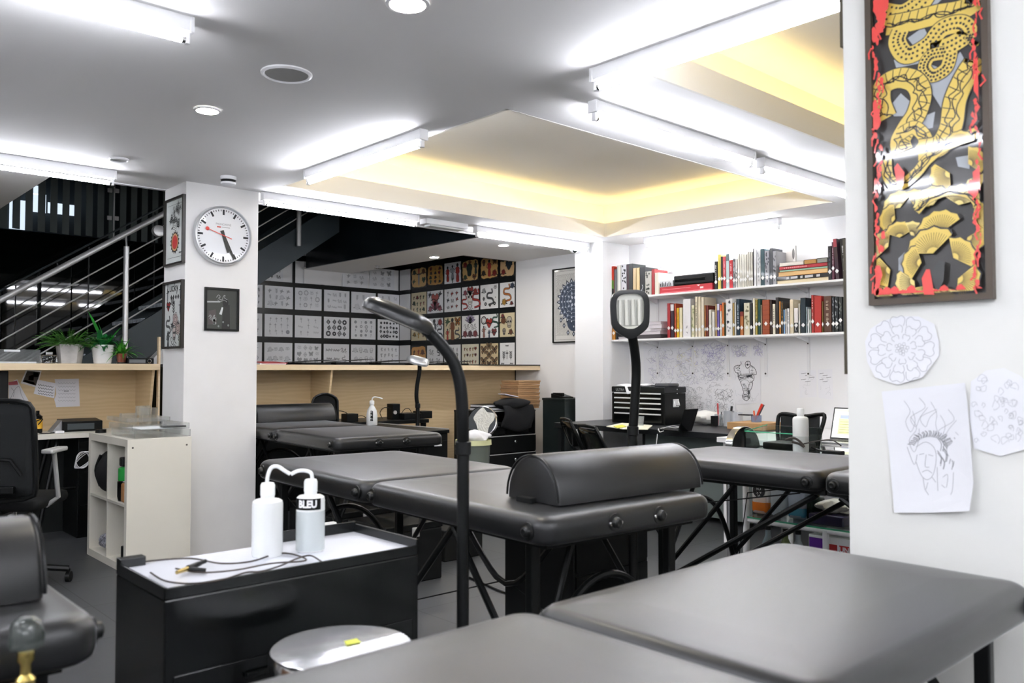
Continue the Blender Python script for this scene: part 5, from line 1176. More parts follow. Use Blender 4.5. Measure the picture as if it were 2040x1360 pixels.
note('larger white sheet with faint writing pinned on plywood', [(109, 755), (157, 754), (159, 809), (112, 811), (108, 795), (112, 785)], YB - .001, '#e3e3e8', lines(116, 150, (763, 770, 777, 784, 791, 798), '#a9aab0', .003) + lines(128, 136, (779,), '#44464c', .005))
note('curled sketch paper pinned beside the dark monitor', [(17, 764), (34, 755), (44, 775), (57, 798), (17, 800)], YB - .001, '#dfdfe3', [('f', [(17, 761), (34, 758), (36, 766), (17, 767)], '#b0525a', 0)] + [('s', spline([(20, 795), (30, 775), (38, 770), (42, 785), (48, 797)], 4), '#9a9ba2', .003), ('s', spline([(22, 772), (28, 780), (26, 790)], 4), '#9a9ba2', .003)])
# desk clutter
x = P(80, 830, y=6.78).x
t = thing('ink_bottle', 'dark bottle with a yellow label on the white desk', 'bottle', (x, 6.85, DZ)); MB().lathe([(0, 0), (.032, 0), (.032, .12), (.012, .135), (.012, .16), (0, .16)], (x, 6.85, DZ), n=24).build('body', M_BLKG, t, smooth=True); MB().lathe([(.033, .03), (.033, .10)], (x, 6.85, DZ), n=24).build('label', mat('yellow_label', '#d8a62c', .5), t, smooth=True)
a, b = P(124, 840, y=6.8).x, P(203, 840, y=6.8).x
t = thing('desk_phone', 'long black tray device on the white desk behind the cube shelf', 'device', ((a + b) / 2, 6.85, DZ))
MB().prism([(a, 6.78, DZ), (a, 6.95, DZ), (a, 6.95, DZ + .09), (a, 6.78, DZ + .075)], (b - a, 0, 0)).build('body', M_BLKP, t, bevel=.004); bx((a + .03, 6.776, DZ + .015), (b - .06, 6.7795, DZ + .06)).build('front_panel', mat('grey_glass_panel', '#4a5052', .25), t); MB().prism([(a - .07, 6.80, DZ), (a - .002, 6.80, DZ), (a - .002, 6.80, DZ + .085)], (0, .12, 0)).build('side_wedge', mat('grey_wedge', '#8c8e8f', .5), t)
t = thing('stapler', 'small white device and cables on the desk edge', 'adapter', (1.5, 6.7, DZ)); p = P(118, 852, y=6.68); bx((p.x - .03, 6.66, DZ), (p.x + .03, 6.70, DZ + .018), bev=.004).build('body', M_WHP, t); MB().tube(smooth_path([Vector((p.x - .03, 6.68, DZ + .006)), Vector((p.x - .12, 6.70, DZ + .006)), Vector((p.x - .16, 6.78, DZ + .06)), Vector((p.x - .08, 6.8, DZ + .10)), Vector((p.x - .14, 6.84, DZ + .01))]), .004, n=6).build('cable', M_BLK, t)
t.name = 'power_adapter'
p = P(165, 916, y=6.63)
t = thing('cable_coil', 'coil of white cable hanging by the cube shelf under the desk', 'cable', (p.x, 6.63, p.z - .06))
for k in range(4): MB().tube([(p.x + (.045 + .008 * k) * math.cos(a) + k * .006, 6.635 + .005 * k, p.z + .06 * math.sin(a + k * .3)) for a in [j * PI / 9 for j in range(19)]], .003, n=6).build('loop', M_WHP, t, smooth=True)
# cube shelf unit
t = thing('cube_shelf', 'cream white two by two cube shelf unit against the clock column', 'shelf unit', (1.885, 5.62, 0))
x0, x1, y0, y1, zk = 1.700, 2.085, 5.28, 6.05, .802
mb = MB(); w = .045
mb.box((x0, y0, 0), (x1, y0 + w, zk)).box((x0, y1 - w, 0), (x1, y1, zk)).box((x0, y0 + w, 0), (x1, y1 - w, w)).box((x0, y0 + w, zk - w), (x1, y1 - w, zk)); mb.build('carcass', M_WHL, t)
bx((x1 - .008, y0 + w, w), (x1 - .002, y1 - w, zk - w)).build('back_board', M_WHL, t)
ym = (y0 + y1) / 2; bx((x0 + .004, ym - .008, w), (x1 - .008, ym + .008, zk - w)).build('divider', M_WHL, t)
for q in ((y0 + w, ym - .008), (ym + .008, y1 - w)): bx((x0 + .004, q[0], zk / 2 - .008), (x1 - .008, q[1], zk / 2 + .008)).build('shelf', M_WHL, t)
for q in ((x0 + .03, zk - .05), (x1 - .03, zk - .05)): MB().cyl((q[0], y0 - .001, q[1]), (q[0], y0 + .002, q[1]), .006, n=12).build('screw_cap', mat('screw_dark', '#4a463f', .5), t)
# contents
def blob(name, c, r, m, par, seed=0, amp=.15, smooth=True):
    rr = random.Random(seed); ph = [rr.uniform(0, 6) for _ in range(6)]
    mb = MB(); n1, n2 = 22, 14; c = Vector(c)
    def f(u, v):
        a, b = u * 2 * PI, v * PI; k = 1 + amp * (math.sin(3 * a + ph[0]) * math.sin(2 * b + ph[1]) + .5 * math.sin(5 * a + ph[2]) * math.sin(4 * b + ph[3]))
        return c + Vector((r[0] * k * math.cos(a) * math.sin(b), r[1] * k * math.sin(a) * math.sin(b), -r[2] * math.cos(b) * (1 + amp * .3 * math.sin(2 * a + ph[4]))))
    mb.grid(f, n1, n2); bmesh.ops.remove_doubles(mb.bm, verts=mb.bm.verts[:], dist=1e-4)
    return mb.build(name, m, par, smooth=smooth)
zs_ = zk / 2 + .008
t = thing('backpack', 'black backpack squeezed in the upper left cube of the white shelf', 'bag', (1.80, 5.86, zs_)); blob('bag_body', (1.785, 5.84, zs_ + .150), (.098, .088, .138), mat('black_nylon', '#121315', .75), t, 3, .08); MB().tube(smooth_path([Vector((1.715, 5.84, zs_ + .26)), Vector((1.692, 5.86, zs_ + .16)), Vector((1.715, 5.84, zs_ + .06))]), .010, n=6).build('strap', M_BLKM, t, smooth=True)
t = thing('spray_bottle', 'black bottle with a bright green cap in the upper right cube', 'bottle', (1.765, 5.50, zs_)); MB().lathe([(0, 0), (.045, 0), (.05, .03), (.05, .12), (.03, .14)], (1.765, 5.50, zs_), n=24).build('body', M_BLKG, t, smooth=True); MB().lathe([(.042, .12), (.046, .13), (.046, .20), (.03, .21), (0, .21)], (1.765, 5.50, zs_), n=24).build('cap', mat('green_cap', '#2fae4a', .4), t, smooth=True); MB().box((1.73, 5.47, zs_ + .212), (1.805, 5.53, zs_ + .27), bev=.01).build('nozzle_head', M_BLKP, t)
t = thing('paper_bag', 'small brown item standing in the upper right cube in front of the bottle', 'box', (1.80, 5.42, zs_)); MB().box((1.715, 5.39, zs_ + .001), (1.775, 5.445, zs_ + .12), bev=.012).build('body', mat('tan_leather', '#a9794a', .6), t)
t = thing('cloth_bundle', 'black and white speckled cloth bundle in the lower left cube', 'cloth', (1.84, 5.83, w)); blob('cloth', (1.80, 5.85, w + .062), (.085, .08, .056), mat('speckled_cloth', '#8c8c94', .9, var=.9, vscale=70), t, 8, .2)
t = thing('cable_box', 'small black box at the bottom of the lower right cube', 'box', (1.80, 5.42, w)); bx((1.72, 5.40, w), (1.77, 5.44, w + .10), bev=.006).build('body', M_BLKP, t)
# acrylic trays on top
t = thing('acrylic_tray', 'wide clear acrylic tray stack lying on the white cube shelf', 'tray', (1.9, 5.6, zk))
def open_box(t, a, b, th=.004, name='tray'):
    a, b = Vector(a), Vector(b); mb = MB(); mb.box(a, (b.x, b.y, a.z + th)).box((a.x, a.y, a.z + th), (b.x, a.y + th, b.z)).box((a.x, b.y - th, a.z + th), (b.x, b.y, b.z)).box((a.x, a.y + th, a.z + th), (a.x + th, b.y - th, b.z)).box((b.x - th, a.y + th, a.z + th), (b.x, b.y - th, b.z)); return mb.build(name, M_ACR, t)
open_box(t, (1.75, 5.31, zk), (2.09, 5.75, zk + .045)); open_box(t, (1.74, 5.33, zk + .047), (2.09, 5.77, zk + .085)); open_box(t, (1.78, 5.55, zk + .087), (2.05, 5.95, zk + .115))
bx((1.80, 5.36, zk + .052), (2.0, 5.6, zk + .056)).build('paper_insert', M_PAPER, t); bx((1.93, 5.34, zk + .058), (2.075, 5.40, zk + .068), bev=.003).build('dark_insert', M_BLKP, t)
for i, (x, y, h, s) in enumerate(((1.90, 5.90, .13, .05), (1.97, 5.86, .15, .05), (2.05, 5.95, .16, .055))):
    t = thing('acrylic_holder', 'upright clear acrylic card holder on the white cube shelf, %s' % ('shortest one on the left', 'middle one', 'tallest one against the column')[i], 'holder', (x, y, zk), group='clear acrylic holders'); open_box(t, (x - s, y - .02, zk), (x + s, y + .02, zk + h), .003, 'holder_walls') if i != 1 else open_box(t, (x - s * .9, y - .052, zk + .116), (x + s * .9, y - .024, zk + h + .03), .003, 'holder_walls')
t = thing('tape_roll', 'white paper box and dark tape roll at the shelf corner', 'tape', (1.72, 5.95, zk)); MB().lathe([(.018, 0), (.034, 0), (.034, .022), (.018, .022), (.018, 0)], (1.76, 6.0, zk), n=24).build('roll', M_BLKP, t, smooth=True)
# office chair at the left
c0 = P(-8, 900, d=4.55); cx_, cy_ = c0.x, c0.y
t = thing('office_chair', 'black mesh-back office chair cut by the left edge, facing the desk', 'chair', (cx_, cy_, 0), 0)
fwd = math.atan2(1, .15)
M = Matrix.Translation((cx_, cy_, 0)) @ Matrix.Rotation(math.radians(42.4 - 90 + 12), 4, 'Z')     # local x right, y forward
def lm(mb): bmesh.ops.transform(mb.bm, matrix=M, verts=mb.bm.verts[:]); return mb
mb = MB(); mb.grid(lambda u, v: (-.215 + .43 * u, .03 * math.cos((u - .5) * 2.6) - .07 - .05 * (v - .3), .53 + .51 * v), 10, 8); lm(mb).build('mesh_back', mat('black_mesh_fabric', '#141718', .8, bump=.4, bscale=500), t, smooth=True, solid=.006)
mb = MB(); mb.tube([(-.22, -.05, .53), (-.235, -.055, .60), (-.23, -.095, 1.0), (-.20, -.10, 1.05), (0, -.075, 1.06), (.20, -.10, 1.05), (.23, -.095, 1.0), (.235, -.055, .60), (.22, -.05, .53), (0, -.03, .51), (-.22, -.05, .53)], .014, n=8, smoothen=1); lm(mb).build('back_frame', M_BLKP, t, smooth=True)
mb = MB(); mb.tube([(-.17, -.09, .72), (-.12, -.10, .74), (0, -.10, .75), (.12, -.10, .74), (.17, -.09, .66)], .010, n=6); mb.box((-.13, -.11, .56), (.14, -.075, .60), bev=.006); lm(mb).build('lumbar_support', M_BLKP, t)
mb = MB(); mb.box((-.20, .04, .44), (.20, .48, .51), bev=.03, seg=3); lm(mb).build('seat', M_BLKM, t, smooth=True)
mb = MB(); mb.tube([(0, -.06, .60), (0, -.10, .50), (0, .0, .43), (0, .18, .43)], .02); lm(mb).build('back_bracket', M_BLKP, t)
for sx in (-1, 1):
    mb = MB(); mb.tube([(sx * .18, .20, .45), (sx * .245, .20, .50), (sx * .25, .12, .76)], .013); mb.box((sx * .25 - .03, .02, .76), (sx * .25 + .03, .24, .785), bev=.008); lm(mb).build('armrest', M_STEEL if sx > 0 else M_BLKP, t)
mb = MB(); mb.cyl((0, .2, .12), (0, .2, .44), .025); lm(mb).build('gas_column', M_CHROME, t, smooth=True)
for i in range(5):
    a = i * 2 * PI / 5 + .3; e = (.29 * math.cos(a), .2 + .29 * math.sin(a)); mb = MB(); mb.tube([(0, .2, .12), (e[0], e[1], .075)], .018); mb.cyl((e[0] - .012, e[1], .03), (e[0] + .012, e[1], .03), .03, n=14); mb.cyl((e[0], e[1], .03), (e[0], e[1], .075), .008); lm(mb).build('leg', M_BLKP, t, smooth=True)
# ================================================================== BOOKSHELVES
XS = 6.235      # plane of the book spines
ZB1, ZB2 = 1.497, 1.905     # shelf fronts (under side of the board edge)
SHT = .018
def shelf_label(z, top): pass
for lab, z, ya, yb in (('lower white wall shelf packed with tall art books', ZB1, 5.375, 1.0), ('upper white wall shelf with book groups and a black case', ZB2, 5.375, 1.0)):
    t = thing('wall_shelf', lab, 'shelf', (6.36, (ya + yb) / 2, z))
    bx((6.22, yb, z), (6.499, ya, z + SHT)).build('board', mat('shelf_white', '#ececeb', .4), t, bevel=.002)
    for px in (1310, 1380, 1450, 1525, 1610):
        y = P(px, 690, x=6.49).y
        MB().prism([(6.27, y - .008, z), (6.485, y - .008, z), (6.485, y - .008, z - .05)], (0, .016, 0)).build('bracket', M_WHP, t)
for px in (1310, 1380, 1450, 1525, 1610):
    y = P(px, 690, x=6.49).y
    t = thing('shelf_rail', 'white slotted wall rail holding the shelves, %s' % {1310: 'leftmost, behind the lamp', 1380: 'second from the corner', 1450: 'middle one of five', 1525: 'fourth from the corner', 1610: 'rightmost, above the notes'}[px], 'rail', (6.49, y, 1.22), group='white shelf rails')
    bx((6.487, y - .012, 1.16), (6.4995, y + .012, 2.0)).build('rail', M_WHP, t); MB().cyl((6.484, y, 1.19), (6.488, y, 1.19), .008, n=10).cyl((6.484, y, 1.44), (6.488, y, 1.44), .006, n=10).build('screw', mat('screw_dark', '#4a463f', .5), t)
USED = set(); CNAMES = {}
def uniq(l):
    assert l not in USED, l
    USED.add(l); return l
def book(x0, x1, top, z0, colr, cname, what, mark=None, depth=.20, tilt=0, grp=None, lean=0, shelfname='', dia=True, xs=XS, band=None):
    """upright book; x0,x1,top in crop px of the shelf close-up (scale 4, origin 1190,440)"""
    pa, pb = P(1190 + x0 / 4, 440 + top / 4, x=xs), P(1190 + x1 / 4, 440 + top / 4, x=xs)
    y1, y0 = pa.y, pb.y + .0012; h = (pa.z + pb.z) / 2 - z0
    w = y1 - y0
    t = thing('book', uniq('%s %s, %s' % (cname, what, shelfname)), 'book', (xs, (y0 + y1) / 2, z0), group=grp)
    M = Matrix.Translation((0, (y0 + y1) / 2, z0)) @ Matrix.Rotation(lean, 4, 'X') @ Matrix.Translation((0, -(y0 + y1) / 2, -z0))
    m = cm(colr, .45, .2)
    mb = MB(); mb.box((xs, y0, z0), (xs + .003, y1, z0 + h)).box((xs, y0, z0), (xs + depth, y0 + .002, z0 + h)).box((xs, y1 - .002, z0), (xs + depth, y1, z0 + h))
    bmesh.ops.transform(mb.bm, matrix=M, verts=mb.bm.verts[:]); mb.build('cover', m, t)
    mb = MB(); mb.box((xs + .003, y0 + .002, z0 + .004), (xs + depth - .004, y1 - .002, z0 + h - .005)); bmesh.ops.transform(mb.bm, matrix=M, verts=mb.bm.verts[:]); mb.build('pages', cm('#e6e0d2', .8), t)
    D = Draw((xs, y1, z0), (0, -w, 0), (0, 0, h), NX, .0008); any_ = False
    r = random.Random(int(x0 * 7 + top))
    if dia and w > .011:
        s = min(.8, .018 / w); cz = .065 / h if r.random() < .7 else .09 / h
        D.fill([(.5, cz + .019 / h), (.5 + s * .9, cz), (.5, cz - .019 / h), (.5 - s * .9, cz)], '#f0f0ee', 5); any_ = True
    if mark:
        kind, mc = mark; any_ = True
        if kind == 'title':
            n = max(5, int(h / .014))
            for k in range(n):
                if r.random() < .25: continue
                v = .30 + .58 * k / n; D.fill([(.3, v), (.3 + r.uniform(.2, .42), v), (.3 + r.uniform(.2, .42), v + .5 * .5 / n + .004), (.3, v + .25 / n + .004)], mc, 2)
        elif kind == 'bands':
            for k in range(6): D.fill([(.02, .14 + k * .14), (.98, .14 + k * .14), (.98, .15 + k * .14), (.02, .15 + k * .14)], mc, 2)
        elif kind == 'half': D.fill([(.02, .0), (.98, .0), (.98, .28), (.02, .33)], mc, 1); D.fill([(.02, .33), (.98, .28), (.98, .55), (.02, .6)], '#5f8a35', 1)
        elif kind == 'top': D.fill([(.02, .80), (.98, .80), (.98, .995), (.02, .995)], mc, 1)
        elif kind == 'low': D.fill([(.05, .03), (.95, .03), (.95, .42), (.05, .42)], mc, 1); D.stroke([(.5, .08), (.35, .2), (.6, .3), (.45, .38)], .004, '#e8e8e8', 2)
        elif kind == 'spots':
            for k in range(14): D.fill(circ(r.uniform(.2, .8), r.uniform(.08, .95), .13, 7, .010 / h), mc, 1)
        elif kind == 'side': D.fill([(.02, .02), (.35, .02), (.35, .98), (.02, .98)], mc, 1)
        elif kind == 'figure': D.stroke([(.45, .12), (.5, .2), (.4, .25), (.55, .3), (.45, .17), (.6, .1)], .004, mc, 2)
    if any_:
        bmesh.ops.transform(D.bm, matrix=M, verts=D.bm.verts[:]); D.build('spine_marks', t)
    else: D.bm.free()
    return t
zt_ = ZB2 + SHT; zl_ = ZB1 + SHT
US, LS = 'upper shelf', 'lower shelf'
G1, G2, G3, G4 = 'books at the left end of the upper shelf', 'books in the middle of the upper shelf', 'books at the right end of the upper shelf', 'books on the lower shelf'
for a in [
 (97, 133, 362, '#c4391f', 'red, green and black', 'spine at the far left end', ('half', '#141414')), (136, 155, 385, '#66676b', 'slim dark grey', 'book right of the red and green one', None), (157, 187, 352, '#d8d7cc', 'off-white', 'book with speckled spine left of the figure-patterned one', ('side', '#a8aaa0')),
 (189, 232, 345, '#c9c9cb', 'black and white patterned', 'wide book near the left end', ('spots', '#1f2022')), (236, 281, 342, '#232a28', 'tall dark green-black', 'book with maroon edge', ('side', '#3a2226')), (284, 308, 375, '#c8b188', 'narrow tan', 'book beside the dark green-black one', None), (310, 337, 373, '#d6bd8c', 'pale tan', 'book left of the plain black one', None),
 (340, 379, 368, '#17181a', 'plain black', 'book in the left group', ('low', '#26282a')), (381, 431, 402, '#b8b6ad', 'speckled grey', 'pair-thick book before the red one', ('spots', '#55564f')), (433, 456, 385, '#a32c2c', 'short red', 'book near the black case', None), (458, 488, 412, '#dfd8c6', 'short cream', 'book last of the left group', None)]:
    book(*a[:3], zt_, a[3], a[4], a[5], a[6], grp=G1, shelfname=US, dia=False)
for a in [
 (933, 956, 322, '#1b1c1e', 'black', 'book with white title beside the case', ('title', '#e8e8e8')), (960, 984, 266, '#cdbd5c', 'yellow', 'book near the black case', None), (985, 999, 282, '#2b2623', 'thin dark brown', 'book between yellow and pink', None), (1000, 1023, 282, '#c44a52', 'pinkish red', 'book left of the pale blue one', ('title', '#e9b9b9')),
 (1025, 1051, 262, '#b9d0cf', 'pale blue-green', 'tall book', ('top', '#5d6b6c')), (1052, 1079, 312, '#b92f36', 'short red', 'book with white title', ('title', '#f0dcdc')), (1080, 1098, 300, '#8d8f92', 'thin grey', 'book right of the short red one', ('spots', '#3b3c3e')), (1100, 1116, 302, '#c7c5c0', 'thin dotted white', 'book before the plain grey run', ('spots', '#4a4b4e')),
 (1118, 1134, 262, '#cfccc0', 'plain pale grey', 'volume, first of the matching run', None), (1135, 1151, 262, '#cbc8bc', 'plain pale grey', 'volume, second of the matching run', None), (1152, 1168, 264, '#cdcabf', 'plain pale grey', 'volume, third of the matching run', None), (1169, 1189, 266, '#c9c6ba', 'plain pale grey', 'volume, fourth of the matching run', None),
 (1191, 1206, 246, '#bab6a9', 'taller beige-grey', 'volume, first of three', None), (1207, 1222, 246, '#bdb9ac', 'taller beige-grey', 'volume, second of three', None), (1223, 1238, 246, '#b8b4a7', 'taller beige-grey', 'volume, third of three', None),
 (1240, 1266, 213, '#e5e6e8', 'tallest white', 'book with a black edge', ('side', '#2a2a2e')), (1269, 1301, 226, '#c4c5c6', 'silver grey', 'book right of the tallest white one', ('spots', '#8d8f92')), (1303, 1331, 223, '#2f4a50', 'dark teal', 'book between silver ones', None), (1333, 1370, 236, '#98999f', 'mottled grey', 'book right of the dark teal one', ('spots', '#45474d')), (1372, 1396, 216, '#474b50', 'charcoal', 'book before the leaning picture book', None), (1398, 1424, 240, '#9b9da1', 'mottled silver', 'book touching the leaning picture book', ('spots', '#5a5c60'))]:
    book(*a[:3], zt_, a[3], a[4], a[5], a[6], grp=G2, shelfname=US, dia=(a[0] > 1300 or a[0] < 1110 or 1118 <= a[0] < 1240))
# picture book facing out
a, b = P(1190 + 1427 / 4, 440 + 208 / 4, x=6.40), P(1190 + 1580 / 4, 440 + 225 / 4, x=6.40)
t = thing('book', uniq('large grey picture book standing cover outward behind the stack, upper shelf'), 'book', (6.41, (a.y + b.y) / 2, zt_), group=G2)
bx((6.395, b.y, zt_), (6.42, a.y, a.z - .004)).build('cover', cm('#c2bfb9', .5), t); D = Draw((6.395, a.y, zt_), (0, b.y - a.y, 0), (0, 0, a.z - zt_), NX); D.fill([(.03, .72), (.3, .72), (.3, .97), (.03, .97)], '#9a96b0', 1); D.fill(circ(.7, .7, .2, 14, .25), '#aaa49c', 1); D.fill(circ(.9, .78, .07, 10, .14), '#5d5a57', 2); D.build('cover_print', t)
# horizontal stack
def flat(x0, x1, ytop, ybot, colr, label, grp, depth=.20, pages=False, xs=6.24, mark=None, z=None, cat='book', name='book', cover=None):
    pa, pb = P(1190 + x0 / 4, 440 + ytop / 4, x=xs), P(1190 + x1 / 4, 440 + ybot / 4, x=xs)
    y1, y0 = pa.y, P(1190 + x1 / 4, 440 + ytop / 4, x=xs).y; h = (ybot - ytop) / 4 / F * ((Vector((xs, y1, 1.9)) - Vector((0, 0, H))).dot(f3)); z0 = z
    t = thing(name, uniq(label), cat, (xs + depth / 2, (y0 + y1) / 2, z0), group=grp)
    mb = MB().box((xs, y0, z0), (xs + depth, y1, z0 + .003)).box((xs, y0, z0 + h - .003), (xs + depth, y1, z0 + h - .0002))
    if not pages: mb.box((xs, y0, z0), (xs + .003, y1, z0 + h - .0002))
    mb.build('cover', cm(cover or colr, .45, .2), t); bx((xs + .004, y0 + .003, z0 + .003), (xs + depth - .003, y1 - .003, z0 + h - .003)).build('pages', cm(colr if pages else '#e6e0d2', .7), t)
    if mark:
        D = Draw((xs, y1, z0), (0, y0 - y1, 0), (0, 0, h), NX, .0008); mark(D); D.build('spine_marks', t)
    return z0 + h
def mk_title(c, a=.1, b=.6):
    def f(D):
        r = random.Random(3)
        for k in range(12): u = a + (b - a) * k / 12; D.fill([(u, .35), (u + .02, .35), (u + .02, .6 + .1 * (k % 2)), (u, .6)], c, 2)
    return f
def mk_photos(D):
    for u, w in ((.25, .05), (.33, .12), (.5, .04), (.58, .14), (.78, .06)): D.fill([(u, .2), (u + w, .25), (u + w, .8), (u, .75)], '#c9c9c9', 2)
z = zt_
z = flat(1430, 1855, 478, 505, '#ddd0b0', 'thick cream book at the bottom of the stack, upper shelf', 'flat stack of books on the upper shelf', z=z, pages=True, cover='#c9b68a')
z = flat(1398, 1850, 435, 468, '#232323', 'wide black book with white photos on its spine, in the stack', 'flat stack of books on the upper shelf', z=z, mark=mk_photos)
z = flat(1440, 1835, 380, 414, '#e2c08a', 'orange-tan book with open pages in the middle of the stack', 'flat stack of books on the upper shelf', z=z, pages=True, cover='#cf8a3e')
z = flat(1452, 1835, 362, 378, '#9fc0a6', 'thin pale green book under the red one in the stack', 'flat stack of books on the upper shelf', z=z)
z = flat(1450, 1832, 328, 356, '#b0303a', 'long red book with a pale title near the stack top', 'flat stack of books on the upper shelf', z=z, mark=mk_title('#e6b8ba'))
flat(1452, 1640, 292, 324, '#e9e4da', 'white paperback on top left of the stack', 'flat stack of books on the upper shelf', z=z)
flat(1645, 1740, 288, 324, '#b98c50', 'small brown folded item on top of the stack beside the white paperback', 'flat stack of books on the upper shelf', z=z, pages=True, cover='#4a3524')
flat(1748, 1832, 285, 324, '#8f8f86', 'small dark patterned book on top right of the stack', 'flat stack of books on the upper shelf', z=z, cover='#35322c', pages=True)
book(1838, 1864, 200, zt_, '#22232a', 'tall black', 'book right of the flat stack', ('title', '#5b5f70'), grp=G3, shelfname=US)
book(1868, 1886, 168, zt_, '#5a2c3c', 'plum red', 'book beside the tall black one', ('title', '#cfc0c8'), grp=G3, shelfname=US)
book(1897, 1925, 140, zt_, '#3a2630', 'maroon and black', 'tall leaning book with a red top', ('top', '#a0444c'), grp=G3, shelfname=US, lean=math.radians(-3.5))
book(1956, 2000, 134, zt_, '#111214', 'black', 'book with bold white letters, leaning beside the pillar frame', ('title', '#f0f0f0'), grp=G3, shelfname=US, lean=math.radians(-5))
# black case, red box, comic box, cards
def boxat(name, label, cat, x0, x1, ytop, ybot, z, m, depth=.22, xs=6.24, bev=.004, grp=None):
    pa = P(1190 + x0 / 4, 440 + ytop / 4, x=xs); y0 = P(1190 + x1 / 4, 440 + ytop / 4, x=xs).y; h = (ybot - ytop) / 4 / F * (Vector((xs, pa.y, z - H)).dot(f3))
    t = thing(name, uniq(label), cat, (xs + depth / 2, (pa.y + y0) / 2, z), group=grp); bx((xs, y0, z), (xs + depth, pa.y, z + h)).build('body', m, t, bevel=bev); return t, (xs, y0, pa.y, z, h)
t, q = boxat('box', 'flat red box under the black case, upper shelf', 'box', 497, 915, 505, 560, zt_, mat('red_card', '#c0303a', .4, coat=.3), xs=6.245)
D = Draw((q[0], q[2], q[3]), (0, q[1] - q[2], 0), (0, 0, q[4]), NX, .0006); D.stroke([(.02, .15), (.98, .15)], .003, '#e5a0a4', 1); D.stroke([(.05, .6), (.6, .62)], .003, '#e5a0a4', 1); D.fill([(.78, .35), (.84, .35), (.84, .6), (.78, .6)], '#eee0dc', 1); D.fill([(.72, .9), (.78, .9), (.75, .7)], '#eee0dc', 1); D.build('print', t)
z = q[3] + q[4]
t, q = boxat('hard_case', 'black plastic case lying on the red box, upper shelf', 'case', 605, 925, 415, 496, z, M_BLKP, bev=.012)
bx((q[0] - .006, q[1] + .08, q[3] + q[4] * .35), (q[0], q[2] - .02, q[3] + q[4] * .62)).build('latch_bar', M_BLKG, t, bevel=.003)
t, q = boxat('box', 'black and white comic-print box left of the black case', 'box', 497, 600, 448, 498, z, cm('#cfd0d2', .5), depth=.15); D = Draw((q[0], q[2], q[3]), (0, q[1] - q[2], 0), (0, 0, q[4]), NX, .0006)
for k in range(7): D.fill([(.04 + k * .13, .1), (.12 + k * .13, .05), (.10 + k * .13, .55 + .3 * (k % 2)), (.03 + k * .13, .6)], '#1d1e20', 1)
D.build('print', t)
for lab, x0, x1, y0, y1 in (('white card with small blue symbols leaning on the wall, upper shelf', 492, 540, 338, 440), ('white card with pale grey letters beside the symbol card', 556, 614, 346, 400)):
    a, b = P(1190 + x0 / 4, 440 + y0 / 4, x=6.47), P(1190 + x1 / 4, 440 + y1 / 4, x=6.47)
    t = thing('card', uniq(lab), 'card', (6.47, (a.y + b.y) / 2, b.z)); bx((6.47, b.y, min(b.z, zt_ + .0) if x0 < 500 else b.z), (6.474, a.y, a.z)).build('paper', M_PAPER, t)
    D = Draw((6.47, a.y, b.z), (0, b.y - a.y, 0), (0, 0, a.z - b.z), NX); M = Mo(D, .6, .004, '#6a6d86' if x0 < 500 else '#b8b9bc')
    if x0 < 500:
        for k in range(6): M.cross(.3 + .4 * (k % 2), .15 + k * .14, .1); M.dot(.7 - .4 * (k % 2), .2 + k * .14, .06)
    else:
        for k, g in enumerate((.72, .4)):
            for j in range(4): D.fill([(.08 + j * .22, g - .12), (.22 + j * .22, g - .12), (.22 + j * .22, g + .12), (.08 + j * .22, g + .12)], '#c4c5c8', 1)
    D.build('print', t)
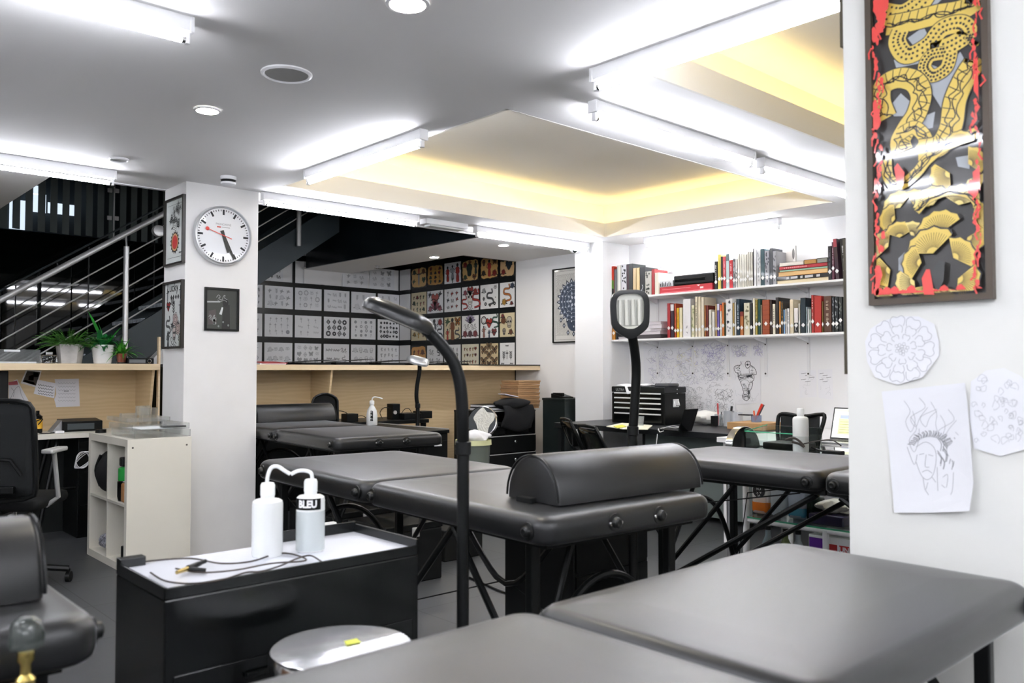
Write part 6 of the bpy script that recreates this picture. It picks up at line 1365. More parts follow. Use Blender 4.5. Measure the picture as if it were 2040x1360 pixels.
# lower shelf
for a in [
 (118, 144, 850, '#c9862f', 'orange', 'book at the far left behind the lamp', None), (147, 160, 868, '#1c1c1f', 'small black', 'book at the far left', None),
 (557, 581, 656, '#a83236', 'dark red', 'book first after the paper stack', None), (583, 611, 662, '#3a2733', 'aubergine', 'book with a white top', ('top', '#e4dfe0')), (613, 629, 657, '#b3482a', 'rust red', 'book left of the yellow one', None), (631, 652, 692, '#e0b528', 'bright yellow', 'book', ('title', '#c0502a')), (653, 679, 690, '#e8ddb8', 'pale yellow', 'book beside the bright yellow one', None),
 (681, 745, 621, '#e9e8ea', 'widest white', 'book with a tiny black figure', ('figure', '#3a3a3a')), (748, 775, 672, '#d5cfae', 'cream floral', 'book right of the widest white one', ('spots', '#8f9a6a')), (778, 799, 603, '#e2d7be', 'tall cream', 'book with dark title', ('title', '#35302c')), (801, 824, 604, '#ddd2b8', 'tall cream', 'book, middle of three', None), (826, 850, 606, '#e0d5bd', 'tall cream', 'book, last of three', None),
 (853, 864, 672, '#c07a3c', 'thin orange-brown', 'book', None), (865, 885, 672, '#6e2c22', 'maroon brown', 'book with white diamond', None), (888, 911, 706, '#dcd7cb', 'short ivory', 'book, left of a pair', None), (913, 936, 722, '#e2dfd6', 'short ivory', 'book, right of a pair', None), (939, 952, 662, '#c9a877', 'slender sand', 'book', None), (954, 973, 660, '#6a5aa0', 'violet', 'book', ('top', '#d8d4e4')),
 (976, 992, 668, '#e4dccb', 'cream', 'book with orange corner', ('top', '#d0603a')), (993, 1010, 650, '#d07a3a', 'orange', 'book in the middle', None), (1012, 1021, 668, '#47583c', 'thin olive', 'book', None), (1023, 1076, 621, '#e4e4e2', 'wide white', 'book with grey swirls', ('spots', '#8d9096')), (1078, 1092, 655, '#ad8f4f', 'slim mustard', 'book', None), (1093, 1106, 648, '#ecebe6', 'slim white', 'book left of the navy one', None),
 (1108, 1135, 622, '#1f3544', 'navy', 'book with pale title', ('title', '#b8c6d0')), (1137, 1164, 722, '#b5703c', 'short orange-brown', 'book', ('top', '#7a2d24')), (1167, 1214, 652, '#d9d3bb', 'cream marbled', 'book', ('spots', '#8d8768')), (1216, 1236, 655, '#23272b', 'near-black', 'book right of the marbled one', None), (1238, 1256, 615, '#e5dfcb', 'ivory', 'book left of the mustard patterned one', None), (1258, 1276, 627, '#b09e4b', 'mustard patterned', 'book', ('spots', '#3a3426')), (1279, 1300, 622, '#1f4a45', 'dark green', 'book beside the leather one', None), (1301, 1311, 668, '#b4a68a', 'thin khaki', 'book', None),
 (1313, 1372, 628, '#9c4a28', 'thick leather brown', 'book with raised bands', ('bands', '#6e2f18')), (1375, 1392, 628, '#3a2822', 'dark brown', 'book right of the leather one', None), (1395, 1418, 661, '#e3dcc6', 'cream', 'book with fine dark title', ('title', '#5b5448')), (1421, 1445, 609, '#2d2826', 'tall espresso', 'book', None), (1447, 1462, 640, '#c07c34', 'amber', 'book', None), (1463, 1480, 640, '#3f3a34', 'smoky brown', 'book', ('spots', '#a07a3c')),
 (1482, 1496, 706, '#7ea0c4', 'short light blue', 'book', None), (1497, 1510, 700, '#e6e4df', 'short white', 'book beside the light blue one', None), (1512, 1531, 696, '#e8e8ea', 'white', 'book with black lettering', ('title', '#2c2d33')), (1533, 1564, 626, '#e0d3b6', 'tall parchment', 'book', None), (1567, 1600, 692, '#e9e3e0', 'white and pink', 'book with a black lower half', ('low', '#1c1c1e')), (1602, 1615, 658, '#e0ddd2', 'slim ivory', 'book left of the teal-black one', None),
 (1618, 1660, 612, '#1b2c33', 'tall teal-black', 'book', None), (1662, 1673, 684, '#9fb0b4', 'slim blue-grey', 'book', ('title', '#333333')), (1674, 1687, 700, '#dfe3e3', 'slim pale', 'book', None), (1688, 1701, 702, '#b9c4bb', 'slim sage', 'book', None),
 (1704, 1724, 590, '#a8322c', 'scarlet', 'book with white title', ('title', '#e8c8c0')), (1726, 1785, 598, '#b2332b', 'widest scarlet', 'volume', None), (1789, 1801, 640, '#6d5a22', 'thin olive-brown', 'book', None), (1803, 1865, 598, '#54382a', 'wide chocolate brown', 'book with pale title', ('title', '#b8a890')),
 (1868, 1890, 602, '#23292b', 'black', 'book with grey picture spine, left', ('spots', '#8b8f90')), (1892, 1920, 602, '#1d2224', 'black', 'book with grey picture spine, middle', ('spots', '#9a9d9c')), (1922, 1950, 604, '#2a2d2c', 'black', 'book with grey picture spine, right', ('spots', '#7c8079')), (1953, 2010, 606, '#26292b', 'charcoal', 'book mostly hidden behind the pillar frame', None)]:
    book(*a[:3], zl_, a[3], a[4], a[5], a[6], grp=G4, shelfname=LS, depth=.19)
z = zl_; r_ = random.Random(9)
for k, (x0, x1, h, c, lab) in enumerate([(300, 505, 32, '#4a4648', 'dark magazine pile at the bottom of the paper stack'), (300, 500, 26, '#c9c3c6', 'grey paper bundle second from the bottom of the stack'), (420, 508, 20, '#b9b3b8', 'short grey paper bundle in the middle of the stack'), (410, 512, 30, '#d0cace', 'thick grey paper bundle near the top of the stack'), (415, 505, 24, '#c6c0c4', 'grey paper bundle on top of the stack')]):
    z = flat(x0, x1, 800, 800 + h, c, lab + ', lower shelf', 'paper bundles stacked on the lower shelf', z=z, pages=True, depth=.16, cat='papers', name='paper_bundle') + .0005
flat(165, 240, 800, 822, '#b8b4b6', 'grey booklet lying at the left end of the lower shelf', 'paper bundles stacked on the lower shelf', z=zl_, pages=True, depth=.16, cat='papers', name='paper_bundle')

# ================================================================== drawings taped to the wall over the desk
PU, GY1, GY2, YL = '#b4acd2', '#b4b4b9', '#cfd0d4', '#e2dca4'
def wallsheet(label, pts, seedv, cols, n, off=.001, c='#eeeef1', size=(.02, .06), dens=None, extra=None, w=.0022):
    w_ = [P(a, b, x=6.499 - off) for a, b in pts]; C = sum(w_, Vector()) / len(w_)
    t = thing('wall_drawing', uniq(label), 'drawing', (6.499 - off, C.y, min(p.z for p in w_)), group=None)
    MB().prism([Vector((6.499 - off, p.y, p.z)) for p in w_], (-.0006, 0, 0)).build('paper', cm(c, .7), t)
    D = Draw((6.4982 - off, 0, 0), (0, -1, 0), (0, 0, 1), NX, .0006); r = random.Random(seedv)
    x0, x1 = min(p[0] for p in pts) + 4, max(p[0] for p in pts) - 4; y0, y1 = min(p[1] for p in pts) + 4, max(p[1] for p in pts) - 4
    def g(a, b): v = P(min(max(a, x0), x1), min(max(b, y0), y1), x=6.498); return (-v.y, v.z)
    for i in range(int(n * 1.6)):
        a, b = r.uniform(x0, x1), r.uniform(y0, y1); col = cols[r.randrange(len(cols))]; s = r.uniform(3, 9); th = r.uniform(0, 6); q = []
        if b > y0 + .42 * (y1 - y0) and i % 4 and PU in cols and (y1 - y0) > 45: col = (GY1, GY2)[i % 2]
        for k in range(6): q.append((a, b)); a += s * .5 * math.cos(th); b += s * .5 * math.sin(th); th += r.uniform(-1.3, 1.3)
        if all(x0 < p[0] < x1 and y0 < p[1] < y1 for p in q): D.stroke([g(*p) for p in spline(q, 3)], w, col, 1 + (i % 3))
    if extra: extra(D, g)
    D.build('drawing', t)
    return t
wallsheet('violet and grey tracing sheet at the left under the shelves', [(1282, 690), (1345, 688), (1348, 790), (1335, 800), (1284, 800)], 1, [GY1, GY1, GY2, PU], 120)
wallsheet('tracing sheet with violet flowers under the second bracket', [(1340, 690), (1398, 686), (1402, 770), (1345, 776)], 2, [GY1, PU, GY2, YL], 120, .002)
wallsheet('tracing sheet densely scribbled in violet at the middle top', [(1392, 680), (1446, 678), (1450, 760), (1396, 768)], 3, [PU, PU, '#9088c0', GY1], 150, .003)
wallsheet('small tracing sheet with a violet rose right of the middle', [(1452, 683), (1492, 682), (1495, 716), (1454, 722)], 4, [PU, GY1, GY2], 70, .002)
wallsheet('narrow tracing sheet with a violet sprig, top right', [(1496, 680), (1522, 679), (1524, 712), (1497, 716)], 5, [PU, GY1], 40, .001)
wallsheet('faint grey sketch sheet behind the tool chest', [(1348, 768), (1405, 764), (1408, 830), (1352, 834)], 6, ['#8f9094', GY1, GY2], 110, .0045)
wallsheet('faint grey sketch sheet in the centre of the wall', [(1400, 760), (1458, 756), (1460, 815), (1404, 822)], 7, [GY2, GY1], 80, .0052)
def fish(D, g):
    K = '#44464a'
    def q(u, v): return g(1270 + u / 7.554, 670 + v / 7.554)
    for pl, wd in (([(1560, 375), (1562, 425), (1500, 440), (1465, 455), (1460, 495), (1485, 540), (1515, 555), (1520, 610), (1545, 660)], .006), ([(1480, 470), (1500, 480), (1530, 455), (1550, 430)], .005), ([(1625, 410), (1645, 380), (1680, 372), (1702, 395), (1700, 440), (1670, 475), (1640, 465), (1625, 410)], .007), ([(1640, 415), (1680, 425), (1700, 410)], .004), ([(1665, 375), (1668, 420)], .004),
     ([(1702, 430), (1745, 455), (1775, 490), (1795, 540), (1790, 575), (1760, 572), (1758, 540)], .006), ([(1520, 600), (1560, 615), (1620, 605), (1680, 585), (1750, 580), (1760, 600), (1755, 650), (1720, 690), (1700, 690)], .006), ([(1535, 650), (1570, 640), (1630, 625), (1700, 610), (1750, 640)], .004),
     ([(1545, 660), (1575, 740), (1590, 800), (1605, 840), (1585, 895), (1600, 940), (1645, 965), (1690, 930), (1700, 880), (1695, 830), (1715, 790), (1735, 740), (1740, 690)], .006), ([(1700, 690), (1680, 740), (1660, 800), (1650, 850), (1690, 880)], .004), ([(1600, 800), (1625, 820), (1660, 800)], .004), ([(1600, 880), (1640, 870), (1680, 900)], .005), ([(1605, 910), (1650, 900), (1690, 915)], .004), ([(1560, 690), (1600, 650), (1660, 660), (1690, 700)], .003), ([(1690, 480), (1685, 520), (1700, 560)], .004), ([(1530, 500), (1560, 540), (1555, 590)], .003)):
        D.stroke([q(*p) for p in spline(pl, 4)], wd * .8, K, 5)
    for k in range(12):
        u = 1525 + k * 19; D.stroke([q(u, 598 - k * 1.5), q(u + 6, 560 - k * 1), q(u + 12, 598 - k * 1.5)], .004, K, 5)
    for k in range(9): D.stroke([q(1530 + k * 24, 615 - k), q(1536 + k * 24, 650 - k * 3)], .003, K, 5)
    for k in range(7): D.stroke([q(1590 + k * 15, 880 + (k % 2) * 12), q(1598 + k * 15, 915)], .004, K, 5)
    rr_ = random.Random(31)
    for k in range(90):
        v = rr_.uniform(440, 940); wdt = 130 if v < 600 else (110 if v < 700 else (60 if v < 850 else 50)); c0 = 1625 if v < 600 else (1640 if v < 860 else 1645)
        sgn = rr_.choice((-1, 1)); u = c0 + sgn * wdt * rr_.uniform(.62, .98); D.stroke([q(u, v), q(u - sgn * rr_.uniform(8, 26), v + rr_.uniform(-14, 14))], .0028, rr_.choice((K, '#77797d', '#8d8f92')), 5)
    D.fill([q(*p) for p in circ(1662, 425, 16, 10)], K, 6); D.fill([q(*p) for p in circ(1540, 480, 9, 8)], '#55575b', 6); D.fill([q(*p) for p in ((1640, 590), (1720, 575), (1735, 600), (1650, 615))], '#4a4b4f', 6); D.fill([q(*p) for p in ((1660, 820), (1690, 800), (1695, 860), (1670, 880))], '#55575b', 6)
    for k in range(10): D.stroke([q(1590 + k * 4, 720 + k * 10), q(1640 + k * 4, 730 + k * 9)], .002, '#8d8f92', 5)
wallsheet('bold black fish skull sketch on white paper right of the violet sheets', [(1455, 712), (1514, 708), (1516, 802), (1460, 806)], 8, [GY2], 16, .005, extra=fish)
wallsheet('grey floral sketch hanging low beside the tool chest', [(1362, 832), (1420, 824), (1424, 868), (1370, 868)], 9, ['#86878b', GY1, GY2], 90, .0060)
wallsheet('dark branching sketch low on the wall behind the pen pots', [(1418, 770), (1462, 768), (1466, 822), (1420, 828)], 10, ['#5f6064', GY1], 60, .0066)
def note_lines(D, g):
    for k in range(5): D.stroke([g(1596 + (k % 3) * 8, 744 + k * 4), g(1606 + (k % 3) * 9, 743 + k * 4)], .003, '#8a8b8e', 5)
wallsheet('plain white note with a few grey words, left of two at the right', [(1592, 738), (1626, 737), (1627, 790), (1594, 792)], 11, ['#d5d6d9'], 8, .001, extra=note_lines)
def note_lines2(D, g):
    for k in range(5): D.stroke([g(1632 + (k % 3) * 7, 744 + k * 4), g(1641 + (k % 3) * 8, 743 + k * 4)], .003, '#8a8b8e', 5)
wallsheet('plain white note with a few grey words, right of two by the pillar', [(1629, 736), (1658, 735), (1660, 796), (1631, 792)], 12, ['#d5d6d9'], 8, .001, extra=note_lines2)
# ================================================================== desk run below the shelves
M_DESK = mat('black_wood_desk', '#1b1e20', .38, bump=.1, bscale=40)
t = thing('desk', 'long black desk against the wall below the bookshelves', 'desk', (5.95, 4.3, 0))
bx((5.41, 3.45, .70), (6.485, 5.36, .745)).build('desktop', M_DESK, t, bevel=.002)
for y in (3.48, 4.55): bx((5.70, y, 0), (6.45, y + .03, .70)).build('side_panel', M_DESK, t)
for x in (5.44, 6.42): bx((x, 5.30, 0), (x + .04, 5.34, .70)).build('leg', M_DESK, t)
bx((5.70, 3.52, .05), (5.72, 4.55, .69)).build('modesty_panel', mat('grey_green_panel', '#6d7674', .4), t)
t = thing('desk', 'white desk with the open laptop beside the pillar', 'desk', (5.8, 2.4, 0))
bx((5.10, 1.2, .71), (6.485, 3.43, .745)).build('desktop', M_WHP, t, bevel=.002)
for x, y in ((5.15, 1.25), (5.15, 3.37), (6.4, 1.25), (6.4, 3.37)): bx((x, y, 0), (x + .04, y + .04, .71)).build('leg', M_WHP, t)
DZ2 = .746
# tool chest
t = thing('tool_chest', 'black metal tool chest with silver drawer handles on the black desk', 'tool chest', (6.05, 4.75, DZ2))
ya, yb = 4.46, 5.06; xa = 5.86; ht = P(1264, 770, x=xa).z - DZ2
bx((xa, ya, DZ2), (xa + .30, yb, DZ2 + ht - .055)).build('body', M_BLKP, t, bevel=.004)
bx((xa - .004, ya - .003, DZ2 + ht - .053), (xa + .304, yb + .003, DZ2 + ht)).build('lid', mat('tool_chest_black', '#181b1c', .3), t, bevel=.008)
for k, (zz, hh) in enumerate(((.235, .040), (.19, .042), (.145, .042), (.10, .042), (.012, .082))):
    spl = ((ya + .03, (ya + yb) / 2 - .003), ((ya + yb) / 2 + .003, yb - .03)) if k == 0 else ((ya + .03, yb - .03),)
    for s in spl:
        d = bx((xa - .008, s[0], DZ2 + zz), (xa, s[1], DZ2 + zz + hh)).build('drawer', M_BLKG, t, bevel=.002)
        MB().box((xa - .016, s[0] + .008, DZ2 + zz + hh - .013), (xa - .007, s[1] - .008, DZ2 + zz + hh - .001), bev=.002).build('handle', mat('satin_aluminium', '#dcdedf', .5), d)
MB().box((xa + .11, ya - .010, DZ2 + .15), (xa + .19, ya, DZ2 + .22), bev=.004).build('side_plate', mat('satin_aluminium', '#dcdedf', .5), t)
MB().tube([(xa + .12, ya - .012, DZ2 + .20), (xa + .12, ya - .022, DZ2 + .165), (xa + .18, ya - .022, DZ2 + .165), (xa + .18, ya - .012, DZ2 + .20)], .004, n=6).build('side_handle', M_CHROME, t)
lettering('ULTRA', .032, mat('emblem_silver', '#b9bcbe', .4), t, frameM((xa - .0055, yb - .10, DZ2 + ht - .030), (0, -1, 0), (0, 0, 1)))
for z in (.29, .325): MB().cyl((xa + .17, ya - .004, DZ2 + z - .02), (xa + .17, ya, DZ2 + z - .02), .006, n=10).build('rivet', M_CHROME, t)
t = thing('paper_pile', 'crumpled white papers and a grey pouch on top of the tool chest', 'papers', (6.0, 4.65, DZ2 + ht))
zq = DZ2 + ht + .002
mb = MB(); mb.grid(lambda u, v: (xa - .03 + .30 * v, 4.98 - .34 * u, zq + .012 + .012 * math.sin(u * 9) * math.sin(v * 7) - max(0, .25 - v) * (.32 if .35 < u < .95 else .05) * math.sin(min(1, u * 1.3) * PI)), 14, 10); mb.build('sheet', M_PAPER, t, smooth=True, solid=.002)
MB().box((xa + .06, 4.47, zq - .001), (xa + .22, 4.62, zq + .03), bev=.010, seg=3).build('pouch', mat('grey_pouch', '#55565a', .6), t, smooth=True)
t = thing('laptop', 'black laptop seen from behind, open on the black desk', 'laptop', P(1365, 858, z=DZ2))
h0_ = P(1350, 860, z=DZ2 + .002); h1_ = P(1386, 857, z=DZ2 + .002); hd_ = (h1_ - h0_); hd_.z = 0; hd_.normalize(); nb = Vector((hd_.y, -hd_.x, 0))
LW = 35 / F * 6.1 / max(.3, hd_.dot(rt)); up_ = Vector((0, 0, 1)) * math.cos(math.radians(20)) + nb * math.sin(math.radians(20)); LH = .185
MB().prism([h0_, h0_ + hd_ * LW, h0_ + hd_ * LW + up_ * LH, h0_ + up_ * LH], nb * .007).build('screen_lid', mat('laptop_black', '#0b0d0e', .15), t)
MB().prism([h0_, h0_ + hd_ * LW, h0_ + hd_ * LW - nb * .18, h0_ - nb * .18], (0, 0, .010)).build('base', M_BLKP, t)
cord('white charging cable looped on the black desk left of the laptop', [(1322, 853), (1330, 850), (1345, 852), (1352, 850), (1340, 848), (1326, 851), (1316, 853)], .003, M_WHP, z=DZ2 + .005)
p0 = P(1330, 854, z=DZ2 + .006); e = P(1311, 862, x=5.40)
o = MB().tube(smooth_path([P(1322, 858, z=DZ2 + .006), P(1314, 860, z=DZ2 + .008), Vector((5.402, e.y, DZ2 + .004)), P(1308, 880, x=5.38), P(1307, 895, x=5.36), P(1312, 912, x=5.34), P(1318, 930, x=5.34)]), .0035, n=6).build('cable', M_WHP, smooth=True); tag(o, 'white cable hanging in a curve in front of the black desk', 'cable')
t = thing('plastic_cup', 'clear plastic cup standing before the tool chest', 'cup', P(1277, 848, z=DZ2)); c = P(1276, 849, z=DZ2); MB().lathe([(0, 0), (.024, 0), (.032, .085), (.0305, .085), (.023, .003), (0, .003)], c, n=28).build('cup_body', mat('cup_plastic', '#e8edf0', .12, trans=.8, ior=1.2), t, smooth=True)
t = thing('paper_pad', 'cream and yellow papers on the left end of the black desk', 'papers', (5.7, 5.05, DZ2)); MB().prism([P(a, b, z=DZ2 + .001) for a, b in ((1208, 850), (1240, 843), (1300, 848), (1290, 856), (1240, 855))], (0, 0, .006)).build('paper', cm('#e8e6cf', .6), t); MB().prism([P(a, b, z=DZ2 + .008) for a, b in ((1222, 849), (1240, 846), (1248, 850), (1230, 853))], (0, 0, .003)).build('yellow_note', cm('#d9d34a', .6), t)
# pen pots, scissors, crumpled film
def pot_at(label, px, w, h, m, items, y=None, py=853):
    c = P(px, py, z=DZ2); c.x = 6.2; c = P(px, 838, x=6.15); c.z = DZ2; t = thing('pen_pot', uniq(label), 'pen pot', c)
    MB().lathe([(0, 0), (w, 0), (w, h), (w * .95, h), (w * .95, .004), (0, .004)], c, n=24).build('cup_body', m, t, smooth=True)
    for (dx, ln, col, r) in items: MB().cyl(c + Vector((0, -dx * .3, .006)), c + Vector((-.0, -dx, ln)), r, n=8).build('pen', cm(col, .4), t)
    return t
pot_at('clear pot holding a red brush beside the dark block', 1432, .035, .10, mat('cup_plastic', '#e8edf0', .12, trans=.8, ior=1.2), [(-.01, .19, '#c8474a', .007), (.02, .15, '#e6e6e6', .005), (.03, .12, '#333333', .004)])
pot_at('grey metal pot with scissors, middle of the desk back', 1452, .045, .13, mat('grey_pot', '#a9adb2', .35), [(.03, .17, '#2a2a2c', .010), (-.02, .15, '#d8d8d8', .004)])
pot_at('pale grey empty pot right of the scissors pot', 1468, .045, .12, mat('pale_pot', '#c3c8cf', .35), [(.01, .14, '#e8e8e8', .004)])
c = P(1424, 845, x=6.10); bx((6.07, c.y - .02, DZ2), (6.12, c.y + .02, DZ2 + .085)).build('dark_block_box', M_BLKP); o = bpy.data.objects['dark_block_box']; o.name = 'small_box'; tag(o, 'small dark box at the left of the pen pots', 'box')
t = thing('cling_film_heap', 'heap of crumpled clear film behind the black laptop', 'plastic film', (6.2, 4.0, DZ2)); c = P(1405, 842, x=6.2); blob('film', (6.2, c.y, DZ2 + .062), (.13, .16, .06), mat('milky_film', '#e9e9e2', .35), t, 4, .22)
c = P(1505, 846, x=6.0); zc2 = DZ2 + .0
t = thing('cardboard_box', 'low brown cardboard box on the desk holding the scissors cup', 'box', (6.0, c.y, DZ2)); a, b = P(1478, 860, x=5.95).y, P(1530, 860, x=5.95).y; bx((5.86, b, DZ2), (6.2, a + .08, DZ2 + .055)).build('box_body', mat('cardboard', '#b28c5f', .8), t, bevel=.003)
c = P(1507, 845, x=6.02); c.z = DZ2 + .056
t = thing('scissors_cup', 'clear cup with orange-red handled scissors on the cardboard box', 'cup', c); MB().lathe([(0, 0), (.040, 0), (.042, .055), (.040, .055), (.038, .004), (0, .004)], c, n=24).build('cup_body', mat('blue_clear_plastic', '#b9c4dc', .1, trans=.7, ior=1.2), t, smooth=True)
MB().tube([c + Vector((0, .01, .01)), c + Vector((0, -.02, .08)), c + Vector((0, -.055, .145))], [.006, .010, .012]).build('red_handle', mat('orange_red_grip', '#d8402c', .4), t, smooth=True); MB().tube([c + Vector((0, .015, .01)), c + Vector((0, .022, .09))], .007).build('orange_handle', mat('orange_grip', '#e2683c', .4), t, smooth=True); MB().tube([c + Vector((.006, -.01, .04)), c + Vector((.006, -.065, .14))], .007).build('grey_handle', mat('grey_grip', '#4a4c50', .4), t, smooth=True)
MB().box(c + Vector((-.06, .03, .052)), c + Vector((.0, .13, .060))).build('stray_tool', M_BLKP, t)
# open laptop with lit screen
t = thing('laptop', 'silver laptop with a lit white and yellow-green screen beside the pillar', 'laptop', (5.3, 2.7, DZ2))
a = P(1650, 868, x=5.36); yl_ = a.y
b = P(1664, 824, x=5.50)
ys0 = yl_; ys1 = ys0 - .33; hz = .22
Ms = Matrix.Translation((5.38, 0, DZ2 + .014)) @ Matrix.Rotation(math.radians(18), 4, 'Y')
MB().box((5.12, ys1, DZ2), (5.38, ys0, DZ2 + .014), bev=.004).build('base', mat('laptop_silver', '#c9cbcd', .3, metal=.6), t)
kb = MB()
for i in range(5):
    for j in range(13): kb.box((5.22 + i * .026, ys0 - .03 - j * .021, DZ2 + .014), (5.242 + i * .026, ys0 - .047 - j * .021, DZ2 + .0165))
kb.build('keyboard', M_BLKP, t)
MB().box((0, ys1, 0), (.007, ys0, hz), M=Ms, bev=.002).build('screen_lid', mat('laptop_bezel', '#202224', .3), t)
Dm = Draw(Ms @ Vector((-.0002, ys0 - .010, .012)), (0, ys1 - ys0 + .020, 0), Ms.to_3x3() @ Vector((0, 0, hz - .022)), Ms.to_3x3() @ Vector((-1, 0, 0)), .0006)
def scr(c): 
    m = mat('screen_' + c.strip('#'), c, .3, emit=c, es=.5); Dm.mats.append(m) if m not in Dm.mats else None; return Dm.mats.index(m)
def sf(x0, y0, x1, y1, c, k):
    f = Dm.bm.faces.new([Dm.bm.verts.new(Dm.co(p, k)) for p in ((x0, y0), (x1, y0), (x1, y1), (x0, y1))]); f.material_index = scr(c)
sf(0, 0, 1, 1, '#e6e8e4', 0); sf(.02, .90, .98, .98, '#cfd6a8', 1); sf(.12, .12, .45, .80, '#c9cf8f', 1); sf(.14, .66, .42, .78, '#8f9ad0', 2); sf(.50, .2, .9, .8, '#f4f4f2', 1)
for k in range(5): sf(.15, .18 + k * .09, .40, .195 + k * .09, '#7d824c', 3)
Dm.build('display', t)
t = thing('mesh_chair', 'black mesh chair back standing at the white desk behind the bottle', 'chair', (5.0, 2.75, 0))
a, b = P(1545, 862, x=4.95), P(1637, 862, x=4.95); yA, yB = a.y, b.y; ym_ = (yA + yB) / 2; wz = yA - yB; zt3 = P(1590, 826, x=4.95).z
mb = MB(); mb.grid(lambda u, v: (4.95 + .05 * math.cos((u - .5) * 3) + .02 * v, yA - wz * (.08 + .84 * u) * 1 + (.0), .52 + (zt3 - .52) * v - (.01 * math.cos((u - .5) * 6))), 12, 10); mb.build('mesh_back', mat('black_mesh_fabric', '#141718', .8), t, smooth=True, solid=.006)
MB().tube(smooth_path([Vector((4.96, yA - wz * .14, .52)), Vector((4.96, yA - wz * .05, .75)), Vector((4.97, yA - wz * .02, zt3 - .05)), Vector((4.98, yA - wz * .10, zt3)), Vector((5.01, ym_, zt3 - .012)), Vector((4.98, yB + wz * .10, zt3 + .005)), Vector((4.97, yB - .01, zt3 - .01)), Vector((4.96, yB + wz * .08, .78)), Vector((4.96, yB + wz * .16, .52))]), .013).build('back_frame', M_BLKP, t, smooth=True)
MB().box((4.62, yB + .03, .43), (4.93, yA - .03, .49), bev=.02).build('seat', M_BLKM, t, smooth=True); MB().cyl((4.78, ym_, .06), (4.78, ym_, .43), .025).build('gas_column', M_CHROME, t, smooth=True); MB().tube([(4.93, ym_, .56), (4.98, ym_, .46), (4.80, ym_, .42)], .015).build('back_bracket', M_BLKP, t)
for i in range(5):
    a = i * 2 * PI / 5; e = Vector((4.78 + .26 * math.cos(a), ym_ + .26 * math.sin(a), .03)); MB().tube([(4.78, ym_, .10), e + Vector((0, 0, .03))], .016).lathe([(0, -.03), (.02, -.02), (.028, 0), (.02, .02), (0, .03)], e, n=12).build('leg', M_BLKP, t, smooth=True)
# ================================================================== black worktops, dresser, boxes in the back
t = thing('drawer_unit', 'long black drawer unit behind the table beside the column', 'cabinet', (3.87, 5.8, 0))
bx((3.72, 5.14, .04), (4.02, 6.10, .735)).build('body', M_BLKP, t, bevel=.003); bx((3.71, 5.13, .735), (4.03, 6.11, .76)).build('top', M_BLK, t, bevel=.002); MB().box((4.02, 5.14, .762), (4.035, 6.11, .768)).build('edge_strip', M_STEEL, t)
for k in range(2):
    d = bx((3.735, 5.132, .36 + k * .17), (4.005, 5.141, .51 + k * .17)).build('drawer', M_BLK, t); MB().box((3.78, 5.122, .47 + k * .17), (3.85, 5.133, .482 + k * .17)).box((3.88, 5.122, .47 + k * .17), (3.95, 5.133, .482 + k * .17)).build('handle', mat('satin_aluminium', '#dcdedf', .5), d)
t = thing('work_desk', 'black work desk covered in power supplies under the plywood counter', 'desk', (4.15, 6.75, 0)); t.name = 'desk'
bx((3.75, 6.45, .72), (4.82, 7.03, .755)).build('desktop', M_BLK, t, bevel=.002)
for x, y in ((3.77, 6.47), (3.77, 6.96), (4.76, 6.47), (4.76, 6.96)): bx((x, y, 0), (x + .04, y + .04, .72)).build('leg', M_BLK, t)
bx((3.85, 6.98, .1), (4.70, 7.0, .70)).build('back_panel', M_BLK, t)
ZD = .756
def onz(px, py, z=ZD): return P(px, py, z=z)
def at_y(px, y, z=ZD): v = P(px, 800, y=y); return Vector((v.x, y, z))
def blk(label, px, y, w, d, h, name='power_supply', cat='device', m=None, knob_=False, z=ZD):
    c = at_y(px, y, z); t = thing(name, uniq(label), cat, c)
    MB().box(c + Vector((-w / 2, -d / 2, 0)), c + Vector((w / 2, d / 2, h)), bev=.004).build('housing', m or M_BLKP, t)
    if knob_: MB().cyl(c + Vector((-.02, -d / 2 - .012, h * .45)), c + Vector((-.02, -d / 2, h * .45)), .018, n=16).build('dial', M_STEEL, t, smooth=True)
    return c
blk('small black power adapter left on the black work desk', 697, 6.62, .12, .10, .07)
blk('tall black power supply with a silver dial on the work desk', 784, 6.65, .085, .10, .145, knob_=True)
blk('low black tray of gear right of the tall power supply', 812, 6.60, .20, .18, .055, 'gear_tray', 'tray')
blk('black power brick at the right end of the work desk', 842, 6.58, .13, .14, .07)
for i, (pl, lab) in enumerate([([(663, 821), (675, 818), (690, 822), (697, 832)], 'thin black cable arching from the round-backed chair'), ([(762, 833), (757, 822), (765, 812), (778, 813)], 'black cable looping left of the tall power supply'), ([(798, 826), (806, 815), (815, 814), (822, 826), (826, 834)], 'black cable arching right of the tall power supply'), ([(708, 830), (722, 828), (732, 834)], 'short black cable beside the small adapter')]):
    o = MB().tube(smooth_path([P(a, b, y=6.60) for a, b in pl], 5), .0035, n=6).build('cable', M_BLK, smooth=True); tag(o, lab, 'cable')
c = at_y(741, 6.30, .756); c.z = .0
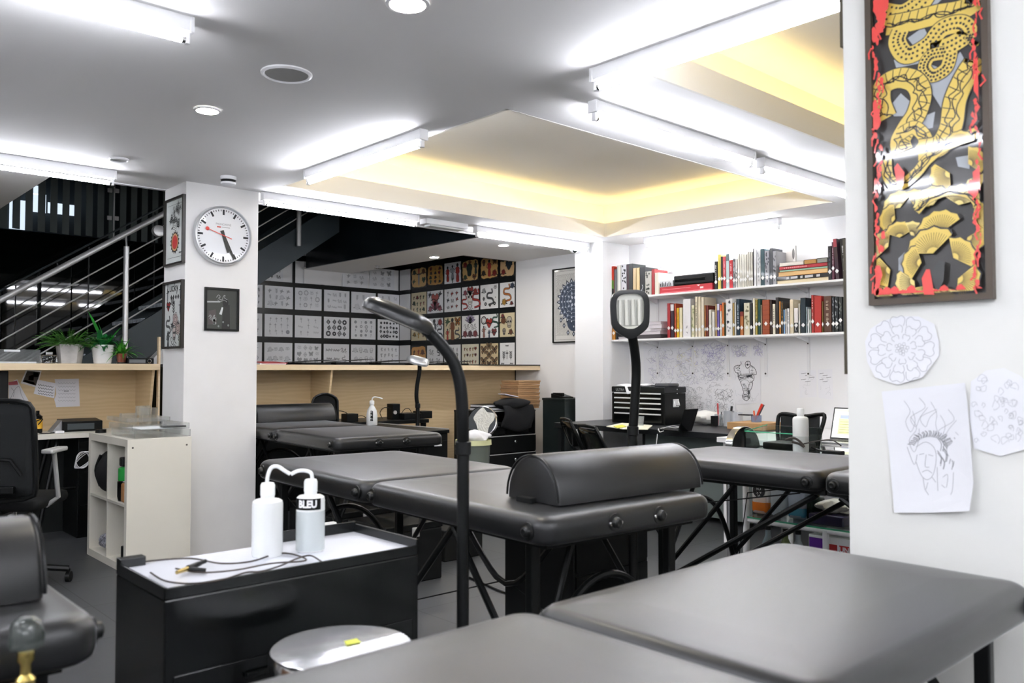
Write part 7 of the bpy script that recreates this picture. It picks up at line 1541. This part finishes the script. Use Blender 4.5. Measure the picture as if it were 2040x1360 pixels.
# bottle on the drawer unit
cb = P(741, 846, z=.76); cb = Vector((3.87, P(741, 800, x=3.87).y, .769)); db = (cb - Vector((0, 0, H))).dot(f3)
tb_ = wash_bottle('white squeeze bottle with a bent nozzle and vertical label on the black unit', cb.x, cb.y, .761, 11 / F * db, .165, smooth_path([P(a, b, d=db) for a, b in ((741, 808), (741, 797), (744, 791), (752, 791), (762, 794))], 4), taper=True, capr=.38)
o = lettering('D.BLEU', .026, M_BLK, tb_, frameM((cb.x, cb.y, .84), (0, 0, 1), (-rt.x, -rt.y, 0)) @ Matrix.Translation((0, 0, 0)), bold=.002)
nrm = Vector((-cb.x, -cb.y, 0)).normalized(); o.data.transform(Matrix.Translation(nrm * (11 / F * db + .002)))
MB().box((-.060, -.015, 0), (.060, .015, .001), M=frameM((cb.x, cb.y, .84) , (0, 0, 1), (-rt.x, -rt.y, 0)) @ Matrix.Translation((0, 0, 0))).bm.free()
# round-backed chair
cc_ = P(648, 815, y=6.25); t = thing('folding_chair', 'black round-backed chair half hidden behind the far bolster', 'chair', (cc_.x, cc_.y, 0), group=None)
Mr = Matrix.Translation((cc_.x, cc_.y, 0)) @ Matrix.Rotation(math.radians(-8), 4, 'Z')
def chair_back(mb, w, z0, z1, y=0, lean=.0, th=.012):
    pts = []
    for k in range(25):
        a = PI * k / 24; pts.append((w / 2 * math.cos(a) * (1 if abs(math.cos(a)) < .9 else 1), z1 - w * .38 + w * .38 * math.sin(a)))
    pts += [(-w / 2 * .92, z0), (w / 2 * .92, z0)]
    mb.prism([Vector((p[0], y + lean * (p[1] - z0), p[1])) for p in pts], (0, th, 0)); return mb
zt5 = P(648, 783, y=6.25).z
mb = chair_back(MB(), .22, .70, zt5 - .008, 0, .05, .025); bmesh.ops.transform(mb.bm, matrix=Mr, verts=mb.bm.verts[:]); mb.build('backrest', M_BLKG, t)
mb = MB(); mb.tube([(-.115, .0, .02), (-.115, 0, .95), (-.09, .01, zt5 - .03), (0, .015, zt5), (.09, .01, zt5 - .03), (.115, 0, .95), (.115, 0, .02)], .011, smoothen=1); mb.bm.transform(Mr); mb.build('frame', M_BLK, t, smooth=True)
mb = MB(); mb.box((-.11, -.02, .45), (.11, .22, .48), bev=.01); mb.bm.transform(Mr); mb.build('seat', M_BLKG, t)
mb = MB(); mb.tube([(-.10, .20, .45), (-.10, .24, .02)], .010); mb.tube([(.10, .20, .45), (.10, .24, .02)], .010); mb.bm.transform(Mr); mb.build('front_legs', M_BLK, t)
# dresser
t = thing('dresser', 'black dresser with silver edged drawers beside the tall black cabinet', 'dresser', (5.68, 6.4, 0))
X0, X1, Y0, Y1 = 5.26, 5.985, 6.2, 6.62; ZTP = .822
mb = MB().box((X0, Y0, 0), (X0 + .02, Y1, ZTP - .02)).box((X1 - .02, Y0, 0), (X1, Y1, ZTP - .02)).box((X0 + .02, Y1 - .015, 0), (X1 - .02, Y1, ZTP - .02)).box((X0 + .02, Y0 + .01, .56), (X1 - .02, Y1 - .015, .58)); mb.build('carcass', M_BLKP, t)
bx((X0 - .005, Y0 - .005, ZTP - .02), (X1 + .003, Y1, ZTP)).build('top', M_BLK, t, bevel=.002); bx((X0 - .005, Y0 - .008, ZTP - .010), (X1 + .003, Y0 - .005, ZTP - .002)).build('edge_strip', M_STEEL, t)
for z0, z1 in ((.405, .572), (.225, .395), (.04, .215)):
    d = bx((X0 + .003, Y0 - .012, z0), (X1 - .003, Y0, z1), ).build('drawer', M_BLKP, t, bevel=.002); bx((X0 + .003, Y0 - .015, z1 - .008), (X1 - .003, Y0 - .012, z1)).build('edge_strip', M_STEEL, d)
    MB().lathe([(0, .018), (.012, .018), (.016, .012), (.008, .004), (.008, 0)], M=Matrix.Translation((P(1024.5, 874, y=Y0).x, Y0 - .012, (z0 + z1) / 2 + .02)) @ Matrix.Rotation(PI / 2, 4, 'X'), n=20).build('knob', M_CHROME, d, smooth=True)
t = thing('cable_tangle', 'dark gear and tools lying in the open shelf of the dresser', 'tools', (5.6, 6.4, .58)); MB().box((X0 + .05, Y0 + .03, .581), (X0 + .35, Y0 + .25, .70), bev=.01).box((X0 + .36, Y0 + .04, .581), (X1 - .05, Y0 + .22, .66), bev=.01).build('gear', M_BLKM, t); MB().cyl((X0 + .1, Y0 + .02, .66), (X0 + .24, Y0 + .015, .665), .010).cyl((X0 + .42, Y0 + .02, .64), (X0 + .6, Y0 + .015, .65), .008).build('chrome_tool', M_CHROME, t, smooth=True)
c = P(1030, 810, y=6.23)
for k, (lab, dz, dx) in enumerate((('white-paged black book, lower one on the dresser', 0, 0), ('white-paged black book, upper one on the dresser', .031, .008))):
    a, b = P(960, 800, y=6.25).x + dx, P(1005, 800, y=6.25).x; t = thing('book', uniq(lab), 'book', ((a + b) / 2, 6.35, ZTP + dz), group='books on the dresser'); z = ZTP + dz
    MB().box((a, 6.24, z), (b, 6.44, z + .004)).box((a, 6.24, z + .025), (b, 6.44, z + .029)).build('cover', M_BLK, t); bx((a + .004, 6.244, z + .004), (b - .003, 6.437, z + .025)).build('pages', M_PAPER, t)
t = thing('jacket', 'black jacket and bag heaped on the dresser and hanging over its front', 'clothes', (5.75, 6.2, ZTP))
a = P(985, 810, y=6.2).x; b = P(1056, 810, y=6.2).x
blob('garment', ((a + b) / 2, 6.22, ZTP + .062), ((b - a) / 2 * .92, .10, .060), mat('black_cloth', '#0e0f11', .9), t, 5, .16)
mb = MB(); mb.grid(lambda u, v: (a + .06 + (b - a - .08) * u + .02 * math.sin(v * 5), 6.160 - .022 * math.sin(u * 7 + 1) * .5 - .02 * math.sin(v * 3), ZTP + .05 - (.27 - .10 * abs(u - .6)) * v), 14, 8); mb.build('hanging_part', mat('black_cloth', '#0e0f11', .9), t, smooth=True, solid=.012)
q = P(1015, 786, y=6.22); MB().box((q.x - .10, 6.17, q.z - .012), (q.x + .08, 6.28, q.z - .004), M=Matrix.Translation(Vector((q.x, 6.22, q.z))) @ Matrix.Rotation(math.radians(10), 4, 'Y') @ Matrix.Translation(-Vector((q.x, 6.22, q.z)))).build('leaflet', mat('pink_white_leaflet', '#d8d2d8', .5), t)
MCB1 = mat('cardboard_light', '#b08a62', .8, var=.1); MCB2 = mat('cardboard_dark', '#5d4a38', .8)
hb = .0415
for k in range(7):
    z = ZTP + .001 + k * hb; dx = .006 * math.sin(k * 2.3); dy = .006 * math.cos(k * 1.7)
    t = thing('cardboard_box', uniq('flat brown cardboard box, %s of the stack of seven on the dresser' % ('bottom', 'second up', 'third up', 'middle', 'third down', 'second down', 'top')[k]), 'box', (5.84, 6.5, z), group='flat cardboard boxes stacked on the dresser')
    bx((5.70 + dx + .17, 6.335 + dy, z), (5.975 + .2 + dx, 6.60 + dy, z + hb - .004)).build('tray', MCB1, t, bevel=.001)
    bx((5.695 + dx + .17, 6.330 + dy, z + hb * .55), (5.98 + .2 + dx, 6.605 + dy, z + hb - .003)).build('lid', mat('cardboard_mid', '#9b7853', .8, var=.1), t, bevel=.001)
t = thing('storage_cabinet', 'tall plain black cabinet against the white wall with a desk phone on top', 'cabinet', (6.18, 5.95, 0)); bx((6.0, 5.795, 0), (6.41, 6.107, .915)).build('body', mat('cabinet_green_black', '#18201f', .45), t, bevel=.003); bx((5.995, 5.79, .915), (6.415, 6.112, .938)).build('top', mat('cabinet_green_black', '#18201f', .45), t, bevel=.002)
for x in (6.20,): bx((x - .002, 5.792, .02), (x + .002, 5.796, .91)).build('door_gap', M_BLK, t)
c = P(1122, 788, y=5.93); t = thing('desk_phone', 'black desk phone on the tall black cabinet', 'phone', (c.x, 5.93, .938))
MB().prism([(c.x - .09, 5.86, .939), (c.x + .09, 5.86, .939), (c.x + .09, 5.86, .955), (c.x - .09, 5.86, .955)], (0, .0, 0)).bm.free()
mb = MB(); mb.prism([(c.x - .085, 5.86, .939), (c.x - .085, 6.02, .939), (c.x - .085, 6.02, .985), (c.x - .085, 5.86, .950)], (.16, 0, 0)); mb.build('body', M_BLKP, t, bevel=.003)
mb = MB()
for i in range(4):
    for j in range(3): mb.box((c.x - .02 + j * .025, 5.88 + i * .028, .956 + i * .006), (c.x - .003 + j * .025, 5.897 + i * .028, .962 + i * .006))
mb.build('keypad', mat('grey_keys', '#85888c', .5), t); MB().box((c.x - .078, 5.865, .958), (c.x - .045, 6.01, .992), bev=.008).build('handset', M_BLK, t)
# bin and tipped stool
bc = P(943, 890, d=7.0); bcx, bcy = bc.x, bc.y; rb = 34 / F * 7.0; zbn = P(943, 878, d=7.0).z
t = thing('waste_bin', 'clear plastic bin lined with a white bag below the tipped stool seat', 'bin', (bcx, bcy, 0))
MB().lathe([(0, 0), (rb * .82, 0), (rb, zbn), (rb * .97, zbn), (rb * .79, .006), (0, .006)], (bcx, bcy, 0), n=36).build('bin_body', mat('smoky_clear_plastic', '#9aa39c', .15, trans=.6, ior=1.2), t, smooth=True)
MB().lathe([(0, .1), (rb * .85, .1), (rb * .93, zbn - .01), (rb * 1.05, zbn + .012), (rb * 1.07, zbn - .03)], (bcx, bcy, 0), n=28).build('liner', mat('bag_liner', '#d6d8a8', .5), t, smooth=True)
blob('white_bag', (bcx + .01, bcy, zbn + .035), (rb * .80, rb * .8, .055), M_PAPER, t, 12, .25)
sc_ = P(960, 839, d=7.35); rs = 31 / F * 7.35
t = thing('round_stool', 'chrome rimmed round stool with its film-wrapped seat tipped up towards the viewer', 'stool', (sc_.x, sc_.y, 0))
nv = (-fw * .92 + rt * -.28 + Vector((0, 0, .25))).normalized(); Ms_ = Matrix.Translation(sc_) @ nv.to_track_quat('Z', 'Y').to_matrix().to_4x4()
MB().lathe([(0, 0), (rs * .93, 0), (rs * .95, -.003)], n=40, M=Ms_).build('seat', mat('stool_grey_seat', '#3c4042', .3), t, smooth=True); MB().lathe([(rs * .95, .002), (rs, .0), (rs, -.04), (rs * .97, -.042), (0, -.042)], n=40, M=Ms_).build('seat_rim', M_CHROME, t, smooth=True)
mb = MB(); r_ = random.Random(4); mb.grid(lambda u, v: tuple(Ms_ @ Vector((rs * .62 * (.0 + 1.0 * v) * math.cos(u * 2 * PI) * (1 + .28 * math.sin(u * 18.85)) + .02, rs * .80 * (.0 + 1.0 * v) * math.sin(u * 2 * PI) * (1 + .20 * math.sin(u * 25.13)), .003 + .006 * abs(math.sin(u * 31 + v * 9))))), 40, 6); mb.build('film', mat('wrinkled_film', '#d9d8cf', .3), t, smooth=False)
MB().tube([sc_ - nv * .04, sc_ - nv * .10 + Vector((0, 0, -.08)), Vector((sc_.x + .09, sc_.y + .09, .45)), Vector((sc_.x + .09, sc_.y + .09, .05))], .016, smoothen=1).build('column', M_CHROME, t, smooth=True)
for k in range(5):
    a = k * 2 * PI / 5; MB().tube([(sc_.x + .09, sc_.y + .09, .06), (sc_.x + .09 + .16 * math.cos(a), sc_.y + .09 + .16 * math.sin(a), .012)], .012).build('leg', M_CHROME, t, smooth=True)
# folding chairs by the wall desk
def folding_chair(x, y, rz, label):
    t = thing('folding_chair', label, 'chair', (x, y, 0), rz, 'black folding chairs at the wall desk')
    # local +Y faces the desk ; back at -Y side
    bk = MB(); bk.grid(lambda u, v: ((u - .5) * .40 * (1 if v < .75 else 1 - (v - .75) * .5), -.20 - .10 * v - .02 * math.cos((u - .5) * 3), .56 + .24 * v), 8, 5); bk.build('backrest', M_BLKG, t, local=True, smooth=True, solid=.012)
    for s in (-1, 1):
        MB().tube([(s * .21, .20, .0), (s * .205, -.08, .45), (s * .20, -.20, .58), (s * .19, -.29, .76), (s * .15, -.305, .815)], .012, smoothen=1).build('front_leg', M_BLK, t, local=True, smooth=True)
        MB().tube([(s * .185, -.26, .0), (s * .185, .15, .44)], .011).build('rear_leg', M_BLK, t, local=True, smooth=True)
    MB().tube([(-.155, -.305, .813), (0, -.315, .822), (.155, -.305, .813)], .012).build('top_rail', M_BLK, t, local=True, smooth=True)
    MB().tube([(-.185, -.2, .07), (.185, -.2, .07)], .008).build('crossbar', M_BLK, t, local=True, smooth=True)
    MB().box((-.18, -.16, .43), (.18, .20, .452), bev=.01).build('seat', M_BLKG, t, local=True)
_c1, _c2 = P(1198, 900, d=6.95), P(1246, 900, d=6.15)
folding_chair(_c1.x, _c1.y, -PI / 2 - .55, 'black folding chair at the black desk, farther one beside the tall cabinet')
folding_chair(_c2.x, _c2.y, -PI / 2 - .42, 'black folding chair at the black desk, nearer one behind the tube lamp')
# ================================================================== glass trolley on the right
M_GGL = mat('green_glass', '#f0faf6', .03, trans=1, ior=1.3); M_GEDGE = mat('green_glass_edge', '#5fc79a', .1, trans=.3)
t = thing('glass_trolley', 'white framed trolley with green glass shelves behind the right massage table', 'trolley', (4.05, 2.0, 0))
xa, xb, ya, yb = 3.86, 4.30, 1.45, 2.42
for x in (xa, xb):
    for y in (ya, yb): MB().cyl((x, y, .05), (x, y, .80), .017, n=16).build('post', M_WHP, t, smooth=True); MB().cyl((x - .01, y, .025), (x + .01, y, .025), .025, n=14).box((x - .014, y - .01, .03), (x + .014, y + .01, .055)).build('wheel', M_RUB, t)
MB().cyl((xa, (ya + yb) / 2 + .05, .05), (xa, (ya + yb) / 2 + .05, .45), .015, n=14).build('post', M_WHP, t, smooth=True)
for z in (.14, .455, .80):
    bx((xa - .01, ya, z), (xb + .01, yb, z + .008)).build('glass_shelf', M_GGL, t); bx((xa - .012, ya, z), (xa - .0101, yb, z + .008)).build('glass_edge', M_GEDGE, t)
    MB().cyl((xa, ya, z - .012), (xa, yb, z - .012), .011, n=12).build('shelf_rail', M_WHP, t, smooth=True)
zs1 = .464
def tbottle(label, px, w, h, col, liq, liqh, cap, lab=None, y=None, x=4.0):
    y = P(px, 1000, x=x).y; t = thing('bottle', uniq(label), 'bottle', (x, y, zs1), group=None)
    MB().box((x - w / 2, y - w / 2, zs1), (x + w / 2, y + w / 2, zs1 + h), bev=w * .18, seg=3).build('bottle_body', mat('bottle_' + col.strip('#'), col, .15, trans=.5, ior=1.3), t, smooth=True)
    if liq: MB().box((x - w / 2 - .0008, y - w / 2 - .0008, zs1 + .003), (x + w / 2 + .0008, y + w / 2 + .0008, zs1 + liqh), bev=w * .18, seg=3).build('liquid', mat('liquid_' + liq.strip('#'), liq, .2, trans=.35), t, smooth=True)
    if cap: MB().cyl((x, y, zs1 + h), (x, y, zs1 + h + .03), w * .28).build('cap', mat('cap_' + cap.strip('#'), cap, .4), t, smooth=True)
    return t, x, y
t, x, y = tbottle('white bottle with orange liquid and a round black label on the trolley', 1522, .095, .17, '#e4e4e2', '#dd7a28', .075, '#e4e4e2')
D = Draw((x - .048, y, zs1), (0, -1, 0), (0, 0, 1), NX, .0015); D.fill(circ(0, .122, .036, 28), '#0e0e10', 0)
for pl in ([(-.012, .14), (-.012, .125), (-.002, .14), (-.002, .125)], [(.004, .14), (.012, .132), (.004, .125)], [(-.014, .118), (-.004, .108), (-.014, .108)], [(.004, .118), (.012, .108), (.013, .118)], [(-.006, .102), (-.006, .09), (.006, .102), (.006, .09)]): D.stroke(pl, .002, '#e8e8e8', 2)
D.build('round_label', t)
tbottle('clear flat bottle right of the orange one on the trolley', 1556, .085, .165, '#c4ccd2', None, 0, None)
tbottle('clear bottle with blue liquid on the glass trolley', 1594, .095, .15, '#b4bcc8', '#4e8fa8', .07, '#dcdce4')
tbottle('dark green glass jar on the trolley near the table strut', 1625, .070, .12, '#1c2a24', None, 0, '#101412')
y = P(1664, 1010, x=4.0).y; t = thing('storage_tray', 'dark purple tray of film-wrapped tools on the glass trolley', 'tray', (4.0, y, zs1)); bx((3.90, y - .09, zs1), (4.12, y + .09, zs1 + .05)).build('tray', mat('purple_black_tray', '#2a2440', .35), t, bevel=.006); blob('film', (4.0, y, zs1 + .085), (.09, .075, .034), mat('wrinkled_film', '#d9d8cf', .3), t, 21, .3)
y = P(1668, 1070, x=4.0).y; t = thing('paper_bag', 'white bag with purple patch and red square logo on the low trolley shelf', 'bag', (4.0, y, .148)); zb_ = .149
bx((3.92, y - .11, zb_), (4.12, y + .11, zb_ + .26)).build('bag_body', M_PAPER, t, bevel=.006)
D = Draw((3.9195, y, zb_), (0, -1, 0), (0, 0, 1), NX, .0012); D.fill([(-.105, .08), (-.03, .08), (-.03, .245), (-.105, .245)], '#6a2aa0', 0); D.fill([(-.005, .14), (.04, .14), (.04, .225), (-.005, .225)], '#b52a2a', 0); D.fill([(.05, .14), (.10, .14), (.10, .225), (.05, .225)], '#b52a2a', 0); D.build('logo_patches', t)
lettering('UN', .034, M_PAPER, t, frameM((3.9175, y - .075, zb_ + .205), (0, -1, 0), (0, 0, 1)), bold=.001); lettering('IQ', .034, M_PAPER, t, frameM((3.9175, y - .075, zb_ + .165), (0, -1, 0), (0, 0, 1)), bold=.001)
for k, (px, col) in enumerate(((1530, '#8fa0a8'), (1565, '#7d8a5a'), (1590, '#a8b2b8'))):
    y = P(px, 1060, x=4.05).y; t = thing('bottle', uniq('%s glass bottle on the lowest trolley shelf' % ('grey-blue', 'olive green', 'pale grey')[k]), 'bottle', (4.05, y, .148)); MB().lathe([(0, 0), (.035, 0), (.037, .01), (.036, .14), (.014, .19), (.014, .22), (0, .22)], (4.05, y, .149), n=24).build('bottle_body', mat('lowbottle_%d' % k, col, .1, trans=.5), t, smooth=True); MB().cyl((4.05, y, .37), (4.05, y, .39), .016).build('cap', M_BLKP, t)
# things on the trolley top
zt8 = .809
y0, y1 = P(1600, 870, x=3.95).y, P(1489, 870, x=3.95).y
t = thing('glass_tray', 'green tinted glass tray box on the trolley top', 'tray', (4.0, (y0 + y1) / 2, zt8))
for q in (((3.92, y0, zt8), (3.926, y1, zt8 + .085)), ((4.14, y0, zt8), (4.146, y1, zt8 + .11)), ((3.926, y1 - .006, zt8), (4.14, y1, zt8 + .10))): bx(*q).build('glass_side', M_GGL, t)
MB().tube([(3.923, y0, zt8 + .087), (3.923, y1 - .003, zt8 + .087), (4.143, y1 - .003, zt8 + .112)], .0025, n=6).build('glass_edge', M_GEDGE, t)
t = thing('black_tray', 'shallow black tray inside the glass box on the trolley', 'tray', (4.03, (y0 + y1) / 2, zt8)); t.name = 'plastic_tray'; bx((3.95, y0 + .02, zt8), (4.12, y1 - .09, zt8 + .035), bev=.006).build('tray', M_BLKP, t)
yb4 = P(1595, 860, x=3.90).y; xb4 = 3.83 + .09
wash_bottle('tall milky bottle standing on the trolley in front of the mesh chair', xb4, P(1595, 860, x=xb4).y, zt8, 15.5 / F * 4.15, P(1595, 830, d=4.17).z - zt8, None, liquid=.45)
for pl, lab, r in (([(1565, 876), (1580, 872), (1592, 878), (1602, 890), (1592, 884), (1578, 880)], 'brown twisted cord bundle beside the tall bottle on the trolley', .006), ([(1600, 884), (1630, 878), (1655, 876), (1668, 882), (1676, 888)], 'brown cord stretching right on the trolley top', .003)):
    o = MB().tube(smooth_path([P(a, b, z=zt8 + .05) if False else P(a, b, x=3.88) for a, b in pl], 5), r, n=6).build('cable', M_CORD, smooth=True); tag(o, lab, 'cable')
c = P(1660, 886, x=3.92); t = thing('clip_cord_plug', 'black clamp connector lying on the trolley near the pillar', 'plug', (c.x, c.y, zt8)); MB().box((c.x - .02, c.y - .05, zt8), (c.x + .02, c.y + .05, zt8 + .02), bev=.005).build('grip', M_BLKP, t); MB().tube([(c.x, c.y + .05, zt8 + .012), (c.x, c.y + .09, zt8 + .02), (c.x - .01, c.y + .11, zt8 + .03)], .005).build('lever', M_BLKP, t)
# tipped stool (right)
sc_ = P(1486, 893, d=4.75); rs = 44 / F * 4.75
t = thing('round_stool', 'chrome rimmed round stool with dark seat turned on edge beside the glass tray', 'stool', (sc_.x, sc_.y, 0))
nv = (-fw * .80 + rt * .60 + Vector((0, 0, .05))).normalized(); Ms_ = Matrix.Translation(sc_) @ nv.to_track_quat('Z', 'Y').to_matrix().to_4x4()
MB().lathe([(0, -.004), (rs * .93, -.004), (rs * .97, .0)], n=48, M=Ms_).build('seat', M_BLKG, t, smooth=True); MB().lathe([(rs * .97, .002), (rs, .0), (rs, -.045), (rs * .97, -.047), (0, -.047)], n=48, M=Ms_).build('seat_rim', M_CHROME, t, smooth=True)
bs = sc_ - nv * .12; MB().tube([sc_ - nv * .045, bs, Vector((bs.x, bs.y, bs.z - .12)), Vector((bs.x, bs.y, .05))], .016, smoothen=1).build('column', M_CHROME, t, smooth=True)
for k in range(5):
    a = k * 2 * PI / 5; MB().tube([(bs.x, bs.y, .06), (bs.x + .2 * math.cos(a), bs.y + .2 * math.sin(a), .014)], .012).build('leg', M_CHROME, t, smooth=True)
# ================================================================== under and around the tables
t = thing('tool_cabinet', 'plain black drawer cabinet standing behind the middle massage table end', 'cabinet', (2.6, 2.46, 0)); a, b = P(1143, 1150, y=2.26).x, P(1290, 1150, y=2.26).x
bx((a, 2.26, .05), (b, 2.66, .66)).build('body', M_BLKP, t, bevel=.004)
for k in range(3): d = bx((a + .01, 2.252, .07 + k * .18), (b - .01, 2.261, .235 + k * .18)).build('drawer', M_BLK, t); MB().box((a + .1, 2.24, .20 + k * .18), (b - .1, 2.252, .21 + k * .18)).build('handle', M_BLKG, d)
for x in (a + .04, b - .04):
    for y in (2.30, 2.62): MB().cyl((x - .01, y, .025), (x + .01, y, .025), .025, n=14).build('caster', M_RUB, t)
for lab, A_, B_, nm in (('black equipment case on the floor under the table beside the column', (2.85, 4.75, 0), (3.22, 5.45, .30), 'equipment_case'), ('low black toolbox with metal latch under the table beside the column', (3.30, 4.25, 0), (3.62, 4.62, .20), 'toolbox'), ('black storage crate behind the middle table, close to the column', (2.66, 3.95, 0), (3.05, 4.35, .34), 'storage_crate')):
    t = thing(nm, lab, 'case', ((A_[0] + B_[0]) / 2, (A_[1] + B_[1]) / 2, 0)); bx(A_, (B_[0], B_[1], B_[2] - .04)).build('body', M_BLKM, t, bevel=.008); bx((A_[0] - .003, A_[1] - .003, B_[2] - .04), (B_[0] + .003, B_[1] + .003, B_[2])).build('lid', M_BLKP, t, bevel=.006)
    MB().box(((A_[0] + B_[0]) / 2 - .025, A_[1] - .012, B_[2] - .075), ((A_[0] + B_[0]) / 2 + .025, A_[1] - .002, B_[2] - .02), bev=.003).build('latch', M_STEEL, t)
t = thing('supply_boxes', 'red and white boxes of small supplies behind the right wash bottle', 'box', (2.9, 4.12, 0)); p = P(655, 1050, y=4.12)
bx((p.x - .05, 4.06, 0), (p.x + .10, 4.20, p.z - .02)).build('carton', M_BLKM, t); bx((p.x - .04, 4.07, p.z - .019), (p.x + .06, 4.17, p.z + .02)).build('white_pack', M_PAPER, t, bevel=.003); bx((p.x + .01, 4.055, p.z - .015), (p.x + .055, 4.069, p.z + .012)).build('red_pack', mat('red_pack', '#c8423a', .5), t)
for pl, lab, m_, r in (([(815, 1056), (812, 1064), (820, 1072), (850, 1078), (880, 1078), (910, 1082), (940, 1084)], 'white cable snaking over the floor behind the near lamp pole, upper line', M_WHP, .005), ([(828, 1088), (845, 1090), (870, 1092), (890, 1096), (915, 1094), (940, 1096)], 'white cable on the floor behind the near lamp pole, lower line', M_WHP, .005), ([(935, 1150), (965, 1163), (1000, 1178), (1040, 1188), (1066, 1192)], 'black cable lying on the dark floor between lamp and middle table', M_BLK, .006)):
    o = MB().tube(smooth_path([P(a, b, z=.007) for a, b in pl], 5), r, n=6).build('cable', m_, smooth=True); tag(o, lab, 'cable')
p = P(858, 1118, z=0); q = P(858, 1045, d=(p - Vector((0, 0, H))).dot(f3)); t = thing('stand', 'white pole stand on the floor behind the middle table brace', 'stand', (p.x, p.y, 0)); MB().cyl((p.x, p.y, .012), (p.x, p.y, q.z), .017, n=14).build('pole', M_WHP, t, smooth=True); MB().lathe([(0, 0), (.06, 0), (.06, .008), (.02, .014), (0, .014)], (p.x, p.y, 0), n=24).build('foot', M_BLK, t)
t = thing('storage_cabinet', 'black cabinet under the plywood counter behind the far bolster', 'cabinet', (3.25, 6.85, 0)); bx((2.82, 6.70, 0), (3.68, 7.04, .74)).build('body', M_BLKP, t, bevel=.004); bx((2.83, 6.692, .03), (3.24, 6.70, .72)).build('door', M_BLK, t); bx((3.26, 6.692, .03), (3.67, 6.70, .72)).build('door', M_BLK, t)
# fallback labels check
for o in list(SC.objects):
    if o.parent is None and o.type in ('MESH', 'EMPTY') and 'label' not in o and 'kind' not in o: print('UNLABELLED', o.name)
